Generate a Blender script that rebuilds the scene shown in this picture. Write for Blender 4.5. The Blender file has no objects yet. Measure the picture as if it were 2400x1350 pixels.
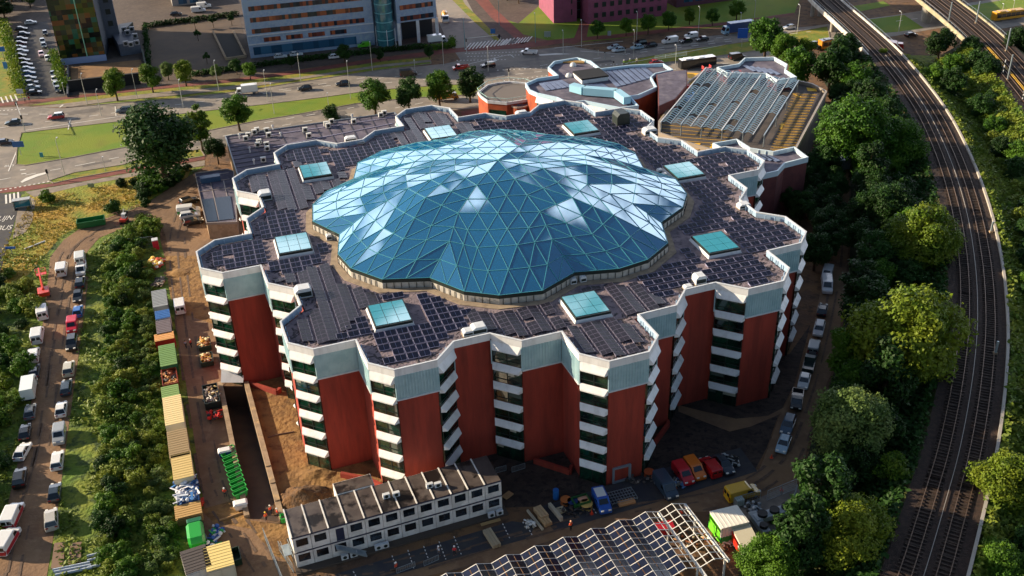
import bpy, bmesh, math, random
from mathutils import Vector, Matrix, noise
R=random.Random(7)
rad=math.radians
sc=bpy.context.scene
# ---------------------------------------------------------------- camera
F,PITCH,ROLL,CH=2434.858,30.4719,-1.9025,106.0
_p,_r=rad(PITCH),rad(ROLL)
FW=Vector((0,math.cos(_p),-math.sin(_p))); RT0=Vector((1,0,0)); UP0=RT0.cross(FW)
RT=RT0*math.cos(_r)+UP0*math.sin(_r); UPV=-RT0*math.sin(_r)+UP0*math.cos(_r)
cam=bpy.data.cameras.new('camera'); co=bpy.data.objects.new('camera',cam); sc.collection.objects.link(co)
m=Matrix((RT,UPV,-FW)).transposed().to_4x4(); m.translation=Vector((0,0,CH)); co.matrix_world=m
cam.sensor_width=36; cam.lens=F/2400*36; cam.clip_end=3000; cam.clip_start=1
sc.camera=co
# ---------------------------------------------------------------- sky and sun
SUN_EL,SHADOW_AZ=18.5,-12.0
sdir=Vector((-math.cos(rad(SHADOW_AZ))*math.cos(rad(SUN_EL)),-math.sin(rad(SHADOW_AZ))*math.cos(rad(SUN_EL)),math.sin(rad(SUN_EL))))
w=bpy.data.worlds.new('World'); sc.world=w; w.use_nodes=True
nt=w.node_tree; nt.nodes.clear()
def nd(nt,t,**k):
    n=nt.nodes.new(t)
    for a,b in k.items(): setattr(n,a,b)
    return n
sky=nd(nt,'ShaderNodeTexSky',sky_type='NISHITA',sun_disc=False,sun_elevation=rad(SUN_EL),sun_rotation=math.atan2(sdir.x,sdir.y))
tc=nd(nt,'ShaderNodeTexCoord'); mp=nd(nt,'ShaderNodeMapping'); mp.inputs['Scale'].default_value=(1.4,1.4,3.2)
nz=nd(nt,'ShaderNodeTexNoise'); nz.inputs['Scale'].default_value=4.6; nz.inputs['Detail'].default_value=7; nz.inputs['Roughness'].default_value=.55
rp=nd(nt,'ShaderNodeValToRGB'); rp.color_ramp.elements[0].position=.54; rp.color_ramp.elements[1].position=.62
mx=nd(nt,'ShaderNodeMix',data_type='RGBA'); mx.inputs['B'].default_value=(20,21,24,1)
bg=nd(nt,'ShaderNodeBackground'); bg.inputs['Strength'].default_value=.06; wo=nd(nt,'ShaderNodeOutputWorld')
L=nt.links.new
sx=nd(nt,'ShaderNodeSeparateXYZ'); L(tc.outputs['Generated'],sx.inputs[0])
k1=nd(nt,'ShaderNodeMath',operation='MULTIPLY_ADD'); k1.inputs[1].default_value=-.34; L(sx.outputs['Z'],k1.inputs[0]); L(nz.outputs['Fac'],k1.inputs[2])
k2=nd(nt,'ShaderNodeMath',operation='MULTIPLY_ADD'); k2.inputs[1].default_value=.11; L(sx.outputs['Y'],k2.inputs[0]); L(k1.outputs[0],k2.inputs[2])
k3=nd(nt,'ShaderNodeMath',operation='ADD'); k3.inputs[1].default_value=.11; L(k2.outputs[0],k3.inputs[0])
L(tc.outputs['Generated'],mp.inputs['Vector']); L(mp.outputs['Vector'],nz.inputs['Vector']); L(k3.outputs[0],rp.inputs['Fac'])
L(rp.outputs['Color'],mx.inputs['Factor']); L(sky.outputs['Color'],mx.inputs['A']); L(mx.outputs['Result'],bg.inputs['Color']); L(bg.outputs['Background'],wo.inputs['Surface'])
sun=bpy.data.lights.new('sun','SUN'); sun.energy=5.0; sun.angle=rad(.5); sun.color=(1,.82,.58)
so=bpy.data.objects.new('sun',sun); sc.collection.objects.link(so); so.rotation_euler=sdir.to_track_quat('Z','Y').to_euler()
sc.view_settings.view_transform='Standard'; sc.view_settings.look='None'; sc.view_settings.gamma=1; sc.view_settings.exposure=1.1
sc.view_settings.use_curve_mapping=False
# ---------------------------------------------------------------- pixel -> world
def P(x,y,z=0.0):
    d=FW*F+RT*(x-1200)-UPV*(y-675); t=(z-CH)/d.z
    return Vector((d.x*t,d.y*t,z))
def PX(v):
    q=Vector(v)-Vector((0,0,CH)); d=q.dot(FW); return 1200+F*q.dot(RT)/d, 675-F*q.dot(UPV)/d
def HD(a,b,z=0):
    d=P(*b,z)-P(*a,z); return math.atan2(d.y,d.x)
def HT(x,y,ytop):                        # height of a vertical standing on ground pixel x,y whose top is at ytop
    g=P(x,y); lo,hi=0,60
    for _ in range(30):
        mid=(lo+hi)/2
        if PX((g.x,g.y,mid))[1]>ytop: lo=mid
        else: hi=mid
    return lo
# ---------------------------------------------------------------- materials
def srgb(h):
    c=[int(h[i:i+2],16)/255 for i in (0,2,4)]
    return tuple(((x/12.92) if x<=.04045 else ((x+.055)/1.055)**2.4) for x in c)
def lin(c): return srgb(c) if isinstance(c,str) else c
MC={}
def mat(name,c,rough=.6,metal=0,c2=None,scale=1.0,lo=.4,hi=.6,bump=0,bscale=8,detail=4,spec=.5,c3=None,s3=.05,lo3=.45,hi3=.6,coat=0,obj=False,stretch=None):
    if name in MC: return MC[name]
    m=bpy.data.materials.new(name); m.use_nodes=True; t=m.node_tree; b=t.nodes['Principled BSDF']
    b.inputs['Roughness'].default_value=rough; b.inputs['Metallic'].default_value=metal; b.inputs['Specular IOR Level'].default_value=spec
    b.inputs['Coat Weight'].default_value=coat
    col=lin(c); out=None; b.inputs['Base Color'].default_value=(*col,1)
    if c2 or bump or c3:
        if obj: v=nd(t,'ShaderNodeTexCoord').outputs['Object']
        else: v=nd(t,'ShaderNodeNewGeometry').outputs['Position']
        if stretch:
            mp=nd(t,'ShaderNodeMapping'); mp.inputs['Scale'].default_value=stretch; t.links.new(v,mp.inputs['Vector']); v=mp.outputs['Vector']
        def nzr(sca,l,h,dt=detail):
            n=nd(t,'ShaderNodeTexNoise'); n.inputs['Scale'].default_value=sca; n.inputs['Detail'].default_value=dt; n.inputs['Roughness'].default_value=.6
            t.links.new(v,n.inputs['Vector']); r=nd(t,'ShaderNodeMapRange'); r.inputs['From Min'].default_value=l; r.inputs['From Max'].default_value=h
            t.links.new(n.outputs['Fac'],r.inputs['Value']); return r.outputs['Result']
        if c2:
            mx=nd(t,'ShaderNodeMix',data_type='RGBA'); mx.inputs['A'].default_value=(*col,1); mx.inputs['B'].default_value=(*lin(c2),1)
            t.links.new(nzr(scale,lo,hi),mx.inputs['Factor']); out=mx.outputs['Result']
        if c3:
            mx=nd(t,'ShaderNodeMix',data_type='RGBA'); mx.inputs['B'].default_value=(*lin(c3),1)
            if out: t.links.new(out,mx.inputs['A'])
            else: mx.inputs['A'].default_value=(*col,1)
            t.links.new(nzr(s3,lo3,hi3,6),mx.inputs['Factor']); out=mx.outputs['Result']
        if out: t.links.new(out,b.inputs['Base Color'])
        if bump:
            n=nd(t,'ShaderNodeTexNoise'); n.inputs['Scale'].default_value=bscale; n.inputs['Detail'].default_value=5
            t.links.new(v,n.inputs['Vector']); bp=nd(t,'ShaderNodeBump'); bp.inputs['Strength'].default_value=bump; bp.inputs['Distance'].default_value=.3
            t.links.new(n.outputs['Fac'],bp.inputs['Height']); t.links.new(bp.outputs['Normal'],b.inputs['Normal'])
    MC[name]=m; return m
def flat(c,rough=.5,metal=0): return mat('flat_%s_%s_%s'%(c,rough,metal),c,rough,metal)
def paint(c): return mat('paint_'+c,c,.35,0,spec=.5,coat=.6)
def glassy(name,c,rough=.05,ior=1.9,var=None,sc2=.4):
    m=mat(name,c,rough,0,c2=var,scale=sc2,spec=.8); m.node_tree.nodes['Principled BSDF'].inputs['IOR'].default_value=ior; return m
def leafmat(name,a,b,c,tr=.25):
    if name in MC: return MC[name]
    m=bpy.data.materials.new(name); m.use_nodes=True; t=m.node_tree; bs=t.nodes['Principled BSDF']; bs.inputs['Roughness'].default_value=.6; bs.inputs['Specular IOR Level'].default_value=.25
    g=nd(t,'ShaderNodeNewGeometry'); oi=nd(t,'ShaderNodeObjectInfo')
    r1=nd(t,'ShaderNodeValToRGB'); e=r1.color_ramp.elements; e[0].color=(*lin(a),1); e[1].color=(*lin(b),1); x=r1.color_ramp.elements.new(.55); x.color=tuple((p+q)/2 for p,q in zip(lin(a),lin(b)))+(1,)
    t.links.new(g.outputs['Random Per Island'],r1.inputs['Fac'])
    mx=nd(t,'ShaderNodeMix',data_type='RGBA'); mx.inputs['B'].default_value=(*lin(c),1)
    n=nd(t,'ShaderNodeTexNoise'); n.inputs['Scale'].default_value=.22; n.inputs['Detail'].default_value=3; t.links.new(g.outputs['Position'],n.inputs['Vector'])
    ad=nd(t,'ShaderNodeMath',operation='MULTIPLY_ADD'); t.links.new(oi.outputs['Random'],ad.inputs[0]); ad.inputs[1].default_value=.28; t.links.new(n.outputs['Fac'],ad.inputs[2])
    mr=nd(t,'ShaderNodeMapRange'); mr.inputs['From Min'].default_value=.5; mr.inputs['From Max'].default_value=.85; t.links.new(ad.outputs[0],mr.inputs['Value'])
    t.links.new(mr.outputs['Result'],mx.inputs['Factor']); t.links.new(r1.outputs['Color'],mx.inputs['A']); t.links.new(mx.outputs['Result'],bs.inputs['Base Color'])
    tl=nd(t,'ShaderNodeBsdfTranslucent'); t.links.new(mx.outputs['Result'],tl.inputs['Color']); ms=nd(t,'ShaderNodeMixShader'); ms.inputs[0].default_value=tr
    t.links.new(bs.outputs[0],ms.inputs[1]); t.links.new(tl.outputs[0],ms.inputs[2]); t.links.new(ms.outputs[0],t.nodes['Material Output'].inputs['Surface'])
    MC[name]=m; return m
# ---------------------------------------------------------------- object helpers
def tag(o,label=None,cat=None,group=None,kind=None):
    if label: o['label']=label
    if cat: o['category']=cat
    if group: o['group']=group
    if kind: o['kind']=kind
    return o
def empty(name,loc,rz=0,label=None,cat=None,group=None):
    o=bpy.data.objects.new(name,None); sc.collection.objects.link(o); o.location=loc; o.rotation_euler=(0,0,rz); o.empty_display_size=.3
    return tag(o,label,cat,group)
class MB:
    def __init__(s): s.v=[];s.f=[];s.m=[];s.k=0;s.T=None
    def add(s,vs,fs):
        b=len(s.v)
        if s.T is not None: vs=[s.T@Vector(v) for v in vs]
        s.v+= [tuple(v) for v in vs]; s.f+=[tuple(b+i for i in f) for f in fs]; s.m+=[s.k]*len(fs); return s
    def box(s,x0,x1,y0,y1,z0,z1):
        return s.add([(x0,y0,z0),(x1,y0,z0),(x1,y1,z0),(x0,y1,z0),(x0,y0,z1),(x1,y0,z1),(x1,y1,z1),(x0,y1,z1)],[(3,2,1,0),(4,5,6,7),(0,1,5,4),(1,2,6,5),(2,3,7,6),(3,0,4,7)])
    def prism(s,poly,z0,z1,bottom=True):
        n=len(poly); a=sum(poly[i][0]*poly[(i+1)%n][1]-poly[(i+1)%n][0]*poly[i][1] for i in range(n))
        if a<0: poly=poly[::-1]
        v=[(p[0],p[1],z0) for p in poly]+[(p[0],p[1],z1) for p in poly]
        f=[tuple(range(n,2*n))]+([tuple(range(n-1,-1,-1))] if bottom else [])+[(i,(i+1)%n,n+(i+1)%n,n+i) for i in range(n)]
        return s.add(v,f)
    def face(s,pts): return s.add(pts,[tuple(range(len(pts)))])
    def hull8(s,a,b):    # a,b: two quads (lists of 4 points)
        return s.add(list(a)+list(b),[(3,2,1,0),(4,5,6,7),(0,1,5,4),(1,2,6,5),(2,3,7,6),(3,0,4,7)])
    def bar(s,a,b,wd,ht=None):   # square bar between points
        a=Vector(a);b=Vector(b);d=(b-a).normalized(); u=d.cross(Vector((0,0,1)))
        if u.length<1e-3: u=Vector((1,0,0))
        u.normalize(); v=u.cross(d); ht=ht or wd; u=u*wd/2; v=v*ht/2
        q=lambda c:[c-u-v,c+u-v,c+u+v,c-u+v]
        return s.hull8(q(a),q(b))
    def tube(s,pts,rads,n=6,cap=True):
        pts=[Vector(p) for p in pts]; vs=[];fs=[]
        for i,p in enumerate(pts):
            d=(pts[min(i+1,len(pts)-1)]-pts[max(i-1,0)]).normalized(); u=d.orthogonal().normalized() if abs(d.z)<.9 else Vector((1,0,0)); u=(u-d*u.dot(d)).normalized(); v=d.cross(u)
            r=rads[i] if isinstance(rads,(list,tuple)) else rads
            vs+=[p+(u*math.cos(2*math.pi*k/n)+v*math.sin(2*math.pi*k/n))*r for k in range(n)]
        for i in range(len(pts)-1):
            for k in range(n): fs.append((i*n+k,i*n+(k+1)%n,(i+1)*n+(k+1)%n,(i+1)*n+k))
        if cap: fs+= [tuple(range(n-1,-1,-1)),tuple(range((len(pts)-1)*n,len(pts)*n))]
        return s.add(vs,fs)
    def cyl(s,x,y,z0,z1,r,n=16,r2=None): return s.tube([(x,y,z0),(x,y,z1)],[r,r if r2 is None else r2],n)
    def lathe(s,prof,n=12,c=(0,0,0)):
        vs=[(c[0]+r*math.cos(2*math.pi*k/n),c[1]+r*math.sin(2*math.pi*k/n),c[2]+z) for r,z in prof for k in range(n)]
        fs=[(i*n+k,i*n+(k+1)%n,(i+1)*n+(k+1)%n,(i+1)*n+k) for i in range(len(prof)-1) for k in range(n)]
        return s.add(vs,fs)
    def solid(s,prof,W,ch=.08,sh=.93):  # side profile (x,z) extruded across y with a chamfer
        n=len(prof); cx=sum(p[0] for p in prof)/n; cz=sum(p[1] for p in prof)/n
        ring=lambda y,k:[(cx+(x-cx)*k,y,cz+(z-cz)*k) for x,z in prof]
        v=ring(-W/2,sh)+ring(-W/2+ch,1)+ring(W/2-ch,1)+ring(W/2,sh)
        f=[tuple(range(n)),tuple(range(4*n-1,3*n-1,-1))]
        for j in range(3): f+=[(j*n+i,(j+1)*n+i,(j+1)*n+(i+1)%n,j*n+(i+1)%n) for i in range(n)]
        return s.add(v,f)
    def build(s,name,mats,parent=None,smooth=False,off=None):
        me=bpy.data.meshes.new(name)
        v=s.v
        if off is not None: v=[(a-off[0],b-off[1],c-off[2]) for a,b,c in v]
        me.from_pydata(v,[],s.f); me.update()
        if not isinstance(mats,(list,tuple)): mats=[mats]
        for q in mats: me.materials.append(q)
        if len(mats)>1: me.polygons.foreach_set('material_index',s.m)
        if smooth: me.polygons.foreach_set('use_smooth',[True]*len(s.f))
        o=bpy.data.objects.new(name,me); sc.collection.objects.link(o)
        if parent: o.parent=parent
        return o
def copy_tree(o,parent=None):
    c=o.copy(); sc.collection.objects.link(c)
    if parent: c.parent=parent
    for ch in o.children: copy_tree(ch,c)
    return c
USED=set()
def place(proto,loc,rz,label,group=None,scale=None,cat=None):
    o=proto if proto.name not in USED else copy_tree(proto)
    USED.add(o.name)
    o.location=loc; o.rotation_euler=(0,0,rz)
    if scale: o.scale=(scale,)*3 if not isinstance(scale,tuple) else scale
    o['label']=label
    if cat: o['category']=cat
    if group: o['group']=group
    elif 'group' in o: del o['group']
    return o
def sheet(name,m,pix,z,kind='structure',zz=0):
    b=MB(); b.face([P(x,y,zz)+Vector((0,0,z)) for x,y in pix][::1]); o=b.build(name,m)
    if o.data.polygons[0].normal.z<0: o.data.flip_normals()
    return tag(o,kind=kind)
# ---------------------------------------------------------------- base materials
M_soil=mat('soil','5b4434',.95,c2='7b5a3a',scale=.12,lo=.35,hi=.65,c3='3a2d24',s3=.5,lo3=.5,hi3=.7,bump=.5,bscale=1.5)
M_earth=mat('earth','7c5c36',.95,c2='94703f',scale=.25,lo=.35,hi=.65,c3='5c3f22',s3=.45,lo3=.5,hi3=.68,bump=.9,bscale=1.2)
M_track=mat('track','715742',.95,c2='84674b',scale=.12,lo=.4,hi=.6,c3='8a6f55',s3=.6,lo3=.5,hi3=.75,bump=.3,bscale=2)
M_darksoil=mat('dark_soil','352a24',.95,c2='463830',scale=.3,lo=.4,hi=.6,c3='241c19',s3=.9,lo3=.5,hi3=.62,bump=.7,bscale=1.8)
M_road=mat('road_asphalt','8b8278',.9,c2='766f69',scale=.05,lo=.4,hi=.6,c3='978c80',s3=.35,lo3=.45,hi3=.75,bump=.1,bscale=8)
M_asph=mat('dark_asphalt','33333a',.85,c2='42403f',scale=.4,lo=.4,hi=.65,bump=.1,bscale=8)
M_pave=mat('paving','54473f',.9,c2='483c36',scale=.15,lo=.4,hi=.6,c3='5f5148',s3=.8,lo3=.5,hi3=.7)  # darkened to carry the building shadow on the north ground
M_path=mat('pale_path','8f8377',.9,c2='7d7268',scale=.4,lo=.4,hi=.6)
M_red=mat('red_cyclepath','7d4238',.9,c2='6b3a34',scale=.3,lo=.4,hi=.6)
M_lawn=mat('lawn','5f7c0c',.95,c2='72800f',scale=.07,lo=.42,hi=.58,c3='6c7018',s3=.16,lo3=.55,hi3=.75,bump=.5,bscale=3)
M_verge=mat('verge_grass','6c7c1c',.95,c2='8d8026',scale=.2,lo=.42,hi=.58,c3='4e6a18',s3=.5,lo3=.5,hi3=.7,bump=.5,bscale=3)
M_field=mat('field_grass','a2802e',.95,c2='7d8220',scale=.06,lo=.42,hi=.58,c3='5f7418',s3=.13,lo3=.5,hi3=.68,bump=.9,bscale=1.4)
M_rough=mat('rough_grass','56701a',.95,c2='727c24',scale=.13,lo=.42,hi=.58,c3='34481a',s3=.45,lo3=.48,hi3=.62,bump=1,bscale=1.5)
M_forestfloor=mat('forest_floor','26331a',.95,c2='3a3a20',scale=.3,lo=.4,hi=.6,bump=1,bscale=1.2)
M_white=mat('road_paint','d8d4cc',.7)
M_ballast=mat('ballast','281c17',.95,c2='3b2a22',scale=1.5,lo=.4,hi=.6,bump=.6,bscale=6)  # tree shade over the tracks is put into this dark colour
# ---------------------------------------------------------------- ground
T=[P(522,905),P(574,905),P(657,1222),P(585,1214)]         # opening of the sunken ramp
g=MB(); S=1500
cs=[Vector((-S,S,0)),Vector((S,S,0)),Vector((S,-S,0)),Vector((-S,-S,0))]
for i in range(4): g.face([cs[i],cs[(i+1)%4],T[(i+1)%4],T[i]][::-1])
tag(g.build('ground',M_soil),kind='structure')
sheet('rough_ground',M_rough,[(-200,430),(60,430),(480,390),(380,450),(375,560),(410,700),(440,900),(470,1100),(490,1240),(420,1450),(-300,1450)],.012)
sheet('field',M_field,[(70,458),(120,446),(300,413),(450,392),(440,415),(395,440),(350,470),(330,482),(270,502),(200,523),(145,552),(70,640),(20,690),(-40,700),(-60,560),(40,560),(55,480)],.024)
sheet('dirt_track',M_track,[(470,400),(400,440),(330,486),(270,505),(200,527),(150,562),(118,602),(112,660),(100,760),(82,900),(50,1050),(14,1200),(-30,1360),(-60,1450),(85,1450),(110,1350),(135,1200),(150,1080),(168,950),(182,850),(196,750),(208,650),(203,592),(232,558),(290,534),(345,508),(375,515),(390,560),(420,700),(640,640),(560,520),(540,400)],.036)
sheet('yard',M_track,[(390,560),(400,640),(412,760),(436,900),(458,1050),(478,1180),(470,1300),(465,1450),(760,1450),(700,1330),(660,1240),(657,1224),(585,1216),(522,905),(640,760),(620,600),(500,540)],.048)
sheet('bare_earth',M_earth,[(576,903),(659,1220),(700,1330),(860,1200),(1000,1130),(900,1000),(800,800),(640,780)],.05)
sheet('wet_earth',M_earth,[(385,600),(470,600),(480,660),(500,760),(440,740),(400,700)],.060)
sheet('sandy_patch',M_earth,[(470,1195),(560,1170),(583,1220),(700,1235),(700,1330),(640,1300),(590,1240),(500,1225)],.062)
sheet('bus_road',M_asph,[(-200,445),(50,455),(40,500),(20,570),(0,640),(-40,760),(-200,760)],.03)
sheet('stop_pavement',M_path,[(45,480),(70,462),(84,470),(75,520),(60,545),(30,560),(38,510)],.07)
# boulevard
sheet('boulevard',M_road,[(-200,262),(60,250),(150,254),(300,240),(420,231),(560,215),(700,193),(870,166),(1040,150),(1180,120),(1260,116),(1330,108),(1420,122),(1600,92),(1760,74),(1900,62),(2100,35),(2250,10),(2400,-12),(2600,-30),(2600,40),(2400,58),(2320,72),(2200,66),(2100,84),(1980,100),(1900,112),(1800,138),(1720,165),(1600,200),(1480,240),(1130,252),(1000,264),(900,280),(830,292),(700,312),(560,338),(470,355),(300,385),(200,407),(120,427),(0,445),(-200,475)],.03)
sheet('cross_street',M_road,[(960,-60),(1100,-60),(1190,70),(1245,112),(1180,125),(1085,150),(1045,90),(1028,50),(1020,0)],.035)
sheet('north_ground',M_pave,[(-100,-120),(1000,-120),(1040,60),(1080,110),(900,133),(700,163),(530,186),(400,198),(270,212),(150,226),(60,235),(-100,250)],.015)
sheet('north_lawn',M_lawn,[(1120,-120),(1290,-120),(1700,-120),(1900,-60),(1860,35),(1700,62),(1560,75),(1440,92),(1370,98),(1290,96),(1225,80),(1150,20)],.018)
sheet('north_plaza',M_pave,[(1100,-120),(1290,-120),(1262,15),(1215,55),(1180,45),(1130,-20)],.022)
sheet('median_lawn',M_lawn,[(50,312),(150,300),(280,285),(400,270),(520,256),(620,245),(760,228),(860,214),(960,205),(1080,198),(1130,205),(1110,222),(1000,228),(900,236),(830,244),(700,268),(600,284),(490,306),(390,329),(280,348),(160,371),(60,388),(37,386),(40,345)],.05)
sheet('median_lawn_east',M_verge,[(1463,143),(1600,118),(1760,97),(1850,78),(1940,62),(1945,92),(1850,108),(1760,121),(1600,143),(1500,152),(1463,152)],.05)
sheet('verge_lawn',M_lawn,[(2036,46),(2119,35),(2165,66),(2104,75),(2065,78)],.05)
sheet('verge_lawn',M_lawn,[(1997,15),(2070,3),(2087,13),(2016,27)],.05)
sheet('verge_lawn',M_lawn,[(2251,17),(2400,-8),(2600,-40),(2600,10),(2400,30),(2329,48),(2290,54)],.05)
sheet('south_verge',M_verge,[(115,424),(173,405),(290,386),(330,372),(470,350),(480,366),(300,396),(180,418),(125,430)],.05)
sheet('north_verge',M_verge,[(65,248),(150,234),(270,220),(400,207),(530,195),(700,173),(900,144),(1010,134),(1010,140),(900,151),(700,181),(530,203),(400,214),(270,228),(150,243)],.05)
sheet('north_verge',M_verge,[(155,252),(280,236),(420,223),(560,208),(700,187),(880,159),(1010,145),(1010,150),(880,166),(700,193),(560,215),(420,231),(280,242)],.05)
sheet('service_path',M_path,[(75,251),(150,243),(270,228),(400,214),(530,203),(700,181),(900,151),(1010,140),(1010,145),(880,159),(700,187),(560,208),(420,223),(280,236),(155,252)],.045)
sheet('cycle_path',M_red,[(-60,248),(60,236),(150,228),(270,213),(400,200),(530,188),(700,165),(900,135),(1070,113),(1180,103),(1290,94),(1450,80),(1700,52),(1860,30),(1862,36),(1700,59),(1450,89),(1330,100),(1240,112),(1080,122),(900,142),(700,172),(530,194),(400,206),(270,219),(150,234),(60,243),(-60,256)],.055)
sheet('cycle_path',M_red,[(-60,448),(120,430),(180,419),(300,397),(480,366),(480,374),(300,405),(180,428),(60,448),(-60,458)],.055)
sheet('cycle_path',M_red,[(1110,-60),(1130,-20),(1160,20),(1225,80),(1235,100),(1222,104),(1150,40),(1105,-10),(1090,-60)],.055)
sheet('footpath',M_path,[(60,450),(180,429),(300,407),(480,376),(480,388),(300,416),(180,438),(80,462)],.045)
sheet('entrance_path',M_red,[(1310,96),(1345,90),(1362,48),(1382,52),(1374,92),(1345,104)],.058)
sheet('parking_lot',M_asph,[(45,70),(60,55),(110,50),(125,90),(160,200),(170,222),(70,232),(55,150)],.03)
sheet('grass_bank',M_verge,[(-60,60),(10,60),(30,120),(62,228),(0,236),(-60,236)],.03)
sheet('tram_lane',M_pave,[(1062,-60),(1096,-60),(1130,0),(1190,70),(1232,106),(1180,112),(1110,30)],.05)
sheet('street_verge',M_verge,[(1030,-60),(1050,-60),(1090,10),(1150,70),(1175,98),(1160,95),(1110,50),(1060,0)],.06)
# south side
sheet('site_road',M_track,[(1985,380),(1995,500),(1978,700),(1958,850),(1912,960),(1892,1050),(1872,1130),(1780,1200),(1600,1200),(1300,1290),(1000,1350),(840,1450),(700,1450),(800,1345),(1000,1300),(1260,1240),(1450,1190),(1600,1150),(1780,1100),(1800,1050),(1825,980),(1865,900),(1905,770),(1930,650),(1950,500),(1955,380)],.03)
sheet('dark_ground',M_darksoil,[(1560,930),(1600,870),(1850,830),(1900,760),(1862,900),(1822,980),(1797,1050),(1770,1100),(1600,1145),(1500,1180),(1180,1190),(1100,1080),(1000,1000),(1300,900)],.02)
sheet('parking_bays',M_asph,[(790,1345),(1000,1282),(1200,1222),(1255,1230),(1240,1262),(1100,1300),(900,1355),(850,1400),(760,1380)],.06)
sheet('parking_bays',M_asph,[(1255,1192),(1430,1138),(1600,1085),(1735,1050),(1775,1105),(1600,1160),(1300,1246)],.06)
sheet('trodden_path',M_track,[(1590,950),(1650,965),(1725,982),(1800,975),(1838,955),(1836,968),(1760,1000),(1710,1012),(1640,985),(1590,965)],.055)
sheet('plant_pad',M_path,[(1730,1190),(1860,1130),(1880,1150),(1850,1260),(1790,1290),(1760,1230)],.055)
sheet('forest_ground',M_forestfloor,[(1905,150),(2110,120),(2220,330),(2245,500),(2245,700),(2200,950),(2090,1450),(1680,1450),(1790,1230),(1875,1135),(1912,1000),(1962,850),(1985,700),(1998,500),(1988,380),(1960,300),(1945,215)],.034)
sheet('east_slope',M_rough,[(2130,130),(2290,130),(2420,300),(2700,500),(2700,1450),(2250,1450),(2345,900),(2345,700),(2310,450),(2200,230)],.034)
sheet('red_tiles',M_red,[(1080,262),(1230,240),(1240,262),(1150,275),(1085,278)],.07)
def marks(name,segs,wd,z=.075,zz=0):
    b=MB()
    for a,c in segs:
        p=P(*a,zz)+Vector((0,0,z)); q=P(*c,zz)+Vector((0,0,z)); d=(q-p).normalized(); n=Vector((-d.y,d.x,0))*wd/2; b.face([p-n,q-n,q+n,p+n])
    return tag(b.build(name,M_white),kind='structure')
def dash(a,b,on=2.5,off=3.5,ph=0):
    p=P(*a);q=P(*b);L_=(q-p).length;d=(q-p)/L_;t=ph;o=[]
    while t<L_:
        o.append((PX(p+d*t),PX(p+d*min(t+on,L_)))); t+=on+off
    return o
sg=[]
for a,b in [((0,300),(520,232)),((520,232),(860,190)),((560,225),(860,182)),((880,185),(1040,168)),((1180,165),(1440,132)),((1460,128),(1900,74)),((1500,118),(1900,68)),((1120,185),(1420,150)),((0,422),(200,385)),((200,385),(560,312)),((560,312),(830,266)),((620,288),(830,252)),((880,262),(1020,236)),((2100,50),(2300,25)),((1480,175),(1760,142)),((0,268),(160,268)),((900,195),(1100,178)),((1560,103),(1700,87))]: sg+=dash(a,b)
sg+=[((160,304),(165,280)),((272,272),(270,250)),((60,306),(270,275)),((270,275),(420,258)),((20,402),(40,352)),((1300,113),(1460,97)),((1360,120),(1470,128)),((1460,150),(1700,105)),((1100,150),(1195,128)),((1195,128),(1205,135))]
marks('lane_markings',sg,.28)
marks('stop_line',[((47,399),(60,398)),((50,408),(62,407)),((140,252),(148,246))],.5)
zb=[]
for i in range(14): x=1098+i*8.5; zb.append(((x-8,117-i*1.0),(x+6,101-i*1.0)))
for i in range(10): x=1176+i*7; zb.append(((x-4,107-i*.9),(x+8,94-i*.9)))
for i in range(4): x=15+i*9.5; zb.append(((x,478+i*-2),(x-1,457+i*-2)))
for i in range(4): x=8+i*11; zb.append(((x,242-i*2),(x-6,228-i*2)))
marks('zebra_crossing',zb,.45)
sd=[]
for y0,y1,x0,x1 in [(126,122,1090,1225),(133,129,1095,1225),(142,140,1070,1190)]: sd+=dash((x0,y0),(x1,y1),.5,.6)
sd+=dash((0,447),(120,425),.5,.6)+dash((-20,262),(60,255),.5,.6)+dash((1165,165),(1470,150),.5,1.2)+dash((1180,190),(1300,175),.5,1.0)
marks('give_way_blocks',sd,.5)
b=MB(); pts=[(48,427),(60,418),(85,409),(112,403),(112,407),(88,414),(66,423),(52,429)]
b.face([P(x,y)+Vector((0,0,.08)) for x,y in pts]); b.face([P(x,y)+Vector((0,0,.08)) for x,y in [(1154,148),(1158,135),(1166,142)]]); b.face([P(x,y)+Vector((0,0,.08)) for x,y in [(1262,128),(1305,125),(1340,127),(1265,131)]])
tag(b.build('painted_island',M_white),kind='structure')
pb=[]
for a,c in [((828,1340),(838,1358)),((919,1303),(932,1345)),((956,1290),(970,1333)),((993,1281),(1008,1322)),((1029,1270),(1045,1312)),((1064,1258),(1081,1300)),((1178,1228),(1196,1265)),((1237,1236),(1247,1255)),((1373,1165),(1398,1205))]: pb+=dash(a,c,.35,.35)
marks('bay_markings',pb,.14,.085)
def text(s,x,y,size,rz,z=.08,m=M_white,name='road_lettering'):
    cu=bpy.data.curves.new(name,'FONT'); cu.body=s; cu.size=size; cu.align_x='CENTER'; cu.align_y='CENTER'; o=bpy.data.objects.new(name,cu); sc.collection.objects.link(o)
    o.location=P(x,y)+Vector((0,0,z)); o.rotation_euler=(0,0,rz); o.data.materials.append(m); return o
for s,x,y in (('LIJN',14,512),('BUS',11,535)):
    o=text(s,x,y,2.3,rad(6)); o.scale=(.85,1.5,1); tag(o,kind='structure')
o=text('BUS',22,389,1.4,rad(14)); o.scale=(1,1.3,1); tag(o,kind='structure')
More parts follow.
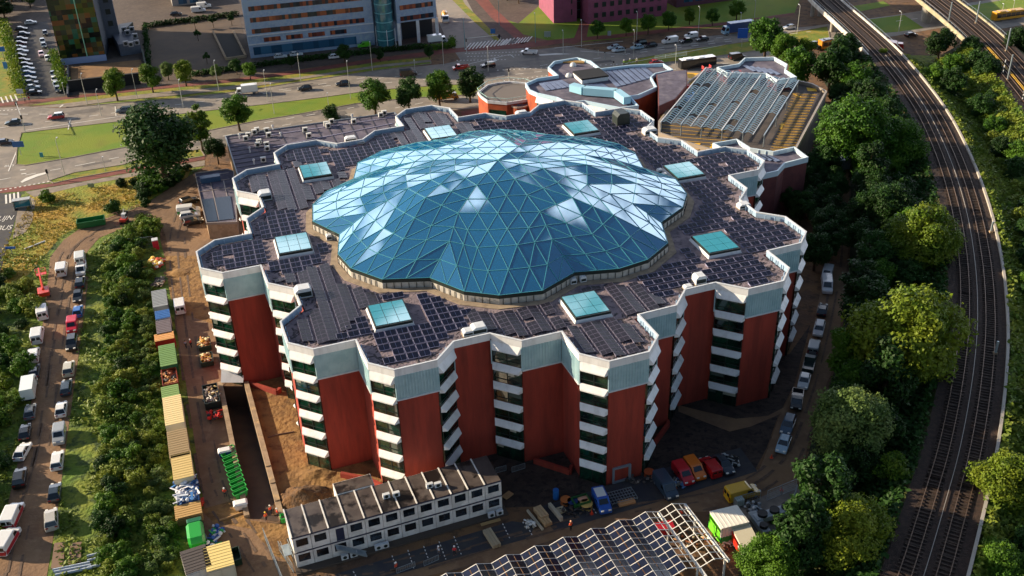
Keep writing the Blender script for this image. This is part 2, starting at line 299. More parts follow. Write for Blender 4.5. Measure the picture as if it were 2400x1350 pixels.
# ================================================================ OCTAGONAL BUILDING
KS=83/79.5
CB=Vector((-1.66159*KS,164.69339*KS,0))
PAT=[(-1.67,-41.9),(2.76,-44.05),(8.41,-42.08),(10.44,-47.72),(14.41,-49.8),(20.02,-47.79),(21.83,-43.81),(19.82,-38.22),(25.55,-36.04),(27.54,-31.66),(32.35,-29.89),(36.84,-32.11),(42.56,-30.09),(44.44,-26.16),(42.44,-20.53),(48.25,-18.27),(50.09,-14.47),(48.07,-8.79),(43.68,-6.7)]
KIND='WCCWCWCCWBWCWCCWCWB'
OUT=[];KN=[]
for k in range(4):
    c,s=[(1,0),(0,1),(-1,0),(0,-1)][k]
    for i,(x,y) in enumerate(PAT): OUT.append(Vector((CB.x+(x*c-y*s)*KS,CB.y+(x*s+y*c)*KS,0))); KN.append(KIND[i])
def inset(poly,d):
    n=len(poly);o=[]
    for i in range(n):
        a,b,c=poly[i-1],poly[i],poly[(i+1)%n]; e1=(b-a).normalized();e2=(c-b).normalized()
        n1=Vector((-e1.y,e1.x,0));n2=Vector((-e2.y,e2.x,0)); m_=(n1+n2); k=d/max(.35,(1+n1.dot(n2))); o.append(b+m_*k)
    return o
M_brick=mat('red_brick','9a3828',.85,c2='7a2d20',scale=.9,lo=.42,hi=.72,c3='762a1d',s3=.35,lo3=.45,hi3=.8,bump=.12,bscale=12,stretch=(1,1,.13))
M_clad=mat('ribbed_cladding','a9c6cc',.45,.1,c2='98b8c0',scale=.5,lo=.4,hi=.6)
M_wpan=mat('white_panel','dedede',.45,c2='bcbab8',scale=.9,lo=.48,hi=.85,stretch=(1,1,.25))
M_cop=mat('coping','c9cccf',.5,c2='adb0b4',scale=.7,lo=.5,hi=.75)
M_inner=mat('parapet_inner','8ba3ba',.6)
M_gravel=mat('roof_gravel','85767a',.95,c2='6a5f66',scale=.35,lo=.4,hi=.6,c3='4a4148',s3=1.4,lo3=.52,hi3=.68,bump=.5,bscale=3)
M_dglass=glassy('dark_window_glass','06120f',.05,1.7,var='0f3a2b',sc2=.45)
M_frame=mat('dark_frame','14201c',.5)
M_block=mat('pale_blockwork','b5b0a8',.8,c2='a59f95',scale=1.2)
M_tan=mat('tan_walkway','9c8a74',.9,c2='857562',scale=.8)
M_lead=mat('debris_dark','3a3438',.9)
ZR=22.0
bld=empty('octagonal_building',CB,0,'huge red brick building with zigzag white banded facades around a faceted glass dome','building')
camp=Vector((0,0,CH))
wall=MB(); ins=inset(OUT,.4); wall.prism([(p.x,p.y) for p in ins],0,21.9); wall.build('brick_wall',M_brick,bld,off=CB)
roof=MB(); roof.prism([(p.x,p.y) for p in inset(OUT,.6)],21.95,22.02); roof.build('flat_roof',M_gravel,bld,off=CB)
def onedge(b,p,q,off0,off1,z0,z1,t0=0,t1=1):
    e=(q-p).normalized(); n=Vector((e.y,-e.x,0)); a=p+(q-p)*t0; c=p+(q-p)*t1
    return b.hull8([a+n*off0+Vector((0,0,z0)),c+n*off0+Vector((0,0,z0)),c+n*off1+Vector((0,0,z0)),a+n*off1+Vector((0,0,z0))][::-1],[a+n*off0+Vector((0,0,z1)),c+n*off0+Vector((0,0,z1)),c+n*off1+Vector((0,0,z1)),a+n*off1+Vector((0,0,z1))][::-1])
par=MB(); o1=inset(OUT,0);o2=inset(OUT,.2);o3=inset(OUT,-.05);o4=inset(OUT,.22); n=len(OUT)
cop=MB(); inn=MB()
for i in range(n):
    j=(i+1)%n
    up=lambda v,z:Vector((v.x,v.y,z))
    par.add([up(o1[i],21.75),up(o1[j],21.75),up(o1[j],22.9),up(o1[i],22.9)],[(0,1,2,3)])
    cop.add([up(o3[i],22.82),up(o3[j],22.82),up(o3[j],23),up(o3[i],23),up(o4[i],23),up(o4[j],23),up(o4[j],22.82),up(o4[i],22.82)],[(0,1,2,3),(3,2,5,4),(4,5,6,7),(7,6,1,0)])
    inn.add([up(o2[i],21.9),up(o2[j],21.9),up(o2[j],22.9),up(o2[i],22.9)],[(3,2,1,0)])
    e=(OUT[j]-OUT[i]);Ln=e.length;e.normalize();nn=Vector((-e.y,e.x,0))
    for t in range(1,int(Ln/1.3)):
        c0=OUT[i]+e*(t*Ln/int(Ln/1.3))+nn*.5; inn.bar(up(c0,22.0),up(c0,22.8),.16)
par.build('parapet',M_wpan,bld,off=CB); cop.build('coping',M_cop,bld,off=CB); inn.build('parapet_inner_face',M_inner,bld,off=CB)
rest_w=MB();rest_s=MB();rest_c=MB()
for i in range(n):
    p,q=OUT[i],OUT[(i+1)%n]; mid=(p+q)/2; e=(q-p).normalized(); nn=Vector((e.y,-e.x,0)); Ln=(q-p).length
    vis=(camp-mid).dot(nn)>0 and mid.y<CB.y+40
    if KN[i]=='W':
        # white upright strips at both ends, glass and projecting hoods on every storey
        for k in range(6):
            z0=3.5*k; zt=z0+2.9
            gb=MB() if vis else rest_w; onedge(gb,p,q,-.42,-.12,z0+(0 if k==0 else .55),zt+.1,.05,.95)
            if vis:
                w_=gb.build('window',M_dglass,bld,off=CB)
                fb=MB()
                for t in (.05,.5,.95): onedge(fb,p,q,-.12,-.05,z0+(0 if k==0 else .55),zt,t-.012,t+.012)
                onedge(fb,p,q,-.12,-.05,zt-.12,zt,.06,.94); fb.build('frame',M_frame,w_)
                if k: fb2=MB(); onedge(fb2,p,q,-.12,-.04,z0+1.15,z0+1.25,.06,.94); fb2.build('handrail',M_frame,w_)
                if R.random()<.45:
                    for h0,h1 in ((.08,.48),(.52,.92)):
                        if R.random()<.6: bb=MB(); onedge(bb,p,q,-.12,-.1,zt-R.uniform(.3,1.3),zt-.05,h0,h0+(h1-h0)*R.choice((.5,1,1))); bb.build('blind',flat(R.choice(('9a9a8c','6c7466','b8b4a4','3c4a44')),.7),w_)
                for cc in w_.children:
                    cc.data.transform(Matrix.Translation(-CB))
            sb=MB() if vis else rest_s
            E0=p+e*.12;E1=q-e*.12; top=z0+3.95 if k<5 else 21.8; bot=zt+.1
            I0=E0+nn*-.1;I1=E1+nn*-.1;O0=E0+nn*.58+e*.35;O1=E1+nn*.58-e*.35; U=lambda v,z:Vector((v.x,v.y,z))
            sb.add([U(I0,top),U(I1,top),U(O1,bot+.2),U(O0,bot+.2),U(I0,bot),U(I1,bot),U(O1,bot),U(O0,bot)],[(3,2,1,0),(7,6,2,3),(4,5,6,7),(0,4,7,3),(1,2,6,5)][:5])
            if vis: sb.build('spandrel_hood',M_wpan,bld,off=CB)
        if vis:
            fb=MB(); onedge(fb,p,q,-.4,.02,17.6,21.75,0,.035); onedge(fb,p,q,-.4,.02,17.6,21.75,.965,1); fb.build('pilaster',M_clad if vis else M_clad,bld,off=CB)
    elif KN[i]=='C':
        cb=MB() if vis else rest_c
        onedge(cb,p,q,-.4,-.06,17.7,21.75); nr=int(Ln/.42)
        for t in range(nr): onedge(cb,p,q,-.06,.03,17.8,21.7,(t+.25)/nr,(t+.7)/nr)
        if vis:
            cb.build('cladding',M_clad,bld,off=CB); tb=MB(); onedge(tb,p,q,-.4,.06,17.5,17.7); tb.build('cladding_trim',M_cop,bld,off=CB)
for b_,nm,mm in ((rest_w,'window',M_dglass),(rest_s,'spandrel_hood',M_wpan),(rest_c,'cladding',M_clad)): tag(b_.build(nm,mm,bld,off=CB),kind='stuff')
# roof edge debris: lumps of dark felt and moss round the parapet
db=MB(); di=inset(OUT,2.2)
for i in range(n):
    p,q=di[i],di[(i+1)%n]
    for t in range(int((q-p).length*4.5)):
        c=p+(q-p)*R.random()+Vector((R.gauss(0,.7),R.gauss(0,.7),0)); s=R.uniform(.08,.32); a=R.uniform(0,3)
        d=Vector((math.cos(a),math.sin(a),0))*s*2; e=Vector((-math.sin(a),math.cos(a),0))*s*.6; zz=Vector((0,0,R.uniform(.03,.12)))
        db.add([c-d-e+Vector((0,0,22.02)),c+d-e+Vector((0,0,22.02)),c+d+e+Vector((0,0,22.02)),c-d+e+Vector((0,0,22.02)),c+zz+Vector((0,0,22.02))],[(0,1,4),(1,2,4),(2,3,4),(3,0,4)])
tag(db.build('roof_litter',M_lead,bld,off=CB),kind='stuff')
# ------------------------------------------------ dome
ZD=23.7; RD=[(203,30.2),(215,33.1),(224.5,34.2),(236,33.8)]
base=[]
for j in range(8):
    for k,(a,r) in enumerate(RD): aa=rad(a+45*j); base.append(Vector((CB.x+r*math.cos(aa),CB.y+r*math.sin(aa),0)))
def dz(rr): return 7.8*(1-rr**1.8)
crs=[[Vector((CB.x,CB.y,ZD+dz(0)))]]
rj=random.Random(12)
for k in range(1,5):
    t=k/4; row=[]
    for m_ in range(8*k):
        u=m_*4/k; i=int(u)%32; f=u-int(u); d=(base[i]*(1-f)+base[(i+1)%32]*f)-CB
        cr=Vector((math.cos(rad(203)+u/32*2*math.pi),math.sin(rad(203)+u/32*2*math.pi),0))*33.5
        mf=t**3; pos=CB+(cr*(1-mf)+Vector((d.x,d.y,0))*mf)*t
        fold=.12*math.cos(u/4*2*math.pi)*math.sin(math.pi*t)
        j_=0 if k==4 else 1
        row.append(Vector((pos.x+rj.uniform(-.9,.9)*j_,pos.y+rj.uniform(-.9,.9)*j_,ZD+dz(t)-fold+rj.uniform(-.42,.42)*j_)))
    crs.append(row)
ctri=[]
for k in range(1,5):
    for j in range(8):
        for s_i in range(k):
            o0=crs[k][(j*k+s_i)%(8*k)];o1_=crs[k][(j*k+s_i+1)%(8*k)]
            if k==1: ctri.append((crs[0][0],o0,o1_)); continue
            i0=crs[k-1][(j*(k-1)+s_i)%(8*(k-1))]; ctri.append((i0,o0,o1_))
            if s_i<k-1: ctri.append((i0,o1_,crs[k-1][(j*(k-1)+s_i+1)%(8*(k-1))]))
verts=[];vid={};tris=[];NR=8
def vi_(p):
    q=(round(p.x,3),round(p.y,3),round(p.z,3))
    if q not in vid: vid[q]=len(verts); verts.append(p.copy())
    return vid[q]
for A,B3,C3 in ctri:
    ab,bc,ca=(A+B3)/2,(B3+C3)/2,(C3+A)/2
    for T3 in ((A,ab,ca),(ab,B3,bc),(ca,bc,C3),(ab,bc,ca)): tris.append(tuple(vi_(p) for p in T3))
dm=bpy.data.materials.new('dome_glass'); dm.use_nodes=True; t=dm.node_tree; bs=t.nodes['Principled BSDF']
bs.inputs['Base Color'].default_value=(.006,.13,.30,1); bs.inputs['Roughness'].default_value=.03; bs.inputs['IOR'].default_value=3.0; bs.inputs['Specular IOR Level'].default_value=.8; bs.inputs['Specular Tint'].default_value=(.72,.92,1,1)
tr=nd(t,'ShaderNodeBsdfTransparent'); tr.inputs['Color'].default_value=(.34,.72,.85,1); fr=nd(t,'ShaderNodeLayerWeight'); fr.inputs['Blend'].default_value=.3
ma=nd(t,'ShaderNodeMapRange'); ma.inputs['To Min'].default_value=.8; ma.inputs['To Max'].default_value=1; t.links.new(fr.outputs['Facing'],ma.inputs['Value'])
ms=nd(t,'ShaderNodeMixShader'); t.links.new(ma.outputs['Result'],ms.inputs[0]); t.links.new(tr.outputs[0],ms.inputs[1]); t.links.new(bs.outputs[0],ms.inputs[2]); t.links.new(ms.outputs[0],t.nodes['Material Output'].inputs['Surface'])
M_dome=dm
M_rib=mat('dome_rib','3f8a98',.5); M_ribin=mat('dome_inner_rib','a8e0dc',.5)
gl=MB(); gv=[v for v in verts]
for tr_ in tris:   # every pane is its own slightly tilted sheet
    a,b_,c=[verts[i] for i in tr_]; nn=(b_-a).cross(c-a).normalized(); nn=nn if nn.z>0 else -nn
    tl=[R.gauss(0,.007) for _ in range(3)]
    pa=[a+nn*tl[0],b_+nn*tl[1],c+nn*tl[2]]
    if (pa[1]-pa[0]).cross(pa[2]-pa[0]).z<0: pa=[pa[0],pa[2],pa[1]]
    gl.add(pa,[(0,1,2)])
dome=gl.build('glass_dome',M_dome,bld,off=CB)
ed=set()
for a,b_,c in tris:
    for x,y in ((a,b_),(b_,c),(c,a)): ed.add((min(x,y),max(x,y)))
rb=MB();ri=MB()
for x,y in ed:
    a,b_=verts[x],verts[y]; up=Vector((0,0,.05)); rb.bar(a+up,b_+up,.1,.05); dn=Vector((0,0,-.35)); ri.bar(a+dn,b_+dn,.26,.2)
rb.build('glazing_bars',M_rib,dome); ri.build('steel_lattice',M_ribin,dome)
for ch in dome.children: ch.data.transform(Matrix.Translation(-CB))
sp=MB(); sp.tube([(CB.x,CB.y,ZD+8.5),(CB.x,CB.y,ZD+9.9)],[.25,.04],6); sp.tube([(CB.x+2.3,CB.y+3,ZD+8.5),(CB.x+2.3,CB.y+3,ZD+9.5)],[.2,.04],6); sp.build('finial',M_frame,dome); dome.children[-1].data.transform(Matrix.Translation(-CB))
fl=MB(); fl.prism([(v.x,v.y) for v in inset(base,.5)],22.03,22.06); fl.build('atrium_floor',mat('atrium_floor','1d5a66',.6,c2='0e2f45',scale=.12,lo=.45,hi=.55),bld,off=CB)
cu=MB();bk=MB(); b0=inset(base,-.1);b1=inset(base,.35)
for i in range(32):
    j=(i+1)%32
    for (q0,q1,z0,z1,B) in ((b0,b1,22.02,23.1,cu),(b0,b1,23.1,23.68,bk)):
        B.hull8([up_(q,z0) for q in (q0[i],q0[j],q1[j],q1[i])] if False else [Vector((q.x,q.y,z0)) for q in (q0[i],q0[j],q1[j],q1[i])],[Vector((q.x,q.y,z1)) for q in (q0[i],q0[j],q1[j],q1[i])])
    e=(base[j]-base[i]); ln=e.length; e.normalize(); nn=Vector((e.y,-e.x,0))
    for s in range(int(ln/1.2)):
        c=base[i]+e*(s+.5)*1.2+nn*.2; bk.bar((c.x,c.y,22.1),(c.x,c.y,23.1),.1)
cu.build('dome_curb',M_block,bld,off=CB); bk.build('dome_edge_beam',M_frame,bld,off=CB)
wk=MB(); w0=inset(base,-1.45);w1=inset(base,-.25)
for i in range(32):
    j=(i+1)%32; wk.hull8([Vector((q.x,q.y,22.03)) for q in (w0[i],w0[j],w1[j],w1[i])],[Vector((q.x,q.y,22.13)) for q in (w0[i],w0[j],w1[j],w1[i])])
wk.build('dome_walkway',M_tan,bld,off=CB)
# ------------------------------------------------ rooflights
AX=rad(17); A_=Vector((math.cos(AX),math.sin(AX),0)); B_=Vector((math.sin(AX),-math.cos(AX),0))
M_sky=glassy('skylight_glass','3796a6',.05,2.1)
SKY=[]
for x,y in [(1033,309),(1362,297),(1603,398),(1677,567),(1372,712),(913,733),(687,569),(739,398)]:
    c=P(x,y,22.9); SKY.append(c); b=MB(); b.T=Matrix.Translation((c.x-CB.x,c.y-CB.y,0))@Matrix.Rotation(AX,4,'Z')
    b.hull8([(-3.1,-3.6,22.02),(3.1,-3.6,22.02),(3.1,3.6,22.02),(-3.1,3.6,22.02)],[(-2.9,-3.4,22.5),(2.9,-3.4,22.5),(2.9,3.4,22.5),(-2.9,3.4,22.5)]); r=b.build('rooflight',M_cop,bld)
    for nm,mm,bx in (('frame',M_frame,[(-2.85,2.85,-3.4,3.4,22.5,22.9)]),('glass_pane',M_sky,[(-2.7+1.8*i+.04,-.94+1.8*i-.0,-3.1+2.07*j+.04,-1.07+2.07*j,22.9,22.96) for i in range(3) for j in range(3)])):
        q=MB(); q.T=b.T
        for v in bx: q.box(*v)
        q.build(nm,mm,r)
# ------------------------------------------------ solar panels on the roof
def inpoly(x,y,poly):
    c=False;n_=len(poly)
    for i in range(n_):
        a,b=poly[i],poly[i-1]
        if (a[1]>y)!=(b[1]>y) and x<(b[0]-a[0])*(y-a[1])/(b[1]-a[1])+a[0]: c=not c
    return c
RI=[(p.x,p.y) for p in inset(OUT,1.3)]; DO=[(p.x,p.y) for p in inset(base,-1.6)]
def free(c,mr=.8):
    for dx,dy in ((-mr,-.5),(mr,-.5),(-mr,.5),(mr,.5)):
        q=c+A_*dx-B_*dy
        if not inpoly(q.x,q.y,RI) or inpoly(q.x,q.y,DO): return False
        for s in SKY:
            d=q-s
            if abs(d.dot(A_))<3.1+mr*.6 and abs(d.dot(B_))<3.9: return False
    return True
M_pv=mat('solar_cell','05071a',.3,c2='0a0e26',scale=.7,lo=.45,hi=.55,spec=.35); M_pvf=mat('solar_frame','9a98b4',.5,.1)
M_pvb=mat('solar_cell_brown','15131c',.38,c2='1f1b26',scale=.5,lo=.45,hi=.55,spec=.3); M_pvf2=mat('solar_frame_dark','6c687a',.5,.1)
ZONES=[(0,52,'C'),(52,78,'C'),(78,97,'C'),(97,123,'B'),(123,150,'A'),(150,178,'B'),(178,213,'A'),(213,240,'B'),(240,262,'A'),(262,306,'B'),(306,360,'C')]
cand=[]
ang=lambda c:math.degrees(math.atan2(c.y-CB.y,c.x-CB.x))%360
def zone(c):
    a=ang(c)
    for x,y,k in ZONES:
        if x<=a<y: return k
for k,(pa,pb_) in {'A':(1.75,1.75),'B':(1.72,1.08),'C':(1.72,1.95)}.items():
    for i in range(-36,37):
        for j in range(-62,63):
            xa=i*pa+(.35*((i+100)//2)*1.0 -.35*50 if k=='B' else 0)
            c=Vector((CB.x,CB.y,0))+A_*xa+B_*j*pb_
            if (c-CB).length>56 or zone(c)!=k or not free(c): continue
            if noise.noise(Vector((c.x*.3,c.y*.3,3)))>.56 or R.random()<.008: continue
            cand.append((k,c,i&1))
def panel_mesh(k,par_):
    b=MB()
    if k=='A': X,Y,tilt=.83,.66,('x',.14)
    elif k=='C': X,Y,tilt=.84,.55,('x',.2)
    else: X,Y,tilt=.84,.51,('y',.14*(1 if par_ else -1))
    rm=Matrix.Rotation(tilt[1]*(1 if tilt[0]=='x' else 1),4,'X' if tilt[0]=='x' else 'Y'); b.T=Matrix.Translation((0,0,.3))@rm
    b.k=1; b.box(-X,X,-Y,Y,-.04,0); b.k=0; b.box(-X+.045,-.02,-Y+.045,Y-.045,0,.012); b.box(.02,X-.045,-Y+.045,Y-.045,0,.012)
    b.T=None; b.k=1; b.box(-X*.9,-X*.9+.05,-Y*.8,Y*.8,0,.25); b.box(X*.9-.05,X*.9,-Y*.8,Y*.8,0,.25); return b
protos={}
cand.sort(key=lambda t:(t[1]-camp).length)
far={}
for idx,(k,c,pr) in enumerate(cand):
    key=(k,pr if k=='B' else 0)
    if idx<300:
        mm=[M_pvb,M_pvf2] if k=='B' else [M_pv,M_pvf]
        if key not in protos: protos[key]=panel_mesh(k,pr).build('photovoltaic_module',mm); o=protos[key]
        else: o=protos[key].copy(); sc.collection.objects.link(o)
        o.location=(c.x,c.y,22.03); o.rotation_euler=(0,0,AX)
        zi=[z[2] for z in ZONES].index(k) if False else [i for i,z in enumerate(ZONES) if z[0]<=ang(c)<z[1]][0]
        where={6:'left front corner of the roof',7:'roof lobe left of the front rooflight',8:'roof round the left front rooflight',9:'roof round the right front rooflight',10:'right hand part of the roof'}.get(zi,'rear part of the roof')
        lb={'A':'dark navy panel in the square grid on the ','B':'brownish black panel in the ribbed rows on the ','C':'dark blue panel in the spaced rows on the '}[k]+where
        tag(o,lb,'solar module','solar panels on the '+where)
    else:
        b=far.setdefault(k,MB()); pm=panel_mesh(k,pr); T_=Matrix.Translation((c.x,c.y,22.03))@Matrix.Rotation(AX,4,'Z')
        n0=len(b.v); b.v+=[tuple(T_@Vector(v)) for v in pm.v]; b.f+=[tuple(n0+i for i in f) for f in pm.f]; b.m+=pm.m
for k,b in far.items():
    tag(b.build('solar_panels',[M_pvb,M_pvf2] if k=='B' else [M_pv,M_pvf]),{'A':'gridded dark solar panels further back on the roof left of the dome','B':'ribbed rows of solar panels further back round the dome','C':'spaced rows of dark blue solar panels behind and right of the dome'}[k],'solar panels',kind='stuff')
# roof vents, small white plant boxes
def roofbox(x,y,label,L_=1.6,W=1.2,H=1.1,rz=AX,c=M_cop,z=22.03,name='vent_housing'):
    g=P(x,y,z); r=empty(name,g,rz,label,'rooftop vent'); b=MB()
    b.box(-L_/2,L_/2,-W/2,W/2,.12,H*.75); b.hull8([(-L_/2,-W/2,H*.75),(L_/2,-W/2,H*.75),(L_/2,W/2,H*.75),(-L_/2,W/2,H*.75)],[(-L_*.3,-W/2,H),(L_*.4,-W/2,H),(L_*.4,W/2,H),(-L_*.3,W/2,H)]); b.build('housing',c,r)
    b=MB(); b.box(-L_/2+.1,L_/2-.1,-W/2-.02,-W/2,.3,H*.65); b.build('louvre',M_frame,r)
    b=MB(); b.box(-L_/2-.1,L_/2+.1,-W/2-.1,W/2+.1,0,.12); b.build('base',M_tan,r); return r
roofbox(1122,778,'white box vent on the roof above the bare brick wall, right one of two',2.2,1.6,1.3); roofbox(1096,784,'small white box vent on the roof above the bare brick wall, left one of two',1.5,1.3,.9)
roofbox(712,693,'large white vent cowl beside the parapet on the left front of the roof',2.6,1.8,1.7); roofbox(622,466,'white vent cowl on the left parapet near the low annex',2.4,2,1.6)
roofbox(1638,662,'white cube vent on the roof at the right front corner',1.8,1.6,1.5); roofbox(1612,676,'low white vent behind the parapet beside the white cube vent',1.4,1,.6)
roofbox(1742,487,'white ribbed vent on the right edge of the roof',2.2,1.4,1.0); roofbox(1522,313,'white vent on the roof edge in front of the parking deck',2.8,1.8,1.3)
roofbox(1222,272,'white vent box behind the rear parapet in front of the small terrace',2.6,1.2,1.2); roofbox(822,332,'white vent box at the rear left parapet',2.4,1.2,1.2); roofbox(845,336,'low white vent next to the rear left parapet vent',1.6,1,.6)
g=roofbox(1455,290,'black square chimney on the rear roof',2.9,2.9,2.8,c=M_frame,name='chimney'); g['category']='chimney'
for x,y,l in ((1343,665,'left white ventilation unit at the foot of the dome front'),(1366,660,'right white ventilation unit at the foot of the dome front'),(762,545,'upper white ventilation unit at the foot of the dome left side'),(772,562,'lower white ventilation unit at the foot of the dome left side'),(1545,408,'upper white ventilation unit at the foot of the dome right side'),(1556,418,'lower white ventilation unit at the foot of the dome right side')):
    roofbox(x,y,l,1.0,.8,1.1,name='ventilation_unit')
# front area wells: low brick walls at the foot of the building
def lowwall(pts,h,m_,label,name='low_wall',wd=.5,cat='wall'):
    g=P(*pts[0]); b=MB(); q=[P(*p) for p in pts]
    for i in range(len(q)-1): b.bar(q[i]+Vector((0,0,h/2-.05)),q[i+1]+Vector((0,0,h/2-.05)),wd,h)
    o=b.build(name,m_,off=g); o.location=g; return tag(o,label,cat)
M_conc=mat('concrete','a08a70',.9,c2='8c7860',scale=.8,lo=.4,hi=.6,c3='b89a70',s3=.5,lo3=.55,hi3=.7)
lowwall([(800,1118),(862,1130),(905,1150)],1.0,M_brick,'low brick retaining wall at the foot of the facade behind the site cabins')
lowwall([(1252,1085),(1335,1112),(1340,1100)],1.0,M_brick,'low brick retaining wall at the foot of the facade right of the glass entrance')
lowwall([(1530,1050),(1566,1000),(1562,990)],1.0,M_brick,'low slanting wall in the shade at the right front corner')
lowwall([(588,905),(650,925),(658,918)],1.0,M_brick,'short brick wall beside the top of the sunken ramp')
# ================================================================ OTHER BUILDINGS
def block(name,pix,z,label,cat,wallm,roofm,h0=0,par_h=.9,parm=None,off_in=.35,zroof=None):
    """building traced from its roof outline in the photo, unprojected on its real roof height"""
    q=[P(x,y,z) for x,y in pix]; ar=sum(q[i].x*q[(i+1)%len(q)].y-q[(i+1)%len(q)].x*q[i].y for i in range(len(q)))
    if ar<0: q=q[::-1]
    q=[Vector((p.x,p.y,0)) for p in q]; c=sum(q,Vector())/len(q); r=empty(name,c,0,label,cat)
    b=MB(); b.prism([(p.x,p.y) for p in inset(q,.15)],h0,z-par_h); b.build('wall',wallm,r,off=c)
    b=MB(); b.prism([(p.x,p.y) for p in inset(q,off_in+.02)],z-par_h,z-par_h+.05); b.build('flat_roof',roofm,r,off=c)
    if parm:
        o=q;i_=inset(q,off_in); b=MB(); n=len(q)
        for k in range(n):
            j=(k+1)%n; b.hull8([Vector((v.x,v.y,z-par_h-.25)) for v in (o[k],o[j],i_[j],i_[k])],[Vector((v.x,v.y,z)) for v in (o[k],o[j],i_[j],i_[k])])
            e=o[j]-o[k];ln=e.length
            if ln>3 and par_h>.8:
                e.normalize();nn=Vector((-e.y,e.x,0))
                for t in range(1,int(ln/1.5)): c0=i_[k]+e*t*ln/int(ln/1.5)+nn*.05; b.bar((c0.x,c0.y,z-par_h),(c0.x,c0.y,z-.1),.14)
        b.build('parapet',parm,r,off=c)
    return r,c,q
M_felt=mat('roof_felt','5c5666',.9,c2='4c4756',scale=.5,lo=.4,hi=.6,c3='726b76',s3=.3,lo3=.5,hi3=.7)
M_brick2=mat('brick_orange','a04a26',.85,c2='8c3c20',scale=.4,lo=.4,hi=.6,bump=.2,bscale=8)
M_brick3=mat('brick_dark','6c3836',.85,c2='5c3030',scale=.4,lo=.4,hi=.6,bump=.2,bscale=8)
def roof_bars(r,c,z,lines,m_,wd=.35,name='roof_joint',ht=.1):
    b=MB()
    for a,d in lines: b.bar(P(*a,z)+Vector((0,0,ht/2)),P(*d,z)+Vector((0,0,ht/2)),wd,ht)
    return b.build(name,m_,r,off=c)
def unit(x,y,z,label,rz=AX,s=1,c='c9c9c4',grp=None):
    g=P(x,y,z); r=empty('air_conditioner',g,rz,label,'air conditioner',grp); b=MB(); b.box(-.55*s,.55*s,-.35*s,.35*s,.15,1.15*s); b.build('casing',flat(c),r)
    b=MB(); b.T=Matrix.Translation((0,-.36*s,.65*s))@Matrix.Rotation(rad(90),4,'X'); b.cyl(0,0,0,.04,.36*s,10); b.build('fan_grille',M_frame,r)
    b=MB(); b.box(-.5*s,-.42*s,-.4*s,.4*s,0,.15); b.box(.42*s,.5*s,-.4*s,.4*s,0,.15); b.build('foot',M_frame,r); return r
# annex with many air conditioners
r,c,q=block('annex',[(527,318),(650,300),(925,262),(960,300),(880,330),(700,370),(600,400),(556,410)],7.2,'long low grey roofed annex behind the left rear of the brick building','building',M_conc,M_felt,parm=flat('77808c'),par_h=.35,off_in=.25)
ln=[]
for i in range(1,9):
    f=i/9; ln.append(((528+i*3.2,318+i*9.5),(640+i*5,302+i*9.0)))
for x in (600,650,700,735,760,785,812,838,865,895): ln.append(((x,307-(x-600)*.137),(x+28,357-(x-600)*.137)))
roof_bars(r,c,6.9,ln,mat('roof_rib','3c3a46',.8),.3)
roof_bars(r,c,6.9,[((640,345),(920,290)),((600,322),(918,276))],flat('848096'),.35,'roof_rib',.15)
for i,(x,y,l) in enumerate([(577,330,'at the far left corner'),(583,322,'behind the leftmost one'),(597,315,'third from the left corner'),(603,310,'beside the white pipe, far left group'),(626,311,'under the tall white cowl'),(631,322,'front one of the pair below the cowl'),(605,345,'left one of the lower left pair'),(608,338,'rear one of the lower left pair'),(626,344,'rear one of the lower right pair'),(627,354,'front one of the lower right pair'),(618,380,'nearest the white parapet'),(765,296,'left one of the right hand group'),(770,300,'front one of the right hand group'),(778,290,'rear one of the right hand group'),(716,310,'alone in the middle of the roof'),(725,323,'by the dark skylight strip'),(893,275,'right end, left one'),(901,270,'right end, right one'),(830,290,'single one near the right end')]):
    unit(x,y,6.9,'grey air conditioner on the annex roof, '+l,s=1.15,grp='air conditioners on the annex roof')
for x,y,l in ((562,325,'leftmost'),(586,357,'lower left'),(596,385,'lowest'),(640,305,'tallest, behind the pair'),(659,322,'middle'),(826,280,'rightmost')):
    g=P(x,y,6.9); b=MB(); b.lathe([(.18,0),(.18,1.0),(.34,1.05),(.3,1.35),(.05,1.5)],8); o=b.build('vent_cowl',M_cop); o.location=g; tag(o,'white round vent cowl on the annex roof, '+l+' one','vent cowl','vent cowls on the annex roof')
# small annex at left with blue covers
r,c,q=block('side_annex',[(456,405),(533,395),(548,400),(556,520),(483,522),(470,470)],4.2,'small single storey annex with dark blue roof sheets by the parked vans','building',M_conc,M_felt,parm=flat('8a8078'),par_h=.3,off_in=.2)
for nm,pl in (('blue_sheet',[(472,468),(500,465),(511,518),(484,520)]),('blue_sheet',[(503,464),(540,460),(549,513),(514,517)])):
    b=MB(); b.prism([tuple(P(x,y,4.0).xy) for x,y in pl],3.96,4.08); b.build(nm,flat('1a2c40',.4),r,off=c)
roof_bars(r,c,3.95,[((460,415),(536,405)),((462,430),(538,420)),((493,425),(514,517)),((524,424),(545,515)),((466,450),(540,441))],flat('8f837c'),.2)
b=MB(); b.T=Matrix.Translation(-c)@Matrix.Translation(P(495,424,4.0))@Matrix.Rotation(AX,4,'Z'); b.box(-2.4,2.2,-.9,.9,0,1.3); b.build('roof_plant',flat('2c5070',.4),r)
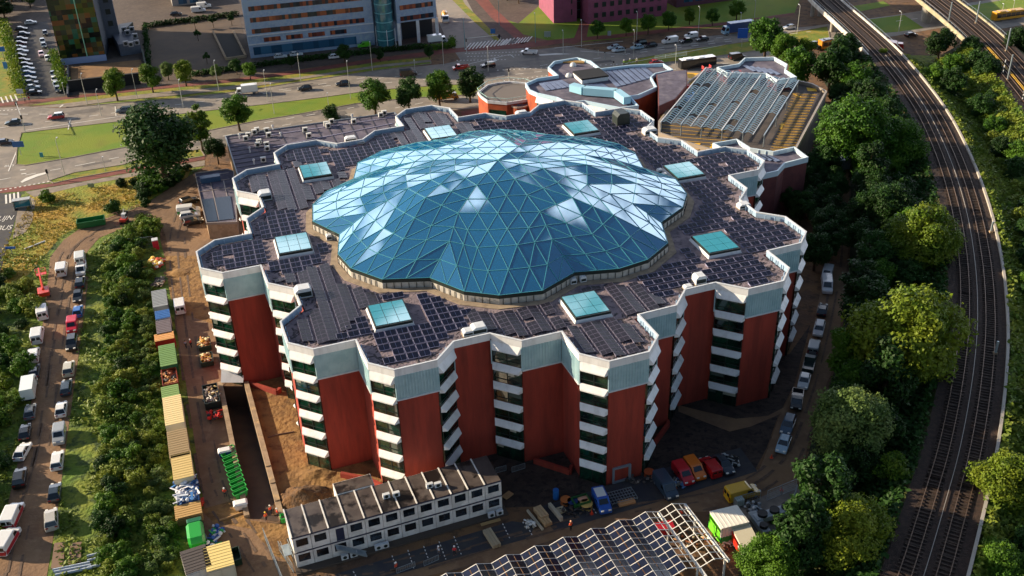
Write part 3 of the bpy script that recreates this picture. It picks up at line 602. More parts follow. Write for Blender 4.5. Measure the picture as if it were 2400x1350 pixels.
# round terrace building
r,c,q=block('terrace_building',[(1119,215),(1142,198),(1165,193),(1195,190),(1232,193),(1262,205),(1270,225),(1240,232),(1188,240),(1142,236),(1127,225)],8.0,'small polygonal terrace building with glass railing behind the brick building','building',M_brick2,mat('terrace_floor','6b6460',.9),parm=M_cop,par_h=.5)
b=MB()
for i in range(len(q)):
    a,d=q[i],q[(i+1)%len(q)]; e=(d-a)
    for t in range(max(1,int(e.length/1.5))): s=a+e*t/max(1,int(e.length/1.5)); b.bar((s.x,s.y,8),(s.x,s.y,9),.08)
    b.bar((a.x,a.y,9),(d.x,d.y,9),.1)
b.build('railing',flat('9fc4c0'),r,off=c)
b=MB(); a,d=P(1146,236,8),P(1186,240,8); a.z=d.z=0
e=(d-a).normalized(); nn=Vector((e.y,-e.x,0)); nn=nn if nn.y<0 else -nn
b.hull8([a+nn*.05+Vector((0,0,1)),d+nn*.05+Vector((0,0,1)),d+nn*.25+Vector((0,0,1)),a+nn*.25+Vector((0,0,1))],[a+nn*.05+Vector((0,0,5.6)),d+nn*.05+Vector((0,0,5.6)),d+nn*.25+Vector((0,0,5.6)),a+nn*.25+Vector((0,0,5.6))]); b.build('window',M_dglass,r,off=c)
g=P(1218,247,6.5); g.z=0; r=empty('round_tower',g,0,'small round brick stair drum beside the terrace building','tower'); b=MB(); b.cyl(0,0,0,6.6,2.4,20); b.build('wall',M_brick2,r); b=MB(); b.lathe([(2.1,6.6),(2.1,6.9),(2.5,6.9),(2.5,6.5)],20); b.build('coping',flat('a08c80'),r); b=MB(); b.cyl(0,0,6.6,6.75,2.0,16); b.cyl(0,0,6.75,7.0,.8,10); b.build('lid',M_felt,r)
# rear wing
r,c,q=block('rear_wing',[(1231,195),(1258,183),(1306,176),(1284,157),(1298,143),(1352,134),(1385,142),(1408,160),(1475,152),(1555,148),(1578,163),(1536,172),(1527,180),(1540,203),(1497,222),(1478,225),(1497,247),(1452,252),(1370,236),(1330,240),(1305,228),(1258,218),(1240,210)],12.0,'two storey brick rear wing with striped solar roof and light blue duct','building',M_brick2,M_felt,parm=flat('b4cfe0'),par_h=.9)
def strips(r,c,z,lst,m_,wd=1.5,name='solar_strip'):
    for a,d in lst:
        b=MB(); b.bar(P(*a,z)+Vector((0,0,.15)),P(*d,z)+Vector((0,0,.15)),wd,.12); b.build(name,m_,r,off=c)
M_strip=mat('pale_solar','5c6a88',.35,c2='4a5674',scale=.5)
strips(r,c,11.15,[((1268+i*11,196-i*1.6),(1285+i*13,213-i*2)) for i in range(5)]+[((1412+i*13,168-i*1.6),(1450+i*12,204-i*3.2)) for i in range(8)]+[((1372+i*11,200-i),(1392+i*11,212-i)) for i in range(4)],M_strip,1.3)
b=MB(); b.T=Matrix.Translation(-c)@Matrix.Translation(P(1384,184,11.2))@Matrix.Rotation(AX,4,'Z'); b.box(-3.8,3.8,-3.4,3.4,0,1.1); s_=b.build('rooflight',M_cop,r); b=MB(); b.T=Matrix.Translation(-c)@Matrix.Translation(P(1384,184,11.2))@Matrix.Rotation(AX,4,'Z'); b.box(-3.9,3.9,-3.5,3.5,1.1,1.5); b.build('black_cover',flat('07080a',.8),s_)
b=MB(); pp=[P(x,y,12) for x,y in ((1340,208),(1368,216),(1445,222),(1470,240))]
for i in range(3): b.bar(pp[i]+Vector((0,0,.5)),pp[i+1]+Vector((0,0,.5)),2.0,1.9)
b.build('duct',flat('8fc0d4',.4),r,off=c)
for x,y in ((1343,155),(1333,180)):
    b=MB(); b.T=Matrix.Translation(-c)@Matrix.Translation(P(x,y,11.1)); b.lathe([(.9,0),(.9,.3),(.7,.8),(.3,1.05),(0,1.1)],12); b.build('roof_dome',M_cop,r)
# windows of the wing towards the brick building
for (a,d) in (((1259,219),(1297,229)),((1378,239),(1420,247))):
    A=P(*a,12);D=P(*d,12);A.z=D.z=0;e=(D-A).normalized();nn=Vector((e.y,-e.x,0))
    for z0,z1,o0,o1,nm,mm in ((6.5,9.8,.0,.2,'window',M_dglass),(9.8,11.2,.0,.9,'spandrel_hood',M_wpan)):
        b=MB(); b.hull8([A+nn*o0+Vector((0,0,z0)),D+nn*o0+Vector((0,0,z0)),D+nn*o1+Vector((0,0,z0)),A+nn*o1+Vector((0,0,z0))],[A+nn*o0+Vector((0,0,z1)),D+nn*o0+Vector((0,0,z1)),D+nn*.25+Vector((0,0,z1)),A+nn*.25+Vector((0,0,z1))]); b.build(nm,mm,r,off=c)
r,c,q=block('east_block',[(1537,175),(1578,166),(1612,163),(1612,200),(1585,232),(1543,250),(1541,205)],12.0,'dark brick block between the rear wing and the parking deck','building',M_brick3,M_felt,parm=None,par_h=0)
g=P(1345,146,11.2); b=MB(); b.T=Matrix.Rotation(rad(-12),4,'Z')
for i in range(6): b.box(-3,3,-.9+.3*i,-.65+.3*i,0,.3)
o=b.build('timber_stack',flat('b08a50',.8)); o.location=g; tag(o,'long stack of pale timber boards on the rear wing roof','timber')
g=P(1596,228,6.5); r=empty('red_container',g,AX,'red site box hanging beside the yellow slab next to the parking deck','container'); b=MB(); b.box(-2,2.2,-1.3,1.3,0,3.4); b.build('body',flat('d01c18'),r); b=MB(); b.box(-2.08,-2,-1.2,1.2,.1,3.3); b.build('side_panel',flat('5a5a5c'),r); b=MB(); b.box(-1.8,1.8,-1.2,1.2,-6.5,0); b.build('support',flat('3a3a3c'),r)
# parking deck
M_deck=mat('deck_asphalt','47403c',.9,c2='544a44',scale=.3,lo=.4,hi=.6)
M_yel=flat('e0aa10',.7); M_cwall=mat('deck_wall','6f635c',.9,c2='5c5450',scale=.3,lo=.4,hi=.6)
r,c,q=block('parking_deck',[(1543,283),(1612,190),(1650,163),(1700,160),(1850,183),(1905,195),(1939,213),(1866,350),(1790,375),(1700,360),(1600,330),(1543,310)],10,'rooftop parking deck with yellow bay lines under an unfinished steel canopy','parking deck',M_cwall,M_deck,parm=flat('96897a'),par_h=.9,off_in=.5)
b=MB()
for i in range(22):
    y=222+i*6.2; xr=1925-(y-215)*.42; ZD_=9.2
    for xx,ww in ((xr-62,.16),): b.bar(P(xx,y-3,ZD_),P(xr-8,y,ZD_),ww,.02); b.bar(P(xx+5,y,ZD_),P(xr-8,y+1,ZD_),ww,.02)
for i in range(9): y=292+i*8.5; b.bar(P(1548,y,ZD_),P(1700+i*8,y+14,ZD_),.16,.02)
for p_ in ([(1700,348),(1740,335),(1750,340)],[(1620,222),(1635,218)],[(1570,270),(1580,240),(1585,244)]):
    b.bar(P(*p_[0],ZD_),P(*p_[1],ZD_),.5,.02)
b.build('yellow_bay_lines',M_yel,r,off=c)
b=MB()
for pl in ([(1610,170),(1640,172),(1625,185),(1612,182)],[(1612,188),(1632,184),(1622,200),(1612,196)],[(1545,265),(1568,255),(1570,262),(1548,275)],[(1890,205),(1912,208),(1915,214),(1893,213)],[(1612,335),(1642,336),(1640,341),(1618,340)]): b.prism([tuple(P(x,y,ZD_).xy) for x,y in pl],ZD_-.02,ZD_+.03)
b.build('yellow_hatching',M_yel,r,off=c)
def arrow(x,y,rz,s,name,r,c,m_):
    b=MB(); b.T=Matrix.Translation(P(x,y,ZD_)+Vector((0,0,.02))-c)@Matrix.Rotation(rz,4,'Z'); b.box(-2*s,1*s,-.25*s,.25*s,0,.02); b.prism([(1*s,-.8*s),(2*s,0),(1*s,.8*s)],0,.022); b.build(name,m_,r)
arrow(1832,296,rad(70),1,'yellow_arrow',r,c,M_yel); arrow(1868,224,rad(-60),.8,'yellow_arrow',r,c,M_yel); arrow(1668,344,rad(60),1,'yellow_arrow',r,c,M_yel)
# steel canopy on the deck
M_steel=mat('galvanised_steel','9aa6ac',.4,.5)
cv=[P(x,y,12) for x,y in ((1548,288),(1655,160),(1872,190),(1790,320))]
r2=empty('canopy_frame',(c.x,c.y,9.1),0,'unfinished galvanised steel canopy frame standing on the parking deck','canopy frame')
off=Vector((c.x,c.y,9.1))
def lerp2(u,v): a=cv[0]*(1-u)+cv[3]*u; d=cv[1]*(1-u)+cv[2]*u; return a*(1-v)+d*v
for i in range(11):
    u=i/10; b=MB(); b.bar(lerp2(u,0)+Vector((0,0,.2)),lerp2(u,1)+Vector((0,0,.2)),.24 if i%2==0 else .14,.24); b.build('main_beam',M_cop if i%3==0 else M_steel,r2,off=off)
b=MB()
for j in range(34):
    v=(j+.5)/34
    for i in range(10):
        if (i>8 and j<12) or noise.noise((i*.6,j*.3,1))>.42: continue
        a=lerp2(i/10,v);d=lerp2((i+1)/10,v);mm=(a+d)/2+Vector((0,0,.55)); b.bar(a,mm,.14);b.bar(mm,d,.14)
b.build('roof_truss',mat('truss_steel','7fa2bc',.4,.3),r2,off=off)
b=MB()
for u in (0,.2,.4,.6,.8,1):
    for v in (.02,.35,.65,.98): p_=lerp2(u,v); b.bar((p_.x,p_.y,9.1),(p_.x,p_.y,12.2),.22)
b.build('post',M_steel,r2,off=off)
for nm,x,y,m_,l in (('scissor_lift',1725,186,flat('c0303a'),'red scissor lift parked under the steel canopy'),('scissor_lift',1805,192,flat('2f62a8'),'blue scissor lift parked under the right end of the canopy'),('scissor_lift',1615,238,flat('4a78b8'),'pale blue scissor lift at the left edge of the canopy'),('scissor_lift',1655,172,flat('b03030'),'dark red scissor lift at the far left of the canopy')):
    g=P(x,y,9.2); e_=empty(nm,g,rad(20),l,'scissor lift'); b=MB(); b.box(-1.2,1.2,-.6,.6,.3,.9); b.build('base',m_,e_); b=MB(); b.bar((-1,0,.9),(1,0,1.4),.15);b.bar((1,0,.9),(-1,0,1.4),.15); b.build('scissor_arm',M_steel,e_); b=MB(); b.box(-1.2,1.2,-.6,.6,1.4,1.5)
    for sx in (-1.2,1.1): b.box(sx,sx+.1,-.6,.6,1.5,2.3)
    b.build('platform',m_,e_)
    for sx in (-.8,.8):
        for sy in (-.6,.6): b=MB(); b.T=Matrix.Translation((sx,sy,.25))@Matrix.Rotation(rad(90),4,'X'); b.cyl(0,0,-.1,.1,.25,8); b.build('wheel',M_frame,e_)
for pix,l in (([(1680,157),(1730,149),(1745,135),(1815,133),(1846,150),(1842,163),(1868,180),(1822,188),(1795,172),(1705,171)],'small zigzag roofed brick block behind the parking deck'),([(1670,335),(1727,325),(1760,346),(1812,354),(1862,343),(1895,368),(1840,382),(1824,400),(1780,410),(1740,380),(1700,352)],'small zigzag roofed brick block in front of the parking deck')):
    r,c,q=block('stair_block',pix,12.4,l,'building',M_brick3,M_felt,parm=flat('c4d4dc'),par_h=1.0)
    cx=sum(p[0] for p in pix)/len(pix);cy=sum(p[1] for p in pix)/len(pix)
    strips(r,c,11.5,[((cx-40+i*14,cy-5+i*2),(cx-15+i*14,cy+8+i*2)) for i in range(5)],M_strip,1.2)
# ------------------------------------------------ far office buildings
def facade(r,c,a,d,h,rows,mwin,t0=.06,t1=.94,depth=.25,name='window',split=0,gap=.25):
    a=P(*a);d=P(*d);e=(d-a);ln=e.length;e.normalize();nn=Vector((e.y,-e.x,0))
    for z0,z1 in rows:
        segs=[(t0,t1)] if not split else [(t0+(t1-t0)*i/split+gap*(t1-t0)/split/2,t0+(t1-t0)*(i+1)/split-gap*(t1-t0)/split/2) for i in range(split)]
        for s0,s1 in segs:
            b=MB(); A=a+e*ln*s0;D=a+e*ln*s1
            b.hull8([A-nn*.1+Vector((0,0,z0)),D-nn*.1+Vector((0,0,z0)),D+nn*depth+Vector((0,0,z0)),A+nn*depth+Vector((0,0,z0))],[A-nn*.1+Vector((0,0,z1)),D-nn*.1+Vector((0,0,z1)),D+nn*depth+Vector((0,0,z1)),A+nn*depth+Vector((0,0,z1))]); b.build(name,mwin,r,off=c)
def slab(name,a,d,depth,h,label,wm,cat='building',h0=0):
    A=P(*a);D=P(*d);e=(D-A).normalized();nn=Vector((-e.y,e.x,0)); c=(A+D)/2; r=empty(name,c,0,label,cat)
    b=MB(); b.prism([tuple(v.xy) for v in (A,D,D+nn*depth,A+nn*depth)],h0,h); b.build('wall',wm,r,off=c); return r,c
M_offw=mat('office_panels','8ba0ba',.5,c2='7d92ae',scale=.25,lo=.4,hi=.6,c3='93a4b4',s3=1.2)
def stripmat(name,c1,c2,sx=1.2):
    if name in MC: return MC[name]
    m=bpy.data.materials.new(name); m.use_nodes=True; t=m.node_tree; b=t.nodes['Principled BSDF']; b.inputs['Roughness'].default_value=.12
    g=nd(t,'ShaderNodeNewGeometry'); mp=nd(t,'ShaderNodeMapping'); mp.inputs['Scale'].default_value=(sx,sx*.3,.28 if sx>.8 or sx<.61 else .62); v=nd(t,'ShaderNodeTexWhiteNoise'); fl=nd(t,'ShaderNodeVectorMath',operation='FLOOR')
    t.links.new(g.outputs['Position'],mp.inputs['Vector']); t.links.new(mp.outputs['Vector'],fl.inputs[0]); t.links.new(fl.outputs[0],v.inputs['Vector'])
    rp=nd(t,'ShaderNodeValToRGB'); rp.color_ramp.interpolation='CONSTANT'; els=c1; rp.color_ramp.elements[0].color=(*lin(els[0]),1); rp.color_ramp.elements[1].position=1/len(els); rp.color_ramp.elements[1].color=(*lin(els[1]),1)
    for i in range(2,len(els)): x=rp.color_ramp.elements.new(i/len(els)); x.color=(*lin(els[i]),1)
    t.links.new(v.outputs['Value'],rp.inputs['Fac']); t.links.new(rp.outputs['Color'],b.inputs['Base Color']); MC[name]=m; return m
M_blind=stripmat('office_window',['5a3028','8a4a34','1c2430','6a3a34','24303c','a05a3c'],None,1.0)
M_blueg=stripmat('office_blue_window',['2c5470','3a6480','24465f'],None,.6)
r,c=slab('office_block',(588,137),(880,105),24,40,'long grey blue office block with rows of orange and dark windows','building' and M_offw)
rows=[(z,z+1.5) for z in (8.0,11.7,15.4,19.1,22.8,26.5,30.2)]
facade(r,c,(588,137),(880,105),40,rows,M_blind,.04,.93,.12); facade(r,c,(588,137),(880,105),40,[(1.0,3.6)],M_blueg,.03,.85,.12); facade(r,c,(588,137),(880,105),40,[(5.0,6.4)],M_blind,.1,.8,.12,split=4)
facade(r,c,(588,137),(880,105),40,[(4.4,4.7),(7.3,7.6)],M_cop,0,1,.35,'ledge')
r,c=slab('office_wing',(936,106),(1027,93),26,40,'right wing of the grey blue office block with open porch columns',M_offw,h0=7.5)
facade(r,c,(936,106),(1027,93),40,rows[0:],M_blind,.08,.92,.12)
for x,y in ((938,107),(982,100),(1026,94)): b=MB(); g=P(x,y); b.box(g.x-.5,g.x+.5,g.y,g.y+1,0,7.5); b.build('column',M_cop,r,off=c)
b=MB(); A,D=P(936,106),P(1027,93); e=(D-A).normalized(); nn=Vector((-e.y,e.x,0)); b.prism([tuple((A+nn*6).xy),tuple((D+nn*6).xy),tuple((D+nn*24).xy),tuple((A+nn*24).xy)],0,7.5); b.build('porch_back_wall',flat('1c2026',.5),r,off=c)
g=P(905,106); r=empty('glass_stair_tower',g+Vector((0,1,0)),0,'round glass stair tower between the two parts of the office block','tower'); b=MB(); b.cyl(0,0,0,40,2.9,20); b.build('glass_drum',glassy('teal_glass','2f6470',.08,1.8,var='3f7c84'),r)
for z in range(2,40,3): b=MB(); b.lathe([(2.95,z),(3.05,z),(3.05,z+.25),(2.95,z+.25)],20); b.build('floor_ring',flat('6fb0b4'),r)
b=MB(); A,D=P(868,108),P(940,104); b.prism([tuple((A+Vector((0,4,0))).xy),tuple((D+Vector((0,4,0))).xy),tuple((D+Vector((0,20,0))).xy),tuple((A+Vector((0,20,0))).xy)],0,40); o=b.build('office_core',M_offw,off=P(905,100)); o.location=P(905,100); tag(o,'recessed middle part of the office block behind the round glass tower','building')
for x,y in ((884,108),(910,118),(929,113)):
    g=P(x,y); b=MB(); b.cyl(0,0,0,HT(x,y,y-47),.09,6); o=b.build('flagpole',M_cop); o.location=g; tag(o,'white flagpole in front of the office block, '+{884:'left',910:'middle',929:'right'}[x]+' of three','flagpole','flagpoles before the office block')
# mosaic tower
M_mos=stripmat('mosaic_glass',['1c2a18','33461a','4a4a1e','142018','6e4420','1f5a48','223018','0e1512','5a5030','2c3a2c','3a2c20'],None,.62)
r,c=slab('mosaic_tower',(146,152),(250,141),18,46,'glass tower with a mosaic of green, ochre and brown panes',mat('slate_cladding','3c444e',.6,c2='343c46',scale=.3))
facade(r,c,(146,152),(250,141),46,[(2.2,46)],M_mos,.0,1.0,.2,'mosaic_facade'); facade(r,c,(146,152),(250,141),46,[(0,2.0)],flat('8c9cc0'),-.01,1.01,.5,'plinth')
b=MB()
for f in (.6,): A=P(146,152)*(1-f)+P(250,141)*f; b.bar((A.x,A.y-.3,2),(A.x,A.y-.3,46),.25)
b.build('bright_fin',flat('8ac0a0'),r,off=c)
r,c=slab('grey_tower',(240,112),(286,106),20,44,'slate grey tower block with small square windows beside the mosaic tower',mat('slate_cladding2','535a68',.6,c2='4a515e',scale=.3),h0=3)
facade(r,c,(240,112),(286,106),44,[(z,z+1.8) for z in range(7,44,4)],M_frame,.55,.8,.06,'window')
b=MB(); A,D=P(240,112),P(286,106); b.prism([(A.x+1,A.y+3),(D.x-1,D.y+3),(D.x-1,D.y+18),(A.x+1,A.y+18)],0,3); b.build('base',M_frame,r,off=c)
r,c=slab('service_deck',(284,132),(333,124),16,4,'low deck crowded with roof plant beside the tower',mat('slate_cladding2','535a68',.6))
for i,(x,y) in enumerate(((292,75),(300,82),(310,74),(318,90),(296,108),(308,110),(322,106))): unit(x,y,4.0,'roof plant box on the low deck by the tower, number %s from the back'%['one','two','three','four','five','six','seven'][i],s=1.5,c='8c8c90',grp='plant boxes on the low deck')
# pink office
M_pink=mat('pink_stone','8a4660',.8,c2='7e4058',scale=.4,lo=.4,hi=.6)
r,c=slab('pink_office',(1378,57),(1562,36),24,34,'pink office building with rows of small dark square windows',M_pink); 
facade(r,c,(1378,57),(1562,36),34,[(z,z+1.7) for z in (2,5.6,9.2,12.8,16.4)],M_frame,.05,.95,.08,split=9,gap=.5)
r,c=slab('pink_office_wing',(1298,55),(1352,50),22,34,'narrow blank left wing of the pink office building',M_pink)
facade(r,c,(1298,55),(1352,50),34,[(z,z+2) for z in (2.5,6.5,10.5)],M_frame,.74,.8,.08)
r,c=slab('entrance_hall',(1346,44),(1382,40),18,30,'dark glass entrance hall between the pink office parts',glassy('dark_entrance','10181c',.08,1.7))
facade(r,c,(1346,44),(1382,40),30,[(z,z+.15) for z in range(3,30,3)],flat('3c4c50'),0,1,.1,'transom')
r,c=slab('brick_office',(1585,18),(1720,0),16,12,'low purple brick office with a blue window band at the top edge',mat('purple_brick','5c3444',.8)); facade(r,c,(1585,18),(1720,0),12,[(1.5,3)],M_blueg,.1,.9,.1,split=4)
r,c=slab('far_office',(330,-14),(560,-42),12,16,'grey office with glass doors at the top left edge',mat('far_grey','8a8684',.7)); 
facade(r,c,(330,-14),(560,-42),16,[(.5,4)],M_blueg,.1,.9,.1,split=5)
r,c=slab('far_office',(405,15),(480,6),8,5,'low white building at the top edge beyond the paved lot',mat('far_grey','8a8684',.7)); facade(r,c,(405,15),(480,6),5,[(.5,3.5)],M_blueg,.15,.85,.1,split=2)
# sunken court & garage ramp of the plaza: dark walls
lowwall([(165,215),(330,196)],3.6,flat('15171c',.8),'retaining wall along the pavement below the mosaic tower, shadow painted black','retaining_wall',1.0)  # near black wall colour stands for the shadow on it
lowwall([(160,160),(160,228)],1.2,flat('4a505c',.8),'grey low wall left of the sunken court'); lowwall([(335,125),(350,190)],1.6,flat('3a443c',.8),'dark wall between tower court and paved lot')
lowwall([(500,78),(530,140)],1.0,M_conc,'left wall of the underground garage ramp'); lowwall([(548,78),(577,135),(530,142)],1.0,M_conc,'right wall of the underground garage ramp')
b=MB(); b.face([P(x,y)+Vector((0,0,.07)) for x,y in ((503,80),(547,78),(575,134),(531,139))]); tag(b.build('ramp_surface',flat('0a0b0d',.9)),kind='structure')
b=MB(); b.face([P(x,y)+Vector((0,0,.06)) for x,y in ((165,158),(330,140),(345,188),(168,205))]); tag(b.build('court_floor',mat('court_paving','8a6844',.9,c2='7a5a3c',scale=.3)),kind='structure')
b=MB(); b.face([P(x,y)+Vector((0,0,.05)) for x,y in ((345,60),(560,30),(580,130),(560,185),(352,192))]); tag(b.build('paved_lot',mat('lot_paving','5c4a3a',.9,c2='4c3e33',scale=.1,lo=.4,hi=.6)),kind='structure')  # building shadow over the lot is painted into its darker paving
# ================================================================ SUNKEN RAMP
b=MB()
Tb=[T[0]+Vector((0,0,-4.5)),T[1]+Vector((0,0,-4.5)),T[2]+Vector((0,0,-.02)),T[3]+Vector((0,0,-.02))]
b.face([Tb[3],Tb[2],Tb[1],Tb[0]]); b.face([T[0],T[1],Tb[1],Tb[0]]); b.face([T[1],T[2],Tb[2],Tb[1]]); b.face([T[3],T[0],Tb[0],Tb[3]])
tag(b.build('ramp_roadway',mat('ramp_floor','40332c',.9,c2='4c3b30',scale=.3)),kind='structure')
for a,d,l in ((T[0]+Vector((-.35,0,0)),T[3]+Vector((-.35,0,0)),'left long concrete wall of the sunken ramp beside the green bins'),(T[1]+Vector((.35,0,0)),T[2]+Vector((.35,0,0)),'right long concrete wall of the sunken ramp beside the bare earth')):
    b=MB(); n_=9
    for i in range(n_):
        p_=a+(d-a)*(i/n_);q_=a+(d-a)*((i+.99)/n_); b.bar(p_+Vector((0,0,-1.6)),q_+Vector((0,0,-1.6)),.8,5.2 if i<6 else 4.9-(i-6)*.3)
    o=b.build('ramp_wall',M_conc,off=a); o.location=a; tag(o,l,'wall')
b=MB(); a,d=T[0],T[1]; a_=a+Vector((0,1.2,0));d_=d+Vector((0,1.2,0)); b.hull8([a+Vector((0,-.6,1.2)),d+Vector((0,-.6,1.2)),d_+Vector((0,0,1.2)),a_+Vector((0,0,1.2))],[a+Vector((0,-.2,1.6)),d+Vector((0,-.2,1.6)),d_+Vector((0,0,3)),a_+Vector((0,0,3))])
o=b.build('entrance_canopy',M_wpan,off=a); o.location=a; tag(o,'white sloping canopy over the dark mouth of the sunken ramp','canopy')
# ================================================================ SITE CABINS (two storeys, 12 modules)
a,d=P(697,1335),P(1178,1197); e=(d-a).normalized(); az_=math.atan2(e.y,e.x); LN=(d-a).length
r=empty('site_cabin_block',a,az_,'two storey white site cabin block of joined modules with puddled flat roof','site cabins')
M_cab=mat('cabin_white','dcdad6',.5,c2='c8c5c0',scale=.6,lo=.45,hi=.6); M_cabroof=mat('cabin_roof','4a423f',.4,c2='5c534e',scale=.35,lo=.4,hi=.6,c3='1e1917',s3=.25,lo3=.5,hi3=.56,obj=False); M_navy=flat('1c2440',.5)
n_=12; mw=LN/n_; D_=6.2
for i in range(n_):
    for s in range(2):
        z0=.35+s*2.75; b=MB(); b.box(i*mw+.03,(i+1)*mw-.03,0,D_,z0,z0+2.62)
        m_=b.build('cabin_module',M_cab,r)
        if not(i==2 and s==1):
            b=MB(); b.box(i*mw+.45,(i+1)*mw-.45,-.03,0,z0+.95,z0+2.2); f_=b.build('window',glassy('cabin_glass','0b0f14',.08,1.5,var='26303a',sc2=.5),m_)
        else:
            b=MB(); b.box(i*mw+.9,(i+1)*mw-.5,-.04,0,z0+.05,z0+2.2); f_=b.build('door',M_navy,m_)
    b=MB(); b.box(i*mw+.06,(i+1)*mw-.06,.1,D_-.1,5.72,5.80); b.build('roof_panel',M_cabroof,r)
    b=MB(); b.box(i*mw-.09,i*mw+.09,0,D_,5.74,5.92); b.build('roof_rail',M_cab,r)
for z in (2.98,5.74): b=MB(); b.box(-.05,LN+.05,-.06,-.031,z-.08,z+.1); b.build('blue_trim',M_navy,r)
b=MB(); b.box(-.3,LN+.5,-1.2,D_+.2,.02,.3); b.build('plinth',mat('cabin_plinth','4a4038',.9),r)
b=MB(); b.box(3*mw,5.2*mw,D_,D_+2.6,.3,5.9); b.build('rear_annex',M_cab,r); b=MB(); b.box(3*mw+.1,5.2*mw-.1,D_+.1,D_+2.5,5.9,5.96); b.build('roof_panel',M_cabroof,r)
st=MB()
for k in range(9): st.box(2.2*mw+k*.45,2.2*mw+k*.45+.4,-1.5,-.5,2.9-k*.32,2.95-k*.32)
st.bar((2.2*mw,-1.5,3),(2.2*mw+4,-1.5,.2),.08,.2); st.bar((2.2*mw,-.5,3),(2.2*mw+4,-.5,.2),.08,.2); st.bar((2.2*mw,-1.5,4),(2.2*mw+4,-1.5,1.2),.06); st.build('outside_stair',M_steel,r)
st=MB()
for k in range(9): st.box(-1.3,-.3,k*.55,k*.55+.45,3.0-k*.3,3.06-k*.3)
for x in (-1.3,-.3): st.bar((x,-.5,3.1),(x,5,.3),.08,.2); st.bar((x,-.5,4.1),(x,5,1.3),.06)
st.build('end_stair',M_steel,r)
for i,(x,y) in enumerate(((5.55*mw,2.9),(6.1*mw,2.7),(8.05*mw,2.6),(8.5*mw,2.3))):
    g=r.matrix_basis@Vector((x,y,0)); g=Matrix.Rotation(az_,4,'Z')@Vector((x,y,0))+a; u_=empty('air_conditioner',(g.x,g.y,5.8),az_,'white air conditioner on the site cabin roof, %s from the left'%['first','second','third','fourth'][i],'air conditioner'); b=MB(); b.box(-.5,.5,-.25,.25,.08,.8); b.build('casing',M_cop,u_); b=MB(); b.T=Matrix.Translation((0,-.26,.45))@Matrix.Rotation(rad(90),4,'X'); b.cyl(0,0,0,.03,.28,10); b.build('fan_grille',M_frame,u_)
for i,t_ in enumerate((2.6,3.1,4.5,4.9,11.2,11.7)):
    g=Matrix.Rotation(az_,4,'Z')@Vector((t_*mw,-.8,0))+a; u_=empty('air_conditioner',(g.x,g.y,.3),az_,'white air conditioner on the ground before the site cabins, %s from the left'%['first','second','third','fourth','fifth','sixth'][i],'air conditioner'); b=MB(); b.box(-.5,.5,-.25,.25,0,.8); b.build('casing',M_cop,u_); b=MB(); b.T=Matrix.Translation((0,-.26,.4))@Matrix.Rotation(rad(90),4,'X'); b.cyl(0,0,0,.03,.28,10); b.build('fan_grille',M_frame,u_)
# ================================================================ SOLAR CARPORT
ez=3.6
e0=[(1011,1367),(1075,1347),(1145,1325),(1216,1303),(1286,1283),(1352,1262),(1419,1240),(1483,1220),(1547,1201),(1605,1183)]
q0=P(1011,1367,ez);q9=P(1605,1183,ez); eu=(q9-q0)/9; ev=(P(1706,1313,ez)-P(1605,1183,ez)); ev=ev/ev.length; LV=24.0; L9=(P(1706,1313,ez)-q9).length
r=empty('solar_carport',(q0.x,q0.y,0),0,'white steel carport with tent shaped solar roofs, its right end still bare frame','carport'); off=Vector((q0.x,q0.y,0))
M_wst=mat('white_steel','dcdad4',.45); M_cpv=mat('carport_cell','121522',.2,c2='181c33',scale=.6,spec=.8)
def cp(i,v,f=0): # point on beam i+f at distance v, with tent height
    h=.75*(1-abs(2*f-1)) if f else 0
    return q0+eu*(i+f)+ev*v+Vector((0,0,h))
for i in range(10):
    b=MB(); ll=LV if i<8 else (L9*1.02 if i==9 else L9+1.5); b.bar(cp(i,0),cp(i,ll),.34,.4); b.build('main_beam',M_wst,r,off=off)
    for v in (3,11,19):
        if v<ll: b=MB(); p_=cp(i,v); b.bar((p_.x,p_.y,0),(p_.x,p_.y,ez-.15),.25); b.build('post',M_wst,r,off=off)
pc=1.28
for i in range(9):
    ll=LV if i<7 else L9; rows_=int(ll/pc)
    b=MB()
    for k in range(rows_+1):
        for f0,f1 in ((0,.5),(.5,1)):
            A=cp(i,k*pc,f0 or 0) if f0 else cp(i,k*pc); D=cp(i,k*pc,f1) if f1<1 else cp(i+1,k*pc); b.bar(A+Vector((0,0,.2)),D+Vector((0,0,.2)),.1,.08)
    for f in ((.25,.5,.75) if i>=7 else (.5,)): b.bar(cp(i,0,f)+Vector((0,0,.2)),cp(i,ll,f)+Vector((0,0,.2)),.09,.06)
    b.build('rafters',M_wst,r,off=off)
    if i<8:
        pb_=MB()
        for k in range(rows_):
            if i==7 and k>=0: 
                cs_=[0,1] 
            else: cs_=[0,1,2,3]
            if i==6 and 13<k: continue
            for c_ in cs_:
                f0,f1=c_*.25+.015,c_*.25+.235
                pt=lambda f,v:cp(i,v,f)+Vector((0,0,.27))
                pb_.face([pt(f0,k*pc+.07),pt(f1,k*pc+.07),pt(f1,k*pc+pc-.06),pt(f0,k*pc+pc-.06)][::-1])
        o=pb_.build('solar_roof',M_cpv,r,off=off)
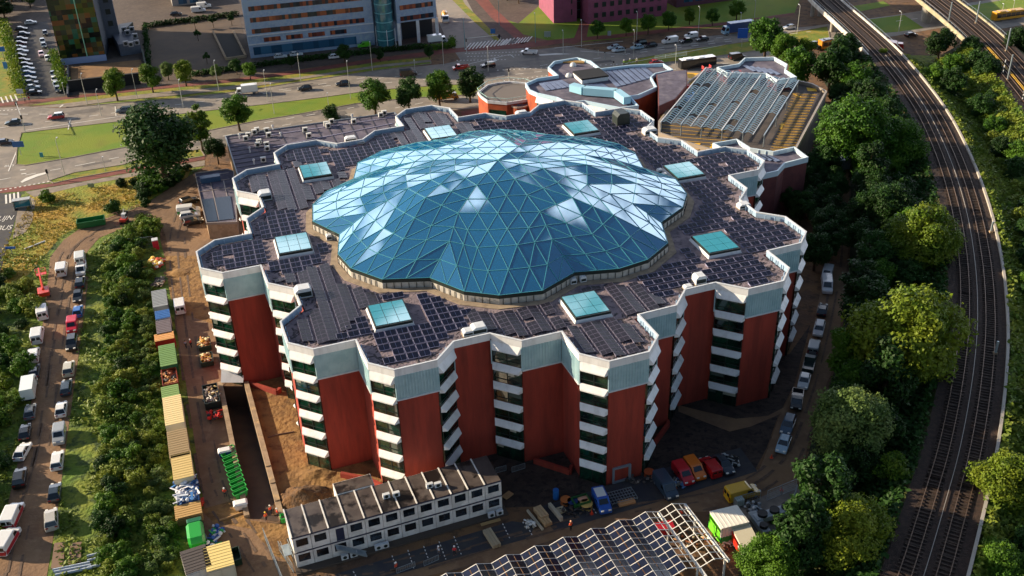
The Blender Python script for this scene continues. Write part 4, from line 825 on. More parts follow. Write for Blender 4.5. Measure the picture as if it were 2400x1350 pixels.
# ================================================================ RAILWAY
def path(pts,z,n=60):
    p=[P(x,y,z) for x,y in pts]; p=[p[0]*2-p[1]]+p+[p[-1]*2-p[-2]]; o=[]
    for i in range(1,len(p)-2):
        for k in range(n//len(pts)+1):
            t=k/(n//len(pts)+1); a,b_,c,d=p[i-1:i+3]
            o.append(.5*((2*b_)+(c-a)*t+(2*a-5*b_+4*c-d)*t*t+(3*b_-a-3*c+d)*t**3))
    o.append(p[-2]); return o
def offp(c,d):
    o=[]
    for i in range(len(c)):
        t=(c[min(i+1,len(c)-1)]-c[max(i-1,0)]); t.z=0; t.normalize(); o.append(c[i]+Vector((t.y,-t.x,0))*d)
    return o
def ribbon(b,A,B,za=0,zb=0):
    for i in range(len(A)-1): b.face([A[i]+Vector((0,0,za)),A[i+1]+Vector((0,0,za)),B[i+1]+Vector((0,0,zb)),B[i]+Vector((0,0,zb))])
ZV=6.0
M_bank=mat('bank_scrub','2f3d14',.95,c2='4a4a1c',scale=.35,lo=.42,hi=.58,c3='4c3a20',s3=.9,lo3=.5,hi3=.65,bump=1,bscale=1.5)
c1=path([(1880,-60),(1935,0),(2000,58),(2075,130),(2160,240),(2215,345),(2258,470),(2283,600),(2291,740),(2280,880),(2252,1040),(2215,1180),(2165,1350),(2120,1480)],ZV,80)
def emb(c,i0,w_,name,slope=9,lift=0):
    b=MB(); cc=c[i0:]; A=offp(cc,-w_);B=offp(cc,w_); A2=offp(cc,-w_-slope);B2=offp(cc,w_+slope)
    b.k=1; ribbon(b,A2,A,-ZV,0); ribbon(b,B,B2,0,-ZV); b.k=0; ribbon(b,A,B)
    for i in range(len(cc)-1): pass
    o=b.build(name,[M_ballast,M_bank]); tag(o,kind='structure')
    # keep faces up
    bm=bmesh.new(); bm.from_mesh(o.data); bmesh.ops.recalc_face_normals(bm,faces=bm.faces)
    if sum(f.normal.z for f in bm.faces)<0: bmesh.ops.reverse_faces(bm,faces=bm.faces)
    bm.to_mesh(o.data); bm.free()
    return o
def viaduct(c,i1,w_,label,sidem):
    r=empty('viaduct',(c[0].x,c[0].y,0),0,label,'viaduct'); off=Vector((c[0].x,c[0].y,0)); cc=c[:i1+1]
    b=MB(); A=offp(cc,-w_);B=offp(cc,w_)
    for i in range(len(cc)-1): b.hull8([A[i]-Vector((0,0,.9)),B[i]-Vector((0,0,.9)),B[i+1]-Vector((0,0,.9)),A[i+1]-Vector((0,0,.9))],[A[i]-Vector((0,0,.02)),B[i]-Vector((0,0,.02)),B[i+1]-Vector((0,0,.02)),A[i+1]-Vector((0,0,.02))])
    b.build('deck',sidem,r,off=off)
    b=MB(); ribbon(b,offp(cc,w_-.4),offp(cc,-w_+.4),.02,.02); b.build('track_bed',M_ballast,r,off=off)
    for s in (-1,1):
        b=MB(); q=offp(cc,s*(w_-.15))
        for i in range(len(q)-1): b.bar(q[i]+Vector((0,0,.05)),q[i+1]+Vector((0,0,.05)),.35,.9)
        b.build('edge_beam',sidem,r,off=off)
        b=MB(); q=offp(cc,s*(w_-.15))
        for i in range(len(q)-1): b.bar(q[i]+Vector((0,0,1.4)),q[i+1]+Vector((0,0,1.4)),.06); b.bar(q[i]+Vector((0,0,.4)),q[i]+Vector((0,0,1.4)),.06)
        b.build('railing',M_steel,r,off=off)
    return r,off
def rails(c,offs,label,m_=None,i0=0):
    for k,o_ in enumerate(offs):
        b=MB(); cc=c[i0:]
        for s in (-.75,.75):
            q=offp(cc,o_+s)
            for i in range(len(q)-1): b.bar(q[i]+Vector((0,0,.22)),q[i+1]+Vector((0,0,.22)),.11,.14)
        r=empty('railway_track',(cc[0].x,cc[0].y,ZV),0,label[k],'railway track'); off=Vector((cc[0].x,cc[0].y,ZV)); b.build('rail',m_ or mat('rail_steel','6e5a4c',.5,.5),r,off=off)
        b=MB(); q=offp(cc,o_); tot=0
        for i in range(len(q)-1):
            L_=(q[i+1]-q[i]).length; d=(q[i+1]-q[i])/L_; nn=Vector((d.y,-d.x,0)); t_=0
            while t_<L_: p_=q[i]+d*t_; b.bar(p_-nn*1.25+Vector((0,0,.08)),p_+nn*1.25+Vector((0,0,.08)),.26,.12); t_+=.75
        b.build('sleepers',mat('sleeper','2a1f19',.9,c2='3d2e24',scale=.5),r,off=off)
iv=[i for i,v in enumerate(c1) if PX(v)[1]>128][0]
r,off=viaduct(c1,iv,5.2,'curving railway viaduct with white edge beam crossing the boulevard',mat('viaduct_white','cfc9c0',.6,c2='b5ada2',scale=.5))
for x,y,l in ((1949,74,''),(2000,128,''),(1903,38,'')):
    g=P(x,y)
    for dx in (0,2.6): b=MB(); b.T=Matrix.Translation((g.x+dx-off.x,g.y-off.y,0)); b.cyl(0,0,0,5.2,.7,12); b.build('pier',mat('pier_concrete','9a9488',.8,c2='87817a',scale=.8),r)
emb(c1,iv-1,4.95,'railway_embankment')
rails(c1,(-2.1,2.1),['left track of the curved railway between the trees','right track of the curved railway between the trees'])
b=MB(); q=offp(c1[iv:],-4.9)
for i in range(len(q)-1): b.bar(q[i]+Vector((0,0,.25)),q[i+1]+Vector((0,0,.25)),.45,.5)
o=b.build('cable_trough',mat('trough_concrete','a39c92',.8),off=q[0]); o.location=q[0]; tag(o,'pale concrete cable trough along the right side of the curved railway','cable trough')
b=MB(); q=offp(c1[iv:],0)
for i in range(len(q)-1): b.bar(q[i]+Vector((0,0,.18)),q[i+1]+Vector((0,0,.18)),.09,.1)
o=b.build('third_rail',mat('third_rail','8f8880',.5),off=q[0]); o.location=q[0]; tag(o,'broken pale conductor rail running between the two curved tracks','rail')
c2=path([(2120,-75),(2180,-15),(2255,45),(2325,108),(2420,215),(2500,320)],ZV,40)
iv2=[i for i,v in enumerate(c2) if PX(v)[1]>104][0]
r,off=viaduct(c2,iv2,6.4,'wide railway viaduct at the top right on thick concrete columns',mat('viaduct_tan','a29a80',.7,c2='8f866c',scale=.5))
for x,y in ((2166,52),(2233,106)):
    g=P(x,y); b=MB(); b.T=Matrix.Translation((g.x-off.x+.5,g.y-off.y,0)); b.tube([(0,0,0),(0,0,5.1)],[1.6,1.9],14); b.build('pier',mat('pier_concrete','9a9488',.8),r)
    b=MB(); b.T=Matrix.Translation((g.x-off.x+6,g.y-off.y+3,0)); b.tube([(0,0,0),(0,0,5.1)],[1.6,1.9],14); b.build('pier',mat('pier_concrete','9a9488',.8),r)
emb(c2,iv2-1,6.6,'railway_embankment')
rails(c2,(-3.6,0,3.6),['left track of the far right railway','middle track of the far right railway','right track of the far right railway'])
b=MB(); q=offp(c2[iv2:],1.9)
for s in (-.2,.25):
    for i in range(len(q)-1): b.bar(q[i]+Vector((0,0,.3))+Vector((s,0,0)),q[i+1]+Vector((0,0,.3))+Vector((s,0,0)),.14,.14)
o=b.build('yellow_conduit',flat('b08a18',.6),off=q[0]); o.location=q[0]; tag(o,'pair of yellow conduits between the tracks of the far right railway','conduit')
def mast(x,y,yt,label,z=ZV,striped=False):
    g=P(x,y,z); lo,hi=0,40
    for _ in range(30):
        mid=(lo+hi)/2
        if PX((g.x,g.y,z+mid))[1]>yt: lo=mid
        else: hi=mid
    e=empty('catenary_mast' if not striped else 'marker_post',g,0,label,'mast' if not striped else 'marker post')
    if striped:
        for k in range(6): b=MB(); b.cyl(0,0,lo*k/6,lo*(k+1)/6,.14,8); b.build('band',M_cop if k%2 else M_frame,e)
    else:
        b=MB(); b.box(-.15,.15,-.15,.15,0,lo); b.build('post',M_steel,e); b=MB(); b.box(-.3,.3,-.3,.3,0,.4); b.build('footing',M_conc,e)
mast(2223,52,5,'mast on the near edge of the wide viaduct'); mast(2287,55,3,'mast on the far edge of the wide viaduct'); mast(2361,188,128,'tall mast beside the far right tracks past the viaduct end'); mast(2358,120,66,'mast at the end of the wide viaduct')
mast(2350,175,140,'upper black and white marker post beside the right tracks',striped=True); mast(2396,236,212,'lower black and white marker post beside the right tracks',striped=True)
mast(2322,545,520,'small signal post beside the cable trough'); mast(2332,830,800,'small signal box post on the cable trough lower down')
# ================================================================ TREES
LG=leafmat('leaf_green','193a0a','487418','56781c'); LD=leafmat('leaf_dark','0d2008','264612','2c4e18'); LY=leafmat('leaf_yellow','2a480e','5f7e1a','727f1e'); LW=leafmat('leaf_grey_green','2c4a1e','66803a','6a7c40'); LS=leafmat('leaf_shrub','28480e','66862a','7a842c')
M_bark=mat('bark','3a2c20',.9,c2='52402e',scale=2)
def crown_mesh(seed,kind,mname):
    rr=random.Random(seed); b=MB(); lobes=[]
    if kind=='broad': H,Rd,nl,nq,ls=10.5,4.3,24,9000,.25
    elif kind=='tall': H,Rd,nl,nq,ls=13,3.4,24,8000,.25
    elif kind=='willow': H,Rd,nl,nq,ls=14,6.4,34,15000,.28
    elif kind=='great': H,Rd,nl,nq,ls=15,6.8,46,30000,.25
    elif kind=='shrub': H,Rd,nl,nq,ls=2.6,1.9,10,2200,.16
    elif kind=='small': H,Rd,nl,nq,ls=3.4,1.2,6,700,.2
    z0=H*{'great':.26,'broad':.28,'tall':.25,'willow':.34,'shrub':.05,'small':.5}[kind]
    for i in range(nl):
        u=rr.uniform(0,1); a=i*2.4+rr.uniform(-.5,.5); prof=math.sin(math.pi*(u*.82+.13))**.7
        rad_=Rd*prof*rr.uniform(.45,.8); z=z0+(H-z0)*(.12+.8*u)
        s=Rd*rr.uniform(.30,.5)*(1-.35*u); lobes.append((Vector((math.cos(a)*rad_,math.sin(a)*rad_,z)),s))
    lobes.append((Vector((0,0,z0+(H-z0)*.5)),Rd*.5))
    tot=sum(l[1]**2 for l in lobes)
    for c,s in lobes:
        for k in range(int(nq*s*s/tot)):
            d=Vector((rr.gauss(0,1),rr.gauss(0,1),rr.gauss(0,1))).normalized(); 
            rr_=s*(rr.uniform(.4,1.0)**.5)*(1+.55*noise.noise(d*2.2+c)); p=c+Vector((d.x,d.y,d.z*.85))*rr_
            if kind=='willow' and rr.random()<.35: p.z-=rr.uniform(0,2.6); 
            if p.z<0.05: p.z=rr.uniform(.05,.5)
            q=(d+Vector((rr.gauss(0,.6),rr.gauss(0,.6),rr.gauss(0,.6)+.35))).normalized(); u=q.orthogonal().normalized(); u=Matrix.Rotation(rr.uniform(0,6.3),3,q)@u; v=q.cross(u); l=ls*rr.uniform(.55,1.3)
            b.add([p-u*l-v*l*.2,p+v*l*.62,p+u*l-v*l*.1,p-v*l*.62],[(0,1,2,3)])
    cr=b
    t=MB(); tr_={'great':.26,'broad':.28,'tall':.26,'willow':.5,'shrub':.08,'small':.08}[kind]
    t.tube([(0,0,-.2),(.1,0,z0*.6),(.05,.1,z0+ (H-z0)*.35),(0,0,z0+(H-z0)*.7)],[tr_*1.3,tr_,tr_*.7,tr_*.2],7)
    for c,s in lobes[:8]:
        st_=Vector((0,0,z0*.8+(c.z-z0)*.3)); t.tube([st_,(st_+c)/2+Vector((0,0,.2)),c],[tr_*.5,tr_*.3,tr_*.08],5,False)
    e=bpy.data.objects.new('tree' if kind not in('shrub',) else 'shrub',None); sc.collection.objects.link(e); e['category']='tree' if kind!='shrub' else 'shrub'
    c_=cr.build('crown',mname,e); t_=t.build('trunk',M_bark,e)
    return e,H,Rd
TP={}
def tree(x,y,r_px,kind,m_,label,group=None,hfac=.62,asp=1.0):
    """crown centre at pixel x,y; crown radius r_px pixels"""
    if kind=='broad' and r_px>58: kind='great'
    key=(kind,m_.name,R.randint(0,2)); 
    if key not in TP: TP[key]=crown_mesh(hash(key[2])%100+len(TP)*7+3,kind,m_)
    pr,H,Rd=TP[key]; g=P(x,y,5)
    for _ in range(4):
        dist=(g-camp).length; s=r_px/F*dist/Rd; g=P(x,y,H*s*hfac)
    loc=(g.x,g.y,0)
    return place(pr,loc,R.uniform(0,6.28),label,group,(s,s,s*asp))
def gtree(p,s,kind,m_,label,group,z=0,asp=1.0):
    key=(kind,m_.name,R.randint(0,2))
    if key not in TP: TP[key]=crown_mesh(len(TP)*7+3,kind,m_)
    pr,H,Rd=TP[key]; k=s/Rd; return place(pr,(p.x,p.y,z),R.uniform(0,6.28),label,group,(k,k,k*asp))
tree(363,306,104,'willow',LD,'big dark drooping tree leaning beside the left road',hfac=.56,asp=.8)
tree(462,285,30,'tall',LY,'yellow green tree right behind the big drooping tree'); tree(505,345,27,'broad',LD,'dark bushy tree against the annex corner'); tree(553,252,37,'broad',LG,'bright green tree on the median edge behind the annex'); tree(778,262,24,'shrub',LD,'low dark bush behind the annex roof',hfac=.5)
for x,y,r_,m_,l in ((875,218,38,LG,'leftmost of the four dark round trees behind the brick building'),(955,212,34,LD,'second of the four dark round trees behind the brick building'),(1028,200,36,LG,'third of the four dark round trees, in front of the yellow truck'),(1100,190,34,LD,'rightmost of the four dark round trees, beside the terrace building')): tree(x,y,r_,'broad',m_,l)
for x,y,r_,m_,l in ((265,190,30,LY,'leftmost yellowing street tree on the north verge'),(350,175,27,LY,'second yellowing street tree on the north verge'),(390,162,17,LW,'dull green slim street tree between two yellow ones'),(430,165,24,LY,'third yellowing street tree on the north verge'),(583,160,17,LG,'small green street tree below the office block corner'),(505,165,14,LW,'thin pale street tree by the ramp wall'),(552,152,15,LD,'small dark tree beside the garage ramp wall'),(682,142,11,LD,'small dark street tree before the office block'),(805,120,18,LD,'dark tree at the kerb before the office entrance'),(890,128,11,LD,'small dark tree below the glass stair tower'),(1005,118,13,LD,'small tree beside the white box van at the office'),(1400,63,18,LG,'leftmost street tree before the pink office'),(1468,58,17,LG,'second street tree before the pink office'),(1520,50,20,LG,'third street tree before the pink office'),(1568,42,19,LG,'fourth street tree before the pink office'),(1617,33,16,LY,'yellow street tree right of the pink office'),(1671,34,17,LG,'round street tree past the yellow one'),(1728,18,20,LG,'bushy street tree near the purple brick office')): tree(x,y,r_,'broad',m_,l)
for i,(x,y) in enumerate(((455,48),(498,45),(540,40),(462,76),(482,130))): tree(x,y,9,'small',LD,'small round lollipop tree on the paved lot, '+['far left','far middle','far right','second row','nearest the road'][i],'round trees on the paved lot',hfac=.75)
for x,y,r_,m_,l in ((1797,78,44,LG,'large round green tree beside the blue road sign'),(1840,112,34,LG,'tree in front of the large round tree'),(1888,118,30,LY,'yellow green tree left of the viaduct pier'),(1875,150,40,LG,'tree at the left of the group beyond the parking deck'),(1950,155,42,LD,'dark round tree beyond the parking deck corner'),(1990,120,30,LD,'dark tree under the viaduct end'),(2010,180,36,LG,'green tree close to the viaduct end'),(2205,95,32,LD,'dark round tree between the two viaducts'),(2385,95,30,LD,'dark tree at the right edge by the tracks'),(2070,135,20,LY,'small yellow tree against the viaduct end')): tree(x,y,r_,'broad',m_,l)
# handsome near trees of the right hand wood
for x,y,r_,k,m_,l in ((2130,780,125,'broad',LY,'great sunlit yellow green tree in the middle of the right wood'),(2165,555,78,'broad',LY,'sunlit yellow green tree above the great one'),(1990,990,95,'broad',LW,'great rounded grey green tree beside the dirt road'),(1806,1312,70,'broad',LG,'bright green tree behind the red and white generator'),(1990,1240,90,'broad',LY,'yellow green tree at the bottom of the wood'),(2100,1110,50,'broad',LY,'pale flowering tree near the railway'),(1945,1190,45,'broad',LD,'dark tree at the fence corner'),(2360,1130,75,'broad',LY,'yellow green tree right of the railway near the bottom'),(2340,1320,60,'broad',LG,'green tree at the bottom right corner'),(2085,480,60,'broad',LD,'dark tree along the middle of the railway curve'),(2010,300,85,'broad',LG,'broad green tree at the upper end of the right wood'),(2110,330,60,'broad',LG,'green tree beside the railway near the viaduct end')): tree(x,y,r_,k,m_,l)
NEARRAIL={'trees of the right hand wood':11.5,'trees between the railways':10,'bushes right of the railway':9}
def fill(pix,spacing,kinds,label,group,smin,smax,avoid=(),z=0,seed=1,maxn=120,jit=None):
    poly=[tuple(P(x,y,0).xy) for x,y in pix]; xs=[p[0] for p in poly]; ys=[p[1] for p in poly]; rr=random.Random(seed); pts=[]
    tries=0
    while tries<maxn*60 and len(pts)<maxn:
        tries+=1; x=rr.uniform(min(xs),max(xs)); y=rr.uniform(min(ys),max(ys))
        if not inpoly(x,y,poly) or any((x-a)**2+(y-b_)**2<spacing**2 for a,b_ in pts) or any((x-a)**2+(y-b_)**2<rd*rd for a,b_,rd in avoid): continue
        if group in NEARRAIL and min((x-v.x)**2+(y-v.y)**2 for v in c1)<NEARRAIL[group]**2: continue
        pts.append((x,y)); k,m_=rr.choice(kinds); gtree(Vector((x,y,0)),rr.uniform(smin,smax),k,m_,label,group,z,rr.uniform(.75,1.1))
av=[(o.location.x,o.location.y,4) for o in sc.collection.objects if o.name.startswith('tree')]
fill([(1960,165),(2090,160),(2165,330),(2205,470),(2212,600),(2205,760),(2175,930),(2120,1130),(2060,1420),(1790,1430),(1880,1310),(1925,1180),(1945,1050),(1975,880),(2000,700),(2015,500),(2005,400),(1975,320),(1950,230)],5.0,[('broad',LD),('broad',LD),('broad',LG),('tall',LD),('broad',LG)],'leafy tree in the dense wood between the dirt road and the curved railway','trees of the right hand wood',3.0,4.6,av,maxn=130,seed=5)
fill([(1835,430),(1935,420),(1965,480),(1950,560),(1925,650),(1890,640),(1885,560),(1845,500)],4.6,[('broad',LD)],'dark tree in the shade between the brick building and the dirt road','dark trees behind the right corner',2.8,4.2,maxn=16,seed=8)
fill([(2150,200),(2270,150),(2330,260),(2400,420),(2420,600),(2390,700),(2345,420),(2290,280)],5.0,[('broad',LD),('broad',LG),('shrub',LS)],'tree or bush on the slope between the two railways','trees between the railways',2.5,4.2,maxn=40,seed=9)
fill([(2365,640),(2480,560),(2520,1000),(2450,1420),(2290,1420),(2335,1150),(2370,900)],4.2,[('broad',LD),('broad',LG),('shrub',LS),('shrub',LY)],'bushy tree on the slope right of the curved railway','bushes right of the railway',2.2,3.8,maxn=40,seed=10)
fill([(-120,-60),(90,-60),(100,60),(50,45),(25,50),(-40,60)],5.5,[('broad',LD),('broad',LG)],'tree in the dark wood at the top left corner','trees at the top left',3.5,5,maxn=28,seed=11)
fill([(285,-40),(420,-60),(560,-100),(300,-100)],6,[('broad',LD)],'dark tree beyond the tower at the top edge','trees at the top edge',3,4.5,maxn=9,seed=12)
fill([(1125,-20),(1215,-20),(1240,10),(1200,20),(1150,10)],6,[('broad',LD)],'dark tree on the plaza behind the crossing','trees on the far plaza',2.5,4,maxn=6,seed=13)
# left thicket: bushes one can tell apart
SH=[('shrub',LS),('shrub',LG),('shrub',LY),('shrub',LG),('shrub',LD),('shrub',LS)]
fill([(262,600),(330,515),(368,522),(340,600),(318,680),(312,760),(318,900),(322,1050),(320,1180),(322,1290),(330,1420),(248,1420),(238,1200),(243,1050),(242,900),(250,760),(252,650)],1.75,SH,'leafy bush in the long thicket beside the parked cars on the dirt track','bushes of the left thicket',1.0,2.4,maxn=112,seed=21)
fill([(338,640),(352,620),(352,760),(368,900),(382,1050),(392,1180),(408,1290),(425,1420),(358,1420),(345,1200),(345,1050),(340,900),(332,760)],1.5,[('shrub',LS),('shrub',LW),('shrub',LS)],'greyish bush in the narrow strip right of the ditch beside the containers','bushes along the container row',.8,1.8,maxn=66,seed=24)
fill([(-80,640),(60,640),(85,720),(70,860),(40,1000),(5,1150),(-30,1300),(-160,1300)],2.4,SH,'leafy bush at the left edge beside the row of parked vans','bushes at the left edge',1.6,3.1,maxn=56,seed=22)
fill([(270,440),(400,410),(440,395),(445,410),(400,440),(350,462),(345,485),(325,480),(335,450)],1.8,[('shrub',LD),('shrub',LG)],'dark green bush in the hedge left of the small annex','hedge bushes by the small annex',1.4,2.4,maxn=24,seed=23)
for x,y,r_,m_,l in ((265,485,22,LD,'dark bush beside the green container in the golden field'),(110,460,20,LY,'yellow green bush in the golden field near the bus stop'),(350,530,30,LS,'round bush at the head of the long thicket'),(300,540,18,LS,'low bush next to the small excavator')): tree(x,y,r_,'shrub',m_,l,hfac=.5)
# yellow hedge at the top left
b=MB(); rr=random.Random(4); hp=[P(8,60),P(28,130),P(48,222)]
for i in range(5200):
    f=rr.random()*2; k=min(int(f),1); c=hp[k]*(1-(f-k))+hp[k+1]*(f-k)+Vector((rr.gauss(0,.9),rr.gauss(0,1),rr.uniform(.1,3.3))); q=Vector((rr.gauss(0,1),rr.gauss(0,1),rr.gauss(.6,1))).normalized(); u=q.orthogonal(); v=q.cross(u); l=rr.uniform(.15,.4); b.add([c-u*l,c+v*l*.6,c+u*l,c-v*l*.6],[(0,1,2,3)])
o=b.build('hedge',LY,off=hp[0]); o.location=hp[0]; tag(o,'long yellow clipped hedge left of the parked cars at the top left','hedge')
# ground cover tufts, nobody could count them
def tufts(name,pix,n,m_,s0,s1,seed):
    poly=[tuple(P(x,y,0).xy) for x,y in pix]; xs=[p[0] for p in poly]; ys=[p[1] for p in poly]; rr=random.Random(seed); b=MB(); k=0
    while k<n:
        x=rr.uniform(min(xs),max(xs)); y=rr.uniform(min(ys),max(ys))
        if not inpoly(x,y,poly) or noise.noise((x*.12,y*.12,seed))<-.15: k+=1; continue
        k+=1
        for _ in range(3):
            q=Vector((rr.gauss(0,.7),rr.gauss(0,.7),1)).normalized(); u=Matrix.Rotation(rr.uniform(0,6.3),3,q)@q.orthogonal(); v=q.cross(u); l=rr.uniform(s0,s1); c=Vector((x+rr.gauss(0,.2),y+rr.gauss(0,.2),rr.uniform(.1,.1+l*1.4))); b.add([c-u*l,c+v*l*.5,c+u*l,c-v*l*.5],[(0,1,2,3)])
    tag(b.build(name,m_),kind='stuff',label='low wild ground cover',cat='ground cover')
tufts('undergrowth',[(200,600),(330,500),(378,515),(360,640),(400,1050),(440,1420),(130,1420),(150,1080),(185,850)],16000,LS,.12,.34,31)
tufts('undergrowth',[(-100,600),(110,600),(100,760),(50,1050),(-10,1300),(-160,1350)],7000,LS,.12,.36,32)
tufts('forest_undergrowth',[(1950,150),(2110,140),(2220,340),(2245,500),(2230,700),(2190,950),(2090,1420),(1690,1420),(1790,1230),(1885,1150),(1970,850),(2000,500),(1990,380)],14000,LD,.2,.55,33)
tufts('slope_undergrowth',[(2150,150),(2290,135),(2440,300),(2600,600),(2500,1420),(2270,1420),(2360,900),(2355,700),(2320,450)],15000,LS,.15,.45,34)
tufts('field_tufts',[(75,470),(300,425),(430,400),(340,480),(150,550),(30,680),(-30,640)],5000,leafmat('dry_grass','8a7020','a88a30','7a7a20'),.08,.25,35)
# ================================================================ VEHICLES
M_tyre=mat('tyre','0b0b0c',.8); M_vglass=glassy('vehicle_glass','0c1116',.06,1.6); M_lamp=flat('e8e6dc',.2); M_tail=flat('8a0a0a',.3); M_rim=mat('rim','8a8c90',.35,.7)
def wheels(r,xs,w_,rr_=.33):
    for x in xs:
        for s in (-1,1):
            b=MB(); b.T=Matrix.Translation((x,s*w_,rr_))@Matrix.Rotation(rad(90),4,'X'); b.cyl(0,0,-.11,.11,rr_,12); o=b.build('wheel',M_tyre,r); b=MB(); b.T=Matrix.Translation((x,s*(w_+.115),rr_))@Matrix.Rotation(rad(90),4,'X'); b.cyl(0,0,-.01,.01,rr_*.6,10); b.build('rim',M_rim,o)
VP={}
def vehicle(kind,col,col2=None):
    key=(kind,col,col2)
    if key in VP: return VP[key]
    names={'car':'car','estate':'car','suv':'car','van':'van','smallvan':'van','pickup':'pickup_truck','boxtruck':'box_truck','lorry':'lorry','bus':'bus','mixer':'truck'}
    r=bpy.data.objects.new(names[kind],None); sc.collection.objects.link(r); r['category']=names[kind].replace('_',' ')
    side_=bool(col2) and col2.startswith('s'); m_=paint(col); m2=paint(col2.lstrip('s')) if col2 else m_
    def q4(b,a,c,y0,y1,t=.02):   # glazed quad between side profile points a,c
        (x0,z0),(x1,z1)=a,c; b.face([(x0,y0,z0),(x0,-y0,z0),(x1,-y1,z1),(x1,y1,z1)])
    if kind in('car','estate','suv'):
        L_,W,H={'car':(4.35,1.78,1.46),'estate':(4.7,1.82,1.5),'suv':(4.6,1.88,1.75)}[kind]; h=L_/2; k=H/1.46
        b=MB(); b.solid([(-h,.3),(-h,.62*k),(-h+.08,.88*k),(-h+.5,.95*k),(h-1.35,.95*k),(h-.35,.76*k),(h-.02,.58*k),(h,.3)],W,.12,.94); b.build('body',m_,r)
        rear=(-h+.12,.92*k) if kind!='car' else (-h+.22,.93*k); rt=-h+(.45 if kind!='car' else .85)
        f0,f1=h-1.25,h-2.0; wy,wt=W/2-.06,W/2-.24; z0,z1=.93*k,H-.03
        b=MB(); q4(b,(f0,z0),(f1,z1),wy-.05,wt-.03); b.build('windscreen',M_vglass,r)
        b=MB(); q4(b,(rt,z1),(rear[0],z0),wt-.03,wy-.05); b.build('rear_window',M_vglass,r)
        for s in (-1,1):
            b=MB(); pts=[(rear[0]+.05,s*wy,z0),(f0-.03,s*wy,z0),(f1-.03,s*wt,z1),(rt+.03,s*wt,z1)]; b.face(pts if s<0 else pts[::-1]); b.build('side_window',M_vglass,r)
            b=MB(); b.box(h-.28,h-.02,s*(W/2-.35)-.2,s*(W/2-.35)+.2,.58*k,.72*k); b.build('headlight',M_lamp,r)
            b=MB(); b.box(-h-.01,-h+.1,s*(W/2-.3)-.2,s*(W/2-.3)+.2,.68*k,.84*k); b.build('tail_light',M_tail,r)
        b=MB(); b.hull8([(rt-.05,-wt-.03,z1-.03),(f1+.05,-wt-.03,z1-.03),(f1+.05,wt+.03,z1-.03),(rt-.05,wt+.03,z1-.03)],[(rt+.02,-wt+.03,H+.03),(f1-.08,-wt+.03,H+.03),(f1-.08,wt-.03,H+.03),(rt+.02,wt-.03,H+.03)])
        for s in (-1,1):
            b.bar((f0,s*wy,z0),(f1,s*wt,z1),.07); b.bar((rear[0],s*wy,z0),(rt,s*wt,z1),.09); xm=(f0+rear[0])/2; b.bar((xm,s*wy,z0),(xm,s*wt,z1),.08)
        b.build('roof',m2,r); wheels(r,(-h+.85,h-.85),W/2-.12)
    elif kind in('van','smallvan'):
        L_,W,H=(5.3,1.98,2.15) if kind=='van' else (4.5,1.84,1.85); h=L_/2
        b=MB(); b.solid([(-h,.3),(-h,H-.12),(-h+.12,H),(h-2.0,H),(h-1.75,H-.06),(h-1.0,1.2),(h-.2,1.0),(h,.75),(h,.3)],W,.13,.95); b.build('body',m_,r)
        b=MB(); n_=Vector((H-1.26,0,.75)).normalized()*.03; b.face([(h-1.0+n_.x,-W/2+.2,1.24+n_.z),(h-1.0+n_.x,W/2-.2,1.24+n_.z),(h-1.68+n_.x,W/2-.3,H-.14+n_.z),(h-1.68+n_.x,-W/2+.3,H-.14+n_.z)]); b.build('windscreen',M_vglass,r)
        for s in (-1,1):
            y=s*(W/2+.005); b=MB(); pts=[(h-2.35,y,1.2),(h-1.25,y,1.2),(h-1.75,y,H-.3),(h-2.35,y,H-.3)]; b.face(pts if s<0 else pts[::-1]); b.build('side_window',M_vglass,r)
            b=MB(); b.box(h-.2,h+.01,s*(W/2-.35)-.22,s*(W/2-.35)+.22,.72,.92); b.build('headlight',M_lamp,r)
            b=MB(); b.box(-h-.01,-h+.05,s*(W/2-.15)-.1,s*(W/2-.15)+.1,.7,1.3); b.build('tail_light',M_tail,r)
            b=MB(); b.box(-h-.012,-h+.02,s*.42-.33,s*.42+.33,1.2,H-.35); b.build('rear_window',M_vglass,r)
        if col2 and side_:
            for s in (-1,1): b=MB(); b.box(-h+.1,h-1.0,s*(W/2+.004)-.012,s*(W/2+.004)+.012,.45,1.15); b.build('side_stripe',m2,r)
            b=MB(); b.box(-h-.02,-h+.02,-W/2+.15,W/2-.15,.4,1.05); b.build('rear_stripe',m2,r)
        elif col2: b=MB(); b.box(-h+.4,h-2.1,-W/2+.2,W/2-.2,H-.01,H+.03); b.build('roof_panel',m2,r)
        wheels(r,(-h+.95,h-.9),W/2-.12,.35)
    elif kind=='pickup':
        h=2.65;W=1.9; b=MB(); b.solid([(-h,.4),(-h,.72),(h-1.2,.72),(h-1.2,1.05),(h-.1,.95),(h,.4)],W,.1,.95); b.build('body',m_,r)
        b=MB(); b.box(-h+.02,-h+.1,-W/2+.05,W/2-.05,.7,1.2); b.box(-h,.25,-W/2+.03,-W/2+.1,.7,1.2); b.box(-h,.25,W/2-.1,W/2-.03,.7,1.2); b.build('load_bed',m2,r)
        b=MB(); b.solid([(.25,.7),(.3,1.72),(1.15,1.75),(1.9,1.0),(1.9,.7)],W-.1,.12,.93); b.build('cab',m_,r)
        b=MB(); b.face([(1.92,-.75,1.04),(1.92,.75,1.04),(1.22,.66,1.72),(1.22,-.66,1.72)]); b.build('windscreen',M_vglass,r)
        for s in (-1,1):
            y=s*(W/2-.04); b=MB(); pts=[(.4,y,1.1),(1.7,y,1.1),(1.15,y,1.62),(.45,y,1.62)]; b.face(pts if s<0 else pts[::-1]); b.build('side_window',M_vglass,r)
            b=MB(); b.box(h-.15,h+.01,s*.65-.2,s*.65+.2,.7,.88); b.build('headlight',M_lamp,r)
